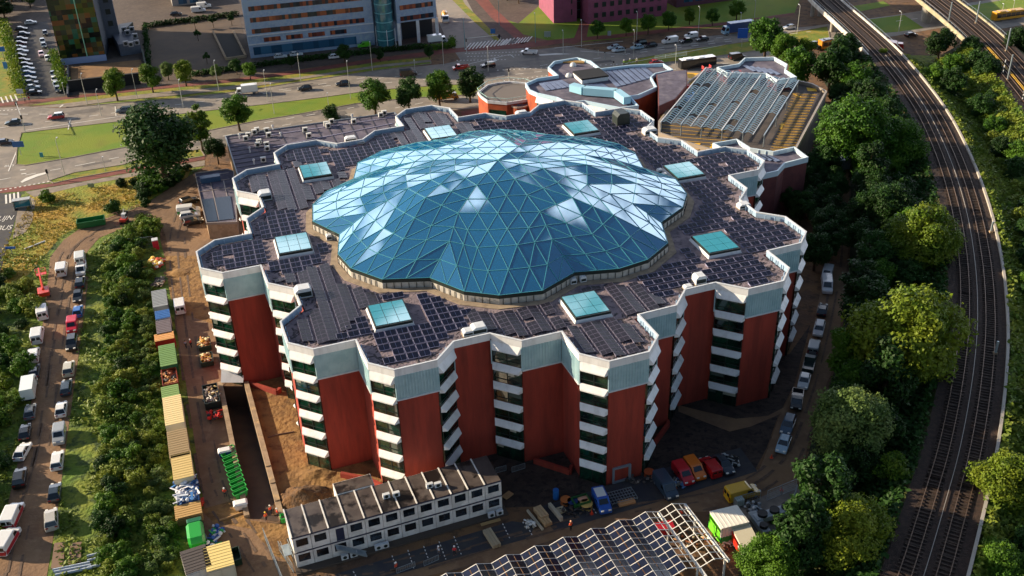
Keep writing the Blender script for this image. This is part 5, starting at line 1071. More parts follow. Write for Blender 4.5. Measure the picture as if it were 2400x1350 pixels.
        wheels(r,(-1.7,1.75),W/2-.1,.37)
    elif kind in('boxtruck','lorry','mixer'):
        L_,W,H={'boxtruck':(6.6,2.1,2.9),'lorry':(11,2.5,3.9),'mixer':(8,2.45,3.4)}[kind]; h=L_/2; cl=1.9 if kind!='boxtruck' else 1.8; ch_=H*.72
        b=MB(); b.solid([(h-cl,.45),(h-cl,ch_),(h-cl*.35,ch_),(h-.15,ch_*.5),(h,ch_*.4),(h,.45)],W-.1,.12,.95); b.build('cab',m2 if col2 else m_,r)
        b=MB(); b.face([(h-.1,-W/2+.25,ch_*.52),(h-.1,W/2-.25,ch_*.52),(h-cl*.32,W/2-.3,ch_*.94),(h-cl*.32,-W/2+.3,ch_*.94)]); b.build('windscreen',M_vglass,r)
        for s in (-1,1):
            y=s*(W/2-.04); b=MB(); pts=[(h-cl*.9,y,ch_*.55),(h-cl*.3,y,ch_*.55),(h-cl*.45,y,ch_*.88),(h-cl*.9,y,ch_*.88)]; b.face(pts if s<0 else pts[::-1]); b.build('side_window',M_vglass,r)
            b=MB(); b.box(h-.05,h+.02,s*.8-.2,s*.8+.2,.6,.8); b.build('headlight',M_lamp,r)
        b=MB(); b.box(-h,h-cl,-.5,.5,.5,.75); b.build('chassis',M_frame,r)
        if kind=='mixer': b=MB(); b.T=Matrix.Translation((-.8,0,2.1))@Matrix.Rotation(rad(90),4,'Y'); b.lathe([(.3,-2.6),(.9,-1.9),(1.2,-.2),(1.0,1.3),(.5,2.1),(0,2.1)],14); b.build('drum',m_,r)
        else: b=MB(); b.box(-h,h-cl-.1,-W/2,W/2,.8,H); b.build('cargo_box',m_,r)
        wheels(r,(-h+.9,-h+1.9,h-1.1) if kind!='boxtruck' else (-h+1.2,h-1.0),W/2-.15,.45)
    elif kind=='bus':
        h=6;W=2.55;H=3.0; b=MB(); b.solid([(-h,.35),(-h,H-.1),(-h+.15,H),(h-.3,H),(h,H-.6),(h,.35)],W,.1,.97); b.build('body',m_,r)
        for s in (-1,1):
            for k in range(6):
                y=s*(W/2+.01); x0=-h+.4+k*1.9; b=MB(); pts=[(x0,y,1.2),(x0+1.8,y,1.2),(x0+1.8,y,2.5),(x0,y,2.5)]; b.face(pts if s<0 else pts[::-1]); b.build('side_window',M_vglass,r)
        b=MB(); b.face([(h+.01,-1.1,1.1),(h+.01,1.1,1.1),(h-.02,1.05,2.5),(h-.02,-1.05,2.5)]); b.build('windscreen',M_vglass,r)
        b=MB(); b.box(-4.5,-2,-.9,.9,H,H+.25); b.box(0,2,-.8,.8,H,H+.2); b.box(-5.85,5.6,-1.2,1.2,H-.02,H+.04); b.build('roof_unit',m2,r); wheels(r,(-3.4,3.2),W/2-.15,.48)
    VP[key]=r; return r
NV={}
def V(kind,col,x,y,hd,label,group=None,col2=None,zz=.55,z0=0.08):
    g=P(x,y,zz+z0); return place(vehicle(kind,col,col2),(g.x,g.y,z0),hd,label,group)
WH='d8d8d6'; SI='9aa0a6'; BK='0c0d10'; DG='2a2e34'
TU=HD((60,1350),(190,650)); g_='vehicles parked along the dirt track'
T1=HD((46,1117),(99,730)); T2=HD((120,1215),(188,662))
C2P=c2
for k,c,x,y,h,l,c2 in (('van',WH,145,630,HD((140,660),(148,600)),'white van standing alone at the top of the dirt track beside the red crane',None),('van',WH,99,730,T1+.1,'white van, uppermost of the left row on the dirt track',None),('van',WH,88,785,T1,'white van, second in the left row on the dirt track',None),('smallvan',WH,79,831,T1,'small white van, third in the left row on the dirt track',None),('car',DG,80,868,T1,'dark grey car tucked above the white box trailer',None),('boxtruck','d4dcd8',70,912,T1,'tall white box truck in the left row on the dirt track',None),('car','5c6064',70,962,T1,'grey car just below the white box truck',None),('car','14181c',58,1010,T1,'black car in the left row below the grey car',None),('car',WH,52,1055,T1-.25,'white car slightly skewed in the left row above the black car',None),('suv','16181a',46,1118,T1,'black off-road car low in the left row',None),('van',WH,30,1207,T1-.2,'white van with red sides, upper of the two at bottom left','sb01828'),('van',WH,17,1267,T1-.3,'white van with red sides, lower of the two at bottom left','sb01828'),
    ('van','c9ccc8',188,604,T2+.05,'white van at the top of the right row on the dirt track',None),('pickup',WH,190,628,T2+3.14,'white pickup right below the topmost van of the right row',None),('suv',DG,188,661,T2,'dark grey off-road car below the white pickup',None),('car','22282c',182,692,T2+3.14,'charcoal car above the blue car on the dirt track',None),('car','1f62b0',182,727,T2,'bright blue car above the red van on the dirt track',None),('smallvan','c01830',169,762,T2+3.14,'red van in the right row on the dirt track',None),('suv','101214',168,803,T2+3.14,'black off-road car below the red van',None),('suv','b8b4a4',161,862,T2,'cream off-road car in the right row on the dirt track',None),('estate','2c3a44',155,905,T2,'dark blue grey estate car below the cream car',None),('car',WH,143,956,T2,'white hatchback in the right row beside the white box truck',None),('smallvan',SI,139,1018,T2+3.14,'silver people carrier in the right row on the dirt track',None),('estate',WH,134,1076,T2,'white estate car below the silver people carrier',None),('car','1c2a36',128,1151,T2,'dark navy car near the lower end of the right row',None),('suv','a8a49c',120,1215,T2+.1,'silver off-road car at the lower end of the right row',None)):
    V(k,c,x,y,h,l,g_,c2,zz=.8)
R1=HD((1868,935),(1938,655)); R2=HD((1837,1040),(1868,935)); g_='vehicles parked along the shaded dirt road'
for k,c,x,y,h,l in (('van',WH,1938,668,R1+3.3,'white van, uppermost on the shaded road right of the building'),('smallvan',WH,1939,640,R1+3.1,'white van half hidden under the trees on the shaded road'),('car','101c2c',1928,723,R1,'dark navy car below the white van on the shaded road'),('estate',WH,1920,768,R1+3.14,'white estate car on the shaded road beside the facade corner'),('smallvan','8c9496',1908,812,R1,'silver van with ladders on the shaded road'),('pickup','1c3430',1897,850,R1,'dark green pickup on the shaded road'),('car',WH,1885,890,R1+3.14,'white car between the green and the black pickup'),('pickup',BK,1868,935,R1+3.2,'black pickup on the shaded road near the trodden path'),('suv','3c5468',1847,995,R2+3.1,'blue grey estate car above the silver blue car'),('car','9ab4c4',1837,1037,R2+3.1,'silver blue car, lowest on the shaded road')):
    V(k,c,x,y,h,l,g_,zz=.8)
BH=HD((1545,1110),(1585,1165)); g_='vehicles parked in the bays in front of the building'
V('van','2a3c4e',1560,1136,BH,'dark slate blue van at the left end of the front bays',g_,zz=1.1); V('smallvan','b81420',1601,1108,BH,'red van with windscreen to the road in the front bays',g_,zz=.9); V('smallvan','d8701a',1628,1097,BH,'orange van in the front bays',g_,zz=.9); V('smallvan','b4161c',1665,1092,BH+3.14,'plain red van backed between the orange van and a dark car',g_,zz=.9); V('car','28323e',1697,1088,BH,'dark car with bright windscreen at the right end of the bays',g_,zz=.7)
V('smallvan','1850a8',1410,1173,BH-.1,'bright blue van with white roof beside the cable drums','vehicles parked in the bays in front of the building',col2=WH,zz=.9)
V('van','d0a010',1740,1152,HD((1705,1163),(1780,1143)),'yellow van with open rear doors on the site road',zz=1.0)
V('van',WH,421,714,HD((424,735),(418,690)),'white van alone in the site yard left of the building',zz=1); V('suv',BK,443,471,HD((425,478),(462,466)),'black car, rear one beside the small annex',zz=.7); V('van',WH,442,491,HD((420,492),(470,486)),'white van with green side beside the small annex',col2='s2a8a3c',zz=1); V('estate','c8ccd0',445,503,HD((420,508),(470,500)),'pale estate car squeezed beside the green striped van',zz=.7); V('estate','181c22',452,518,HD((425,524),(475,512)),'black estate car, front one beside the small annex',zz=.7)
BD=HD((53,310),(520,255)); BD2=HD((1460,150),(1760,110)); W_=math.pi
for k,c,x,y,h,l,c2 in (('car','123038',30,285,BD+W_,'dark teal car leftmost on the boulevard',None),('suv','a81822',131,272,BD+W_,'red car with silver roof on the left boulevard',WH),('estate','4c5a68',290,256,BD+W_,'slate grey estate car beside the big drooping tree',None),('car','1c1424',12,331,BD,'dark purple car at the left edge of the boulevard',None),('boxtruck',WH,578,214,BD+W_,'white box truck on the boulevard',None),('car','10141c',714,205,BD+W_,'black car on the boulevard right of the white box truck',None),('car','141c2c',803,194,BD+W_,'dark navy car on the boulevard left of the black van',None),('van','101214',957,172,BD,'black van behind the round trees',None),('pickup','c02818',1080,157,BD+W_,'red pickup entering the junction',None),('suv','0e1420',1144,152,BD+W_,'small black car in the middle of the junction',None),('pickup',WH,1240,121,BD+W_-.5,'white pickup turning in the junction',None),('boxtruck','c08a10',1048,228,BD,'yellow truck half hidden by the round trees',None),
    ('car','a8b8c0',1439,109,BD2+W_,'silver car waiting in the back lane of the queue',None),('car','b4c4cc',1450,115,BD2+W_,'silver car at the head of the front lane',None),('suv','14181c',1500,100,BD2+W_,'black off-road car in the waiting queue',None),('car','90b0c0',1493,109,BD2+W_,'pale blue car in the waiting queue',None),('car','1c2024',1525,104,BD2+W_,'black car second from right in the waiting queue',None),('van',WH,1570,95,BD2+W_,'big white van behind the waiting cars',None),('car','0c1420',1608,94,BD2+W_,'dark navy car beside the small white van',None),('smallvan',WH,1620,83,BD2+W_,'small white van on the boulevard behind the big one',None),('car','181a20',1646,90,BD2+W_,'black car in front of the blue lorry',None),('lorry','1c3c70',1728,72,BD2+W_,'dark blue lorry with pale cab on the boulevard','7fa4bc'),('car','b01c1c',1538,144,BD2,'red car on the near carriageway beyond the rear wing',None),('car','0e1014',1661,135,BD2,'black car on the near carriageway beyond the white bus',None),('van','101214',1728,133,BD2,'black van beyond the zigzag stair block',None),('bus','16181c',1634,151,BD2,'white roofed black bus beside the rear wing','dcdcdc'),('car',WH,1850,62,BD2+W_,'white car passing near the left viaduct',None),('car','1a1c20',1912,101,BD2,'dark car beyond the trees, left one',None),('car','15171a',1926,110,BD2,'dark car beyond the trees, right one',None),('bus','c88c10',2362,39,HD((2329,46),(2400,36)),'yellow bus at the top right corner','d8a020'),('car',WH,2309,62,HD((2329,46),(2400,36))+W_,'white car below the yellow bus',None),('car','14161a',2136,80,HD((2070,90),(2200,70)),'black car between the two viaducts',None),('smallvan','58b020',853,105,BD2+W_,'lime green van before the office block',None),('car',WH,657,130,BD,'white car before the office block, left one',None),('car',WH,694,125,BD,'white car before the office block, right one',None),('car','d0d4d8',785,131,BD,'white car half hidden behind the dark kerb tree',None),('boxtruck',WH,1025,95,BD+W_*0,'white box van parked by the hedge at the office wing',None),('mixer','c88c14',1043,42,HD((1046,65),(1032,10))+W_,'yellow drum truck with white cab on the cross street',WH),('van',WH,465,23,BD,'white van on the far street, front one',None),('van',WH,478,13,BD,'white van on the far street, rear one',None),('car','202428',412,31,BD,'dark car on the far street beside the hedge',None),('boxtruck','b02020',1951,430,HD((1952,480),(1950,400)),'red and white truck in deep shade behind the building','c8c8c8')):
    V(k,c,x,y,h,l,None,c2,zz=.8)
for i,(x,y,c,l) in enumerate(((62,68,'20262c','dark'),(68,80,'202c3c','navy'),(62,92,'2c3440','slate'),(60,102,'4c1030','maroon'),(66,112,'c8ccd4','white'),(70,121,'b4bcc8','silver'),(66,131,'14181c','black'),(74,142,'101418','glossy black'),(80,152,'343c44','charcoal'),(84,162,'8ca0ac','silver blue'),(86,172,'40648c','blue'),(88,184,'5c6a74','grey'),(92,194,'4a545c','mid grey'),(96,205,'9aa4a8','light grey'),(100,217,'0e1216','jet black'))):
    V('car',c,x-19 if i>3 else x-12,y,BD,l+' car, number %s from the back in the row along the yellow hedge'%['one','two','three','four','five','six','seven','eight','nine','ten','eleven','twelve','thirteen','fourteen','fifteen'][i],'cars in the row along the yellow hedge',zz=.5)
for x,y,c,l in ((100,97,'7c868c','grey car, rear one in the inner row of the tower car park'),(103,107,'4c5a64','slate car behind the pinkish car in the tower car park'),(97,127,'d8b8c0','pale pinkish car in the middle of the tower car park'),(112,137,WH,'white car in the middle of the tower car park'),(106,78,'1c2024','black car close to the tower wall'),(125,174,'505c64','dark grey car, upper one by the tower hedge'),(128,187,WH,'white car, second by the tower hedge'),(132,199,'8c98a0','silver car, third by the tower hedge'),(136,210,'30383e','charcoal car, lowest by the tower hedge'),(72,53,WH,'white car at the back edge of the tower car park'),(143,99,'a01c3c','crimson car right in front of the mosaic facade')):
    V('car',c,x,y,HD((100,100),(132,210))+(0 if y>60 else 1.5),l,None,zz=.5)
# ================================================================ LAMPS, SIGNALS, SIGNS
M_pole=mat('pole_grey','b8b8b0',.5,.3)
LP={}
def lamp(x,y,yt,label,arm=1.2,heads=1,teal=False):
    h=round(HT(x,y,yt)*2)/2; h=max(3.5,h); key=(h,heads,teal)
    if key not in LP:
        r=bpy.data.objects.new('street_lamp',None); sc.collection.objects.link(r); r['category']='street lamp'
        b=MB(); b.tube([(0,0,0),(0,0,h)],[.11,.06],6); b.build('pole',flat('5a9a9c') if teal else M_pole,r)
        for s in ((1,) if heads==1 else (1,-1)):
            b=MB(); b.bar((0,0,h),(s*arm*(.3 if h<6 else 1),0,h+.15),.08); b.build('arm',flat('5a9a9c') if teal else M_pole,r); b=MB(); xx=s*arm*(.3 if h<6 else 1); b.box(xx-.3,xx+.35,-.14,.14,h+.05,h+.22); b.build('lamp_head',M_cop,r)
        LP[key]=r
    g=P(x,y); return place(LP[key],(g.x,g.y,0),BD+1.4,label,'street lamps')
for x,y,t,l in ((205,245,178,'with a small sign, north verge before the mosaic tower'),(238,272,212,'short one standing in the left boulevard'),(322,230,165,'between the first two yellow street trees'),(430,252,190,'below the third yellow street tree'),(513,213,145,'beside the thin pale tree'),(628,238,168,'right of the white box truck'),(643,267,200,'short one on the median right of the bright tree'),(705,190,130,'before the office block left half'),(152,410,330,'tall one by the left turning lane'),(247,400,378,'very short one on the south verge'),(152,222,197,'at the car park exit'),(770,247,220,'short one on the median lawn'),(822,232,147,'at the left of the four round trees'),(873,167,103,'before the lime green van'),(973,172,143,'short one in the boulevard near the black van'),(1040,153,93,'left of the junction before the office wing'),(1145,165,113,'short one in the junction'),(1320,128,75,'beside the painted junction island'),(1363,110,50,'before the pink office entrance'),(1492,93,32,'behind the waiting cars'),(1485,135,72,'on the near side of the waiting cars'),(1583,153,110,'by the far end of the rear wing'),(1637,73,17,'right of the small white van'),(1735,62,30,'on the verge near the lorry'),(1768,42,2,'at the top edge by the purple office'),(1868,80,12,'left of the first viaduct'),(2106,75,30,'between the two viaducts'),(2345,48,10,'just left of the yellow bus'),(2372,32,0,'at the top edge behind the yellow bus')):
    lamp(x,y,t,'grey street lamp '+l)
for x,y,t,l in ((1090,117,48,'teal post in the cross street'),(1255,100,33,'teal post by the cycle path at the crossing'),(1170,58,0,'tall teal post on the plaza edge')): lamp(x,y,t,l+' with lamp arm',1.4,1,True)
def signal(x,y,yt,label,armpx=None,name='traffic_light'):
    g=P(x,y); h=HT(x,y,yt); r=empty(name,g,0,label,'traffic light'); b=MB(); b.tube([(0,0,0),(0,0,h)],[.12,.09],6); b.build('pole',M_pole,r)
    b=MB(); b.box(-.2,.2,-.2,.2,max(2,h-1.1),h); b.build('signal_head',flat('0a0b0c',.6),r)
    if armpx: q=P(*armpx,h); b=MB(); b.bar((0,0,h),(q.x-g.x,q.y-g.y,h),.16); b.build('gantry_arm',M_pole,r); b=MB(); b.box(q.x-g.x-.3,q.x-g.x+.3,q.y-g.y-.2,q.y-g.y+.2,h-.9,h+.2); b.build('signal_head',flat('0a0b0c',.6),r)
signal(60,311,270,'tall signal mast leaning over the left junction with long arm',(37,240)); signal(1094,124,90,'white signal gantry over the cross street',(1170,82)); signal(1193,185,160,'black signal in the junction near the terrace building'); signal(1144,168,152,'slim signal below the small black car')
signal(1402,130,115,'pair signal on the island, left'); signal(1417,138,122,'pair signal on the island, right'); signal(1465,125,115,'signal at the stop line of the queue'); signal(1438,158,147,'small signal behind the rear wing roof'); signal(115,423,397,'small signal at the turning lane on the south side'); signal(1174,100,85,'signal at the right of the zebra crossing')
def board(x,y,z,w_,h_,col,label,rz=0,txt=None,posts=True,name='road_sign',tcol=None,ts=.6):
    g=P(x,y,z); r=empty(name,(g.x,g.y,0),rz,label,'sign'); b=MB(); b.box(-w_/2,w_/2,-.06,.06,z-h_/2,z+h_/2); b.build('panel',flat(col),r)
    b=MB(); b.box(-.07,.07,.06,.18,0,z+h_/2); b.build('post',M_pole,r)
    if txt:
        cu=bpy.data.curves.new('lettering','FONT'); cu.body=txt; cu.size=ts; cu.align_x='CENTER'; cu.align_y='CENTER'; o=bpy.data.objects.new('lettering',cu); sc.collection.objects.link(o); o.parent=r; o.location=(0,-.08,z); o.rotation_euler=(rad(90),0,0); cu.materials.append(tcol or M_white)
board(1741,78,4.5,3.2,3.2,'1458b8','large blue direction sign beside the round green tree'); board(42,338,3.2,3.0,1.6,'2c5c94','blue lane direction sign on the left median'); board(3,115,5,2.2,1.6,'1866b0','blue direction sign at the left edge by the hedge'); board(12,153,3.5,1.3,2.2,'3a80b8','blue and red poster sign below the edge sign'); board(1155,73,2,1.6,1.6,'2a6aa8','round blue sign on the cross street verge')
board(1283,80,1.2,2.2,1.9,'8a9890','pale information board on the lawn beside the crossing'); board(1428,78,1,1.2,1.6,'9aa4a8','grey service cabinet by the cycle path',posts=False); board(97,363,1,.9,1.3,'3a8a9a','small teal sign figure on the median lawn'); board(24,581,1.6,2.2,.5,'1a60b8','low blue sign beside the bus lane'); board(213,434,.6,1.6,1.0,'7c8a74','grey green utility cabinet in the golden field edge')
board(46,214,2,2,1.4,'a8b0b4','pale sign board at the car park corner')
lowwall([(60,572),(106,583)] if False else [(58,585),(106,566)],.3,M_cop,'white beam lying on the grass left of the red crane','beam',.25,'beam')
# bus shelter
g=P(55,488); r=empty('bus_shelter',g,TU-1.5,'glass bus shelter with pale roof beside the bus lane','bus shelter'); b=MB(); b.box(-2,2,-.8,.8,2.3,2.45); b.build('roof',flat('a8aaac'),r); b=MB(); b.box(-2,2,.7,.76,.1,2.3); b.build('glass_wall',M_sky,r)
for sx in (-1.9,1.9): b=MB(); b.box(sx-.05,sx+.05,-.7,.8,0,2.3); b.build('side_frame',M_pole,r)
# ================================================================ SITE CLUTTER
def container(x,y,hd,L_,W,H,side,roofc,label,name='container',open_=False,door=None,cat='container',z=1.2):
    g=P(x,y,H); r=empty(name,(g.x,g.y,.08),hd,label,cat); b=MB()
    if open_:
        b.box(-L_/2,L_/2,-W/2,W/2,.12,.25)
        for s in (-1,1): b.box(-L_/2,L_/2,s*W/2-.06,s*W/2+.06,.2,H); b.box(s*L_/2-.06,s*L_/2+.06,-W/2,W/2,.2,H)
    else:
        b.box(-L_/2,L_/2,-W/2,W/2,.1,H)
    for k in range(int(L_/.5)):
        xx=-L_/2+.25+k*.5
        for s in (-1,1): b.box(xx-.07,xx+.07,s*(W/2+.03)-.03,s*(W/2+.03)+.03,.25,H-.15)
    b.build('body',flat(side,.5),r)
    if not open_:
        b=MB(); b.box(-L_/2-.05,L_/2+.05,-W/2-.05,W/2+.05,H,H+.1)
        for k in range(int(L_/.6)): b.box(-L_/2+.3+k*.6,-L_/2+.36+k*.6,-W/2,W/2,H+.1,H+.14)
        b.build('roof',flat(roofc,.6),r)
    b=MB(); s=-1
    b.box(-L_/2-.1,-L_/2-.06,-W/2+.15,-.05,.3,H-.2); b.box(-L_/2-.1,-L_/2-.06,.05,W/2-.15,.3,H-.2); b.build('door',flat(door or side,.5),r)
    return r,H
def rubble(r,L_,W,z,cols,n,seed,label=None,s0=.15,s1=.5,pos=None,name='rubble_pile'):
    """loose heap of boards, bags and lumps: one mesh, nobody could count it"""
    rr=random.Random(seed); b=MB()
    for i in range(n):
        b.k=rr.randrange(len(cols)); c=Vector((rr.uniform(-L_/2,L_/2)*.9,rr.uniform(-W/2,W/2)*.9,z+rr.uniform(0,.5))); s=rr.uniform(s0,s1)
        b.T=Matrix.Translation(c)@Matrix.Rotation(rr.uniform(0,6),4,'Z')@Matrix.Rotation(rr.uniform(-.6,.6),4,'X')
        if rr.random()<.5: b.box(-s*1.6,s*1.6,-s*.3,s*.3,-.05,.08)
        else: b.lathe([(0,-s*.6),(s*.6,-s*.4),(s*.75,0),(s*.5,s*.45),(0,s*.55)],7)
    b.T=None; mm=[flat(c,.7) for c in cols]; o=b.build(name,mm)
    if r is not None: o.location=r.location; o.rotation_euler=r.rotation_euler
    else: o.location=pos
    tag(o,label,'rubble',kind='stuff'); return o
CH_=HD((372,690),(430,1150)); CW=CH_
container(374,700,CW,6.5,2.7,2.5,'70787c','8a9094','grey steel cabin, upper end of the container row'); container(381,738,CW,3,2.6,2.4,'c8ccd0','2c64a8','blue topped white container in the container row'); container(384,768,CW,5,2.6,2.3,'1c2438','6e6468','dark navy container with open stacked front in the row')
r,_=container(385,790,CW,2.4,3.4,2.3,'b01818','d8a060','red container with white and orange roof sheets'); r,_=container(393,833,CW,7,2.8,2.4,'2c6a44','6a9050','green container under a mossy green tarpaulin')
r,_=container(397,882,CW,5,2.5,1.8,'8a3a20','b08048','rust red open skip full of brown boards',open_=True); rubble(r,4.8,2.3,1.2,['b0783c','8a4a28','c09058','50504c'],70,3,'brown boards and pipes heaped in the rust red skip')
container(399,918,CW,3.2,2.8,2.6,'2a7040','7c9c58','short green cabin with pale green roof'); container(406,962,CW,8,2.9,2.7,'e0d8c0','e4cf98','long cream roofed cabin in the container row',door='1e7a3c'); container(418,1040,CW,7,3.0,2.6,'b8ac90','9c8660','tan roofed site cabin with two dark roof windows'); container(427,1092,CW,6.2,2.9,2.6,'ccc0a0','d2b878','yellowish roofed site cabin above the blue waste heap')
for k,(x,y) in enumerate(((414,1063),(423,1060))): pass
r,_=container(438,1148,CW,6,3.2,1.5,'24466e','24466e','blue open waste container overflowing with bags',open_=True); rubble(r,6.5,3.6,1.3,['cfd6e0','3c78b8','c8ccd4','1e4c80','e8e8ec'],110,5,'heap of blue and white waste bags on the blue container',.25,.6)
rubble(None,2,1.6,.3,['d02c14','e04020','a01c10'],22,6,'small heap of bright red bags below the blue waste',.25,.5,pos=P(462,1185))
g=P(445,1212); r=empty('pallet_stack',g,CW,'stack of pale timber pallets above the green tank truck','pallets')
for k in range(6): b=MB(); [b.box(-1.4+.5*i,-1.0+.5*i,-1.9,1.9,k*.28+.1,k*.28+.16) for i in range(6)]; b.box(-1.4,1.5,-1.9,-1.7,k*.28,k*.28+.1); b.box(-1.4,1.5,1.7,1.9,k*.28,k*.28+.1); b.build('pallet',flat('b8945c',.8),r)
g=P(460,1252,1.2); r=empty('tank_truck',(g.x,g.y,.08),CW+W_,'bright green rounded waste tank truck at the lower left','truck'); b=MB(); b.solid([(-2.4,.6),(-2.6,1.6),(-2.0,2.4),(1.2,2.4),(1.7,1.6),(1.7,.6)],2.4,.4,.8); b.build('tank',paint('1e9a2c'),r); b=MB(); b.solid([(1.8,.5),(1.8,2.0),(2.6,2.0),(3.2,1.1),(3.2,.5)],2.1,.12,.94); b.build('cab',paint('14603a'),r); b=MB(); b.face([(3.22,-.8,1.15),(3.22,.8,1.15),(2.66,.7,1.95),(2.66,-.7,1.95)]); b.build('windscreen',M_vglass,r); wheels(r,(-1.6,2.4),1.05,.42)
r,_=container(459,1312,HD((470,1350),(452,1290)),4.6,3.4,2.6,'d0ccc4','4c4440','white cabin with black roof at the bottom left'); container(512,1305,HD((520,1350),(505,1275)),4.8,3.6,2.6,'c8c0a8','e0c880','cabin with pale striped plank roof at the bottom left')
r,_=container(545,1300,HD((520,1350),(505,1275)),2.6,2.0,1.3,'1c3424','1c3424','small dark green open bin beside the plank roofed cabin',open_=True)
r,_=container(494,922,HD((500,960),(488,890)),5.6,2.5,1.5,'1c2a26','1c2a26','dark open skip loaded with rubble next to the ramp',open_=True); rubble(r,5,2.2,.9,['c8b078','8c8078','5c5450','e0dcd0','6a5040'],80,8,'mixed rubble filling the dark skip beside the ramp')
rubble(None,2.4,2.2,.5,['c01c18','e03020','b01410','2c2c30'],26,9,'bright red machine parts beside the dark skip',.3,.6,pos=P(505,978))
for i,(x,y,l) in enumerate(((479,802,'upper'),(484,838,'lower'))):
    r,_=container(x,y,HD((486,860),(476,790)),3.2,2.1,1.1,'2c3c2c','2c3c2c',l+' dark skip heaped with yellow and brown debris beside the building',open_=True); rubble(r,2.9,1.9,.8,['c8962c','b0702c','7c4c28','e0d0a0'],55,12+i,'yellow and brown debris heaped in the %s dark skip'%l)
for i in range(10):
    x=531+i*3.4; y=1052+i*11.2; nm=['first','second','third','fourth','fifth','sixth','seventh','eighth','ninth','tenth'][i]
    g=P(x+1,y,1); r=empty('skip_bin',(g.x,g.y,.08),HD((525,1050),(565,1042))+.35,'bright green skip bin beside the ramp, %s from the building'%nm,'skip bin','green skip bins beside the ramp'); b=MB(); c0=[(-.8,-.45,.1),(.8,-.45,.1),(.8,.45,.1),(-.8,.45,.1)]; c1_=[(-1.1,-.4,1.0),(1.1,-.4,1.0),(1.1,.4,1.0),(-1.1,.4,1.0)]
    b.add(c0+c1_,[(3,2,1,0),(0,1,5,4),(1,2,6,5),(2,3,7,6),(3,0,4,7)]); b.build('tub',flat('2a9a44',.5),r)
    b=MB(); 
    for a_,d_ in ((0,1),(1,2),(2,3),(3,0)): b.bar(c1_[a_],c1_[d_],.08)
    b.build('rim',flat('34a848',.5),r)
for x,y,l,c1v,c2v in ((526,1055,'blue bin with white lid at the top of the green bins','1c4c90','dcdcdc'),(563,1178,'white lidded bin at the lower end of the green bins','cfcfcf','e4e4e4')):
    g=P(x,y,1.2); r=empty('lidded_bin',(g.x,g.y,.08),.3,l,'bin'); b=MB(); b.hull8([(-.8,-.5,.1),(.8,-.5,.1),(.8,.5,.1),(-.8,.5,.1)],[(-1,-.6,1.1),(1,-.6,1.1),(1,.6,1.1),(-1,.6,1.1)]); b.build('tub',flat(c1v),r); b=MB(); b.hull8([(-1.05,-.65,1.1),(1.05,-.65,1.1),(1.05,.65,1.1),(-1.05,.65,1.1)],[(-.8,-.5,1.35),(.8,-.5,1.35),(.8,.5,1.35),(-.8,.5,1.35)]); b.build('lid',flat(c2v),r)
r,_=container(672,1208,.3,1.8,1.2,1.0,'34a848','34a848','small bright green skip at the corner of the site cabins',open_=True,name='skip_bin',cat='skip bin')
rubble(None,1.6,4.5,.2,['2c5ca8','3c6cb8','e8e8ea','28a050'],34,14,'blue, white and green bags lying in front of the tank truck',.25,.55,pos=P(505,1262))
rubble(None,3,5,.3,['e0b040','f0c860','d8d0c0','c04028','e8e4d8'],80,15,'yellow and white debris at the top of the container row',.3,.8,pos=P(364,622)); rubble(None,2.2,3.4,.2,['6c6058','8c8074','3a3634','c8b898'],50,16,'grey boards and scrap above the grey steel cabin',.2,.6,pos=P(374,665))
g=P(367,583); r=empty('toilet_cabin',g,CW,'red and white portable toilet at the head of the container row','toilet'); b=MB(); b.box(-.6,.6,-.6,.6,0,2.2); b.build('body',flat('c02038'),r); b=MB(); b.box(-.65,.65,-.65,.65,2.2,2.4); b.build('roof',M_cop,r); b=MB(); b.box(-.4,.4,-.63,-.6,.1,2.0); b.build('door',M_cop,r)
# dirt heaps
def heap(x,y,rx,ry,h,m_,label,seed=1):
    g=P(x,y); b=MB(); N=30; vs=[];fs=[]
    for i in range(N+1):
        for j in range(N+1):
            u=i/N*2-1;v=j/N*2-1; d=math.sqrt(u*u+v*v); n_=noise.noise((u*2.2,v*2.2,seed))*.4+noise.noise((u*7,v*7,seed))*.12; hh=max(-.05,(1-d+n_*(.6))*h if d<1 else (1-d)*h-.05); vs.append((u*rx,v*ry,hh))
    for i in range(N):
        for j in range(N): fs.append((i*(N+1)+j,(i+1)*(N+1)+j,(i+1)*(N+1)+j+1,i*(N+1)+j+1))
    b.add(vs,fs); o=b.build('earth_heap',m_,smooth=True); o.location=g; tag(o,label,'earth heap')
heap(713,1170,4.4,3.2,2.0,mat('heap_earth','4c3826',.95,c2='6b4c2c',scale=1,bump=1,bscale=2),'dark earth heap between the ramp and the site cabins'); heap(740,1112,3.5,1.8,.7,M_earth,'low ridge of dug earth along the facade foot',4); heap(420,640,3.5,2.2,.5,M_earth,'low sandy heap in the upper site yard',6)
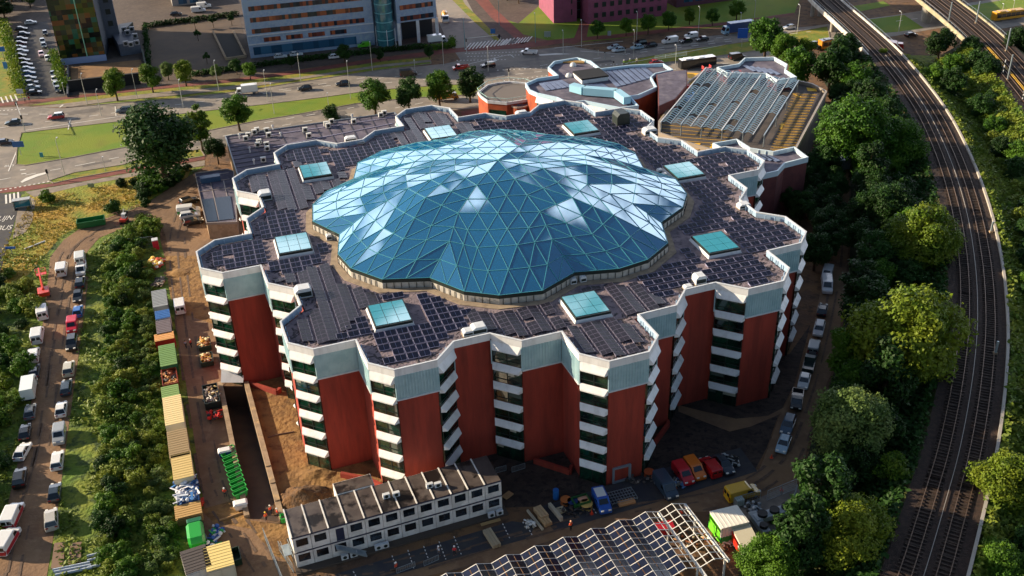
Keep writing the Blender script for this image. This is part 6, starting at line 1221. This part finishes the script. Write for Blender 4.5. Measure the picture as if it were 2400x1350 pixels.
# cable drums, timber, bits in the front bays
def drum(x,y,c,label,s=.8):
    g=P(x,y); r=empty('cable_drum',g,.5,label,'cable drum'); b=MB(); b.cyl(0,0,0,.1,s,16); b.cyl(0,0,.8,.9,s,16); b.build('flange',flat(c,.7),r); b=MB(); b.cyl(0,0,.1,.8,s*.55,12); b.build('core',flat('3a3028',.8),r)
drum(1326,1180,'b0622c','rust orange cable drum left of the blue drum'); drum(1374,1190,'d8b060','yellow cable drum, front one beside the blue van',.95); drum(1366,1178,'e0a080','pinkish cable drum behind the yellow one',.8); drum(1521,1115,'b04a1c','orange cable drum at the building corner',.8); drum(1342,1184,'20386c','dark blue cable drum beside the green crate')
r,_=container(1362,1170,.35,2.4,1.7,1.2,'1c5428','1c5428','dark green open crate behind the cable drums',open_=True)
g=P(1303,1168); b=MB(); b.cyl(0,0,0,1.7,.45,10); o=b.build('blue_toilet_drum' if False else 'barrel',flat('1c62a8')); o.location=g; o.rotation_euler=(0,0,0); tag(o,'tall blue barrel on the earth before the glass entrance','barrel')
def planks(x,y,rz,L_,W,H,c,label):
    g=P(x,y); b=MB(); n_=int(H/.2)
    for k in range(max(1,n_)): 
        for j in range(3): b.box(-L_/2,L_/2,-W/2+j*W/3+.03,-W/2+(j+1)*W/3-.03,k*.2+.05,k*.2+.2)
    o=b.build('timber_stack',flat(c,.8)); o.location=(g.x,g.y,.08); o.rotation_euler=(0,0,rz); tag(o,label,'timber')
planks(1268,1208,-1.1,2.4,1.3,.8,'c0a078','upper pale timber stack left of the white boards'); planks(1277,1224,-1.1,2.2,1.3,.7,'b8966c','lower pale timber stack left of the white boards'); planks(1254,1222,-1.1,4.6,.35,.4,'c8bca4','long white beam beside the pale timber stacks'); planks(1302,1206,-1.1,3.6,.5,.8,'c4b8a0','white boards leaning between the timber and drums'); planks(1312,1200,.4,1.6,1.2,.6,'b8a888','small pallet of pale boards by the leaning boards')
planks(1468,1181,.3,2.6,1.0,.4,'c49060','orange brown board stack below the steel grating'); planks(1153,1266,-1.15,3.6,1.3,.7,'a8987c','beige crate stack in the parking bays before the cabins'); planks(1150,1226,.35,3,.5,.15,'b09060','thin plank on the cabin forecourt'); planks(1190,1163,.8,1.6,1.1,.15,'a8845c','flat board right of the site cabins')
g=P(1458,1166); b=MB(); b.T=Matrix.Rotation(.3,4,'Z')
for i in range(10): b.box(-2.2+i*.46,-2.14+i*.46,-1.3,1.3,.3,.42)
for i in range(5): b.box(-2.2,2.0,-1.3+i*.62,-1.24+i*.62,.3,.42)
for sx in (-2.1,1.9):
    for sy in (-1.2,1.1): b.box(sx,sx+.1,sy,sy+.1,0,.3)
o=b.build('steel_grating',M_steel); o.location=(g.x,g.y,.08); tag(o,'steel grating rack between the blue van and the slate van','grating')
g=P(1456,1128); r=empty('air_handling_unit',g,.3,'grey framed ventilation box against the brick wall','ventilation box'); b=MB(); b.box(-1.5,1.5,-.2,1.0,0,.3); b.box(-1.5,1.5,-.2,1,2.7,3); b.box(-1.5,-1.2,-.2,1,.3,2.7); b.box(1.2,1.5,-.2,1,.3,2.7); b.box(-1.2,1.2,.7,.9,.3,2.7); b.build('casing',flat('78828a'),r); b=MB(); b.box(-1.1,1.1,.3,.6,.4,2.6); b.build('fan_panel',M_frame,r)
for x,y,n_,cols,l,L_,W in ((1500,1125,40,['2c2826','504844','8a8078'],'tangle of dark pipes and cable at the facade corner',5,2.4),(1590,1135,34,['c8c4bc','5c84b0','b06040','8c8478'],'open bin of mixed scrap beside the slate van',2.2,1.8),(1712,1085,40,['2a2a28','565048','c0c0bc'],'scrap on a low trailer at the end of the bays',2.6,3.4),(1240,1232,26,['c8c4bc','a09888','dcdcd8'],'pile of white bags beside the parking bays',1.8,1.6),(1345,1198,40,['1c1c20','3a3a3c','4a3c34'],'black rubbish behind the cable drums',5,2.2),(1620,1270,50,['8a4a20','c89060','3a2c20','e0c8a8'],'site debris under the bare carport frame',5,3),(1690,1275,60,['8a5a30','d8b880','3a2c20','e8d8c0'],'sunlit scrap in front of the red and white generator',4,3),(705,935,1,['a08040'],'',1,1)):
    if l: rubble(None,L_,W,.12,cols,n_,int(x),l,.15,.42,pos=P(x,y))
# open bin beside slate van
# green-white container, generator, cooler, fences
r,_=container(1709,1213,HD((1682,1235),(1735,1222)),4.2,3.6,3.0,'dcdad4','e6e2d8','white and green site container by the carport end',door='6ac828'); b=MB(); b.box(-2.15,2.15,-1.9,1.9,.1,1.35); b.build('green_base_band',flat('1c8a34'),r)
g=P(1745,1260,2); r=empty('generator',(g.x,g.y,.08),HD((1725,1245),(1745,1285)),'red and white box generator beside the bright green tree','generator'); b=MB(); b.box(-2.6,2.6,-1.3,1.3,.3,1.2); b.build('skirt',flat('c0301c'),r); b=MB(); b.box(-2.6,2.6,-1.3,1.3,1.2,2.5); b.build('body',flat('d8d4c8'),r); b=MB(); b.box(-2.65,2.65,-1.35,1.35,2.5,2.65); b.build('roof',flat('c0b8a0'),r); b=MB(); b.box(-1.8,1.0,-1.36,-1.3,.6,2.2); b.build('red_side_panel',flat('d02c18'),r)
g=P(1815,1198,1.4); r=empty('cooling_unit',(g.x,g.y,.08),HD((1775,1200),(1838,1180)),'long white cooling unit with three black fans','cooling unit'); b=MB(); b.box(-3.2,3.2,-.7,.7,.5,1.3); b.build('casing',flat('c4c8ca'),r)
for x in (-2,0,2): b=MB(); b.cyl(x,0,1.3,1.75,.72,16); b.build('fan',flat('101113'),r)
for x in (-2.9,2.9): b=MB(); b.box(x-.1,x+.1,-.6,.6,0,.5); b.build('foot',M_steel,r)
g=P(1780,1220,1.4); r=empty('cooling_unit',(g.x,g.y,.08),HD((1762,1190),(1800,1240)),'smaller cooling unit with one black fan below the long one','cooling unit'); b=MB(); b.box(-2.2,2.2,-.6,.6,.4,1.2); b.build('casing',flat('9aa0a4'),r); b=MB(); b.cyl(1.2,0,1.2,1.7,.6,14); b.build('fan',flat('101113'),r)
rubble(None,2.4,2.4,.4,['b8bcc0','8c9094','2a2c2e'],26,44,'silver ducts coiled between the two cooling units',.3,.6,pos=P(1765,1195))
g=P(1732,1172,1); r=empty('water_tank',(g.x,g.y,.08),.3,'white caged water tank beside the open gate','tank'); b=MB(); b.box(-.6,.6,-.5,.5,.15,1.25); b.build('tank',flat('c0ccc8'),r); b=MB(); [b.box(-.63+.31*i,-.6+.31*i,-.53,.53,0,1.3) for i in range(5)]; b.build('cage',M_steel,r)
def fence(a,d,h,label,z=0,panel=3.4,name='mesh_fence',m_=None,bars=10):
    A=P(*a,z);D=P(*d,z);r=empty(name,A,math.atan2((D-A).y,(D-A).x),label,'fence'); L_=(D-A).length; n_=max(1,round(L_/panel))
    for i in range(n_):
        x0=L_*i/n_;x1=L_*(i+1)/n_-.1; b=MB(); b.bar((x0,0,.1),(x1,0,.1),.05);b.bar((x0,0,h),(x1,0,h),.05); b.bar((x0,0,.1),(x0,0,h),.05);b.bar((x1,0,.1),(x1,0,h),.05)
        for k in range(1,bars): xx=x0+(x1-x0)*k/bars; b.bar((xx,0,.1),(xx,0,h),.018)
        for k in range(1,5): b.bar((x0,0,h*k/5),(x1,0,h*k/5),.018)
        b.build('fence_panel',m_ or M_steel,r)
fence((1720,1190),(1782,1172),2.0,'open mesh gate left part below the yellow van'); fence((1797,1174),(1866,1146),2.0,'mesh fence right of the yellow van'); fence((1836,1250),(1866,1158),2.0,'mesh fence running down beside the cooling units'); fence((275,580),(362,572),1.9,'mesh fence across the top of the long thicket')
fence((655,1290),(690,1345),1.8,'mesh fence left of the site cabins',name='mesh_fence'); fence((620,1260),(668,1380),1.9,'slanting mesh fence at the bottom of the yard'); fence((930,1345),(975,1328),1.0,'low barrier on the parking bays, left one',panel=2.4); fence((994,1328),(1030,1312),1.0,'low barrier on the parking bays, right one',panel=2.4); fence((1162,1110),(1188,1103),1.1,'crowd barrier left of the glass entrance',panel=2.4); fence((1200,1108),(1232,1098),1.1,'crowd barrier right of the glass entrance',panel=2.4)
fence((220,524),(330,486),.9,'red and white barrier tape along the field edge',m_=flat('d0a090'),bars=3,panel=3); fence((1100,1362),(1000,1380),1,'low barrier at the bottom edge',panel=2.4)
fence((1535,140),(1610,130),1.2,'railing on the far edge of the rear wing roof',z=12,m_=flat('a8b8b0'))
# pipes and red hose
def pipe(pts,r_,m_,label,name='pipe',cat='pipe',zz=.12):
    q=[P(x,y)+Vector((0,0,zz)) for x,y in pts]; b=MB(); b.tube(q,r_,6); o=b.build(name,m_,off=q[0]); o.location=q[0]; tag(o,label,cat)
pipe([(388,850),(412,900),(418,960),(440,1020),(452,1100),(455,1180),(470,1240),(472,1300)],.09,flat('8a1c18',.6),'long dark red hose along the container row','hose','hose',.14)
for i,(x0,y0,x1,y1) in enumerate(((125,1340,212,1322),(128,1345,215,1328),(131,1352,217,1334),(205,1308,236,1300),(206,1318,238,1310),(207,1334,238,1328))): pipe([(x0,y0),(x1,y1)],.22,flat('a8b0b8',.4,.3),'grey steel pipe at the lower end of the dirt track, number %s'%['one','two','three','four','five','six'][i],zz=.3)
for i,(pl) in enumerate(([(128,1275),(152,1272),(150,1330),(120,1335)],[(166,1275),(192,1272),(190,1320),(160,1325)])):
    b=MB(); b.prism([tuple(P(x,y).xy) for x,y in pl],.05,.2); o=b.build('ground_mat',flat('7c6452',.9)); tag(o,['left','right'][i]+' flat brown ground mat below the parked cars','ground mat')
pipe([(628,1027),(650,1020),(690,1013)],.12,flat('6a5040',.8),'dark pipe lying on the bare earth right of the ramp'); pipe([(515,1222),(578,1200)],.18,flat('a07c50',.8),'long timber beam lying below the green bins','beam','beam'); pipe([(480,1252),(498,1290)],.1,flat('c8c8c4',.5),'white pole leaning beside the tank truck','pole','pole')
# red crane (articulated boom lift)
g=P(105,692); r=empty('boom_lift',(g.x,g.y,.05),HD((105,690),(95,610)),'orange red boom lift stretched along the left of the dirt track','boom lift'); M_or=paint('d03a14')
b=MB(); b.solid([(-1.6,.5),(-1.5,1.3),(1.2,1.4),(1.4,.5)],2.2,.2,.9); b.build('base',M_or,r); b=MB(); b.tube([(0,0,1.4),(3.5,.1,2.4),(7.2,.2,2.7)],[.28,.22,.18],6); b.build('boom',M_or,r); b=MB(); b.tube([(7.2,.2,2.7),(8.6,.2,1.4)],[.16,.14],6); b.build('jib',M_or,r)
b=MB()
for z in (.5,1.5): 
    for u,v in (((8.3,-.9),(9.5,-.9)),((9.5,-.9),(9.5,1.1)),((9.5,1.1),(8.3,1.1)),((8.3,1.1),(8.3,-.9))): b.bar((*u,z),(*v,z),.09)
for x in (8.3,9.5):
    for y in (-.9,1.1): b.bar((x,y,.5),(x,y,1.5),.08)
b.box(8.3,9.5,-.9,1.1,.45,.52); b.build('basket',M_or,r); wheels(r,(-1.1,1.0),1.05,.42)
# mini excavator
g=P(292,522); r=empty('excavator',g,HD((280,530),(305,500)),'small white and red excavator at the field edge','excavator'); 
for s in (-.6,.6): b=MB(); b.solid([(-1,.0),(-1.1,.3),(-.9,.5),(.9,.5),(1.1,.3),(1,.0)],.35,.05); [setattr(b,'v',[(x,y+s,z) for x,y,z in b.v])]; b.build('track',M_tyre,r)
b=MB(); b.box(-1,.7,-.7,.7,.6,1.2); b.build('body',flat('b02c20'),r); b=MB(); b.box(-.3,.7,-.6,.3,1.2,2.3); b.build('cab',M_cop,r); b=MB(); b.box(-.2,.72,-.62,.32,1.5,2.1); b.build('cab_window',M_vglass,r); b=MB(); b.tube([(.6,.4,1),(1.8,.4,2.6),(2.8,.4,1.6)],[.14,.12,.1],5); b.build('arm',flat('c0c0c0'),r); b=MB(); b.box(2.6,3.1,.1,.7,1.0,1.6); b.build('bucket',M_frame,r)
container(212,514,HD((190,520),(240,512)),6,2.4,1.6,'1a6a34','1a6a34','green open container in the golden field',open_=True)
pipe([(296,500),(310,492)],.05,M_cop,'white marker rod beside the excavator','rod','rod',.5)
g=P(2085,103,2); r=empty('tipper_truck',(g.x,g.y,0),-.35,'red tipper lorry crossing below the first viaduct','truck'); b=MB(); b.hull8([(-4,-1.3,1.4),(2,-1.3,1.2),(2,1.3,1.2),(-4,1.3,1.4)],[(-4.4,-1.5,3.4),(2.2,-1.5,2.8),(2.2,1.5,2.8),(-4.4,1.5,3.4)]); b.build('tipper_body',paint('c0141c'),r); b=MB(); b.solid([(2.4,.6),(2.4,2.6),(4,2.6),(4.4,1.4),(4.4,.6)],2.3,.15); b.build('cab',paint('b01820'),r); b=MB(); b.face([(4.42,-.9,1.45),(4.42,.9,1.45),(4.05,.85,2.4),(4.05,-.85,2.4)]); b.build('windscreen',M_vglass,r); wheels(r,(-3,-2,3.2),1.1,.48)
V('bus','c07a18',1960,100,BD2,'orange striped bus in the shade below the first viaduct',None,'1c2430',zz=1.5)
container(1975,372,.2,4,2.4,2.6,'9aa4ac','c8d0d4','pale container in the trees right of the parking deck'); container(1955,265,.1,3.4,2.2,2.2,'b8bcc0','d8dcdc','small white cabin at the foot of the parking deck wall')
g=P(1625,1260); r=empty('scissor_lift',(g.x-4,g.y+1,0),.2,'red machine under the bare end of the carport','scissor lift'); b=MB(); b.box(-1.3,1.3,-.8,.8,.4,1.6); b.build('base',paint('a81420'),r); wheels(r,(-1.2,1.2),1.05,.4)
# cones
for x,y,l in ((1808,1074,'orange traffic cone on the right site road near the silver blue car'),(1387,1205,'orange cone at the bay corner beside the blue van'),(1832,1150,'orange cone behind the mesh fence')):
    g=P(x,y); b=MB(); b.lathe([(.3,0),(.3,.05),(.18,.06),(.04,.7),(0,.7)],8); o=b.build('traffic_cone',flat('d8421c')); o.location=(g.x,g.y,.08); tag(o,l,'cone')
# ================================================================ PEOPLE
def person(x,y,rz,jac,tro,hel,label,z=0.05,scale=1,bend=0):
    g=P(x,y,z); J=[(0,0,.95),(0,0,1.18),(0,0,1.42),(0,0,1.52),(0,0,1.62),(.0,0,1.74),(.19,0,1.42),(.27,.06,1.14),(.24,.24,.98),(-.19,0,1.42),(-.28,-.02,1.14),(-.26,.12,.92),(.10,0,.9),(.12,.10,.5),(.12,.02,.06),(.12,.18,.03),(-.10,0,.9),(-.13,-.08,.5),(-.13,-.18,.08),(-.13,-.03,.03)]
    E_=[(0,1),(1,2),(2,3),(3,4),(4,5),(2,6),(6,7),(7,8),(2,9),(9,10),(10,11),(0,12),(12,13),(13,14),(14,15),(0,16),(16,17),(17,18),(18,19)]
    RAD=[.15,.14,.16,.06,.10,.09,.075,.055,.045,.075,.055,.045,.095,.07,.05,.045,.095,.07,.05,.045]
    def skin(nm,idx,rads,m_,par_):
        mp_={a:i for i,a in enumerate(idx)}; me=bpy.data.meshes.new(nm); me.from_pydata([J[i] for i in idx],[(mp_[a],mp_[b_]) for a,b_ in E_ if a in mp_ and b_ in mp_],[]); o=bpy.data.objects.new(nm,me); sc.collection.objects.link(o); o.parent=par_
        md=o.modifiers.new('skin','SKIN'); 
        for v,i in zip(me.skin_vertices[0].data,idx): v.radius=(rads[i],rads[i]*.8); v.use_root=(i==idx[0])
        s_=o.modifiers.new('sub','SUBSURF'); s_.levels=1; s_.render_levels=1; me.materials.append(m_); return o
    e=empty('person',(g.x,g.y,z),rz,label,'person'); b_=skin('body',list(range(20)),RAD,flat('9a6a50'),e)
    skin('jacket',[0,1,2,6,7,9,10],[r_*1.22 for r_ in RAD],flat(jac,.7),e); skin('trousers',[0,12,13,14,16,17,18],[r_*1.2 for r_ in RAD],flat(tro,.8),e)
    b=MB(); b.lathe([(.13,1.68),(.145,1.74),(.12,1.84),(.05,1.89),(0,1.895)],10); b.build('helmet' if hel!='hair' else 'hair',flat('2a1c12') if hel=='hair' else flat(hel,.4),e)
for a in ((529,1165,0,'e0381c','20242c','e8e8e4','person in red orange jacket standing left of the green bins'),(636,1206,1,'e84818','2a2a34','e8e0d0','person in orange jacket at the lower end of the ramp wall'),(652,1213,2,'d03018','1c1c24','e8e8e4','person in red orange jacket leaning by the ramp wall end'),(625,1222,4,'e85020','24242c','f0c020','person in orange jacket just left of the pair at the ramp'),(437,816,1,'98a4b8','2c3444','hair','person in grey blue jacket walking in the site yard'),(449,814,1.2,'c82028','1c1c20','e8e0e0','person in red jacket walking beside the one in grey'),(1338,1243,.5,'e04818','18181c','e8b090','person in orange jacket on the site road before the carport'),(1029,1302,2,'b8c0c8','50545c','e8e8e8','person in pale clothes between the parking bays'),(1066,1302,3,'d0203a','1c1c24','e8e8e8','person in red jacket between the parking bays'),(930,1340,1,'c84028','22222a','e8e8e4','person in red jacket at the low barrier'),(1596,1215,2,'e04420','2a3444','dcdcdc','person in orange jacket under the bare carport frame')): person(*a)
for x,y,c,l in ((1476,152,'58a830','person in green vest on the rear wing roof, right one'),(1462,155,'78b840','person in green vest on the rear wing roof, left one'),(1492,151,'d8d8b0','person in pale vest on the rear wing roof')): person(x,y,0,c,'2a2c34','e8e8e0',l,z=11.2)
for x,y,l in ((70,238,'person in red jacket with a bicycle, right one at the car park corner'),(60,240,'person in white jacket with a bicycle, left one at the car park corner')): person(x,y,0,'b82030' if x==70 else 'd8c8c8','2a2c34','hair',l)
pipe([(1085,1240),(1086,1240)],.3,flat('d0d0cc'),'white bollard on the cabin forecourt','bollard','bollard') if False else None

# ================================================================ KERBS AND RUTS
def kerb(pix,label,h=.13,wd=.3):
    q=[P(*p)+Vector((0,0,.03)) for p in pix]; b=MB()
    for i in range(len(q)): a,d=q[i],q[(i+1)%len(q)]; b.bar(a+Vector((0,0,h/2)),d+Vector((0,0,h/2)),wd,h)
    tag(b.build('kerb',M_path),kind='structure')
kerb([(50,312),(150,300),(280,285),(400,270),(520,256),(620,245),(760,228),(860,214),(960,205),(1080,198),(1130,205),(1110,222),(1000,228),(900,236),(830,244),(700,268),(600,284),(490,306),(390,329),(280,348),(160,371),(60,388),(37,386),(40,345)],'')
kerb([(1463,143),(1600,118),(1760,97),(1850,78),(1940,62),(1945,92),(1850,108),(1760,121),(1600,143),(1500,152),(1463,152)],'')
kerb([(155,252),(280,236),(420,223),(560,208),(700,187),(880,159),(1010,145),(1010,150),(880,166),(700,193),(560,215),(420,231),(280,242)],'')
kerb([(115,424),(173,405),(290,386),(330,372),(470,350),(480,366),(300,396),(180,418),(125,430)],'')
M_rut=mat('rut_soil','57463a',.95,c2='6b5646',scale=1.2,lo=.4,hi=.6); 
def ruts(pts,offs,z=.09,w_=.22):
    c=path(pts,0,60); b=MB()
    for o_ in offs:
        q=offp(c,o_); rr=random.Random(int(o_*10))
        for i in range(len(q)-1):
            if rr.random()<.45: continue
            d=(q[i+1]-q[i]).normalized(); n_=Vector((d.y,-d.x,0))*w_*rr.uniform(.5,1.2); j_=Vector((0,0,z)); b.face([q[i]-n_+j_,q[i]+n_+j_,q[i+1]+n_+j_,q[i+1]-n_+j_])
    o=b.build('wheel_ruts',M_rut); tag(o,kind='structure')
ruts([(5,1380),(50,1180),(85,1050),(112,880),(130,760),(150,650),(165,590),(230,540),(330,500),(400,470),(470,420)],(-1.6,0,.3,1.9))
ruts([(620,1330),(560,1240),(500,1150),(470,1000),(445,850),(425,700),(415,560),(440,460)],(-1.5,.2,1.7))
ruts([(900,1370),(1150,1290),(1450,1210),(1700,1165),(1830,1090),(1890,970),(1940,800),(1975,600),(1975,430)],(-1.7,-.2,1.6))
ruts([(700,1340),(900,1330),(1100,1275),(1300,1225)],(-.8,.9),.09,.2)

# clipped hedges on the north side
def hedge(pts,w_,h,m_,label,n,seed,leaf=.3):
    q=[P(*p) for p in pts]; rr=random.Random(seed); b=MB(); seg=[(q[i],q[i+1],(q[i+1]-q[i]).length) for i in range(len(q)-1)]; T_=sum(x[2] for x in seg)
    for i in range(n):
        t_=rr.random()*T_
        for a,d,l in seg:
            if t_<=l: break
            t_-=l
        c=a+(d-a)*min(1,t_/l)+Vector((rr.gauss(0,w_*.35),rr.gauss(0,w_*.45),rr.uniform(.05,h))); g=Vector((rr.gauss(0,1),rr.gauss(0,1),rr.gauss(.6,1))).normalized(); u=g.orthogonal(); v=g.cross(u); l2=rr.uniform(.4,1.2)*leaf
        b.add([c-u*l2,c+v*l2*.6,c+u*l2,c-v*l2*.6],[(0,1,2,3)])
    o=b.build('hedge',m_,off=q[0]); o.location=q[0]; tag(o,label,'hedge')
hedge([(345,64),(450,50),(558,36)],1.6,1.6,LD,'dark hedge along the far side of the paved lot',2600,1)
hedge([(452,178),(560,163),(640,152)],1.4,1.5,LD,'dark hedge below the garage ramp by the cycle path',2000,2)
hedge([(640,152),(760,136),(870,124),(1000,112)],1.6,1.4,LD,'long dark hedge before the grey blue office block',3600,3)
hedge([(1000,118),(1060,110),(1058,96)],1.6,1.6,LG,'green hedge round the corner by the white box van',1400,4)
hedge([(340,60),(352,190)],1.2,1.4,LD,'dark hedge along the left side of the paved lot',2200,5)
hedge([(127,130),(140,175),(152,212)],2.4,2.6,LY,'yellow green hedge beside the mosaic tower car park',2600,6)

# scrub on the flanks of the curved embankment
def bankscrub(c,side,w_,n,m_,name,label,seed,lo=.3,hi=1.0):
    rr=random.Random(seed); b=MB(); q0_=offp(c,side*(w_+.2)); q1_=offp(c,side*(w_+9))
    for i in range(n):
        k=rr.randrange(len(c)-1); f=rr.random(); t_=rr.random(); p_=(q0_[k]*(1-f)+q0_[k+1]*f)*(1-t_)+(q1_[k]*(1-f)+q1_[k+1]*f)*t_; zz=ZV*(1-t_)+rr.uniform(0,.5+t_*1.2)
        for _ in range(3):
            g=Vector((rr.gauss(0,.8),rr.gauss(0,.8),1)).normalized(); u=Matrix.Rotation(rr.uniform(0,6.3),3,g)@g.orthogonal(); v=g.cross(u); l2=rr.uniform(.15,.45); cc=Vector((p_.x+rr.gauss(0,.3),p_.y+rr.gauss(0,.3),zz+rr.uniform(0,.4))); b.add([cc-u*l2,cc+v*l2*.6,cc+u*l2,cc-v*l2*.6],[(0,1,2,3)])
    tag(b.build(name,m_),label,'ground cover',kind='stuff')
bankscrub(c1[iv:],-1,5.2,14000,LS,'bank_scrub','wild scrub on the right flank of the curved railway bank',51); bankscrub(c1[iv:],1,5.2,9000,LD,'bank_scrub','dark scrub on the left flank of the curved railway bank',52); bankscrub(C2P[iv2:],1,6.6,5000,LS,'bank_scrub','scrub on the near flank of the far right railway bank',53)

M_patch=mat('road_patch','5f5a57',.9,c2='6c6662',scale=.5)
rr=random.Random(77)
for (x0,y0),(x1,y1) in (((150,270),(520,222)),((560,225),(880,178)),((200,392),(500,335)),((620,290),(830,255)),((1100,175),(1420,140)),((1470,120),(1900,78))):
    for k in range(4):
        f=rr.random(); p_=P(x0+(x1-x0)*f,y0+(y1-y0)*f); d=(P(x1,y1)-P(x0,y0)).normalized(); n_=Vector((-d.y,d.x,0)); l2=rr.uniform(1.5,6); w2=rr.uniform(.5,1.6); o_=n_*rr.uniform(-2,2)+Vector((0,0,.062+k*.002)); b=MB(); b.face([p_+o_-d*l2-n_*w2,p_+o_+d*l2-n_*w2,p_+o_+d*l2+n_*w2,p_+o_-d*l2+n_*w2]); tag(b.build('asphalt_patch',M_patch),kind='structure')
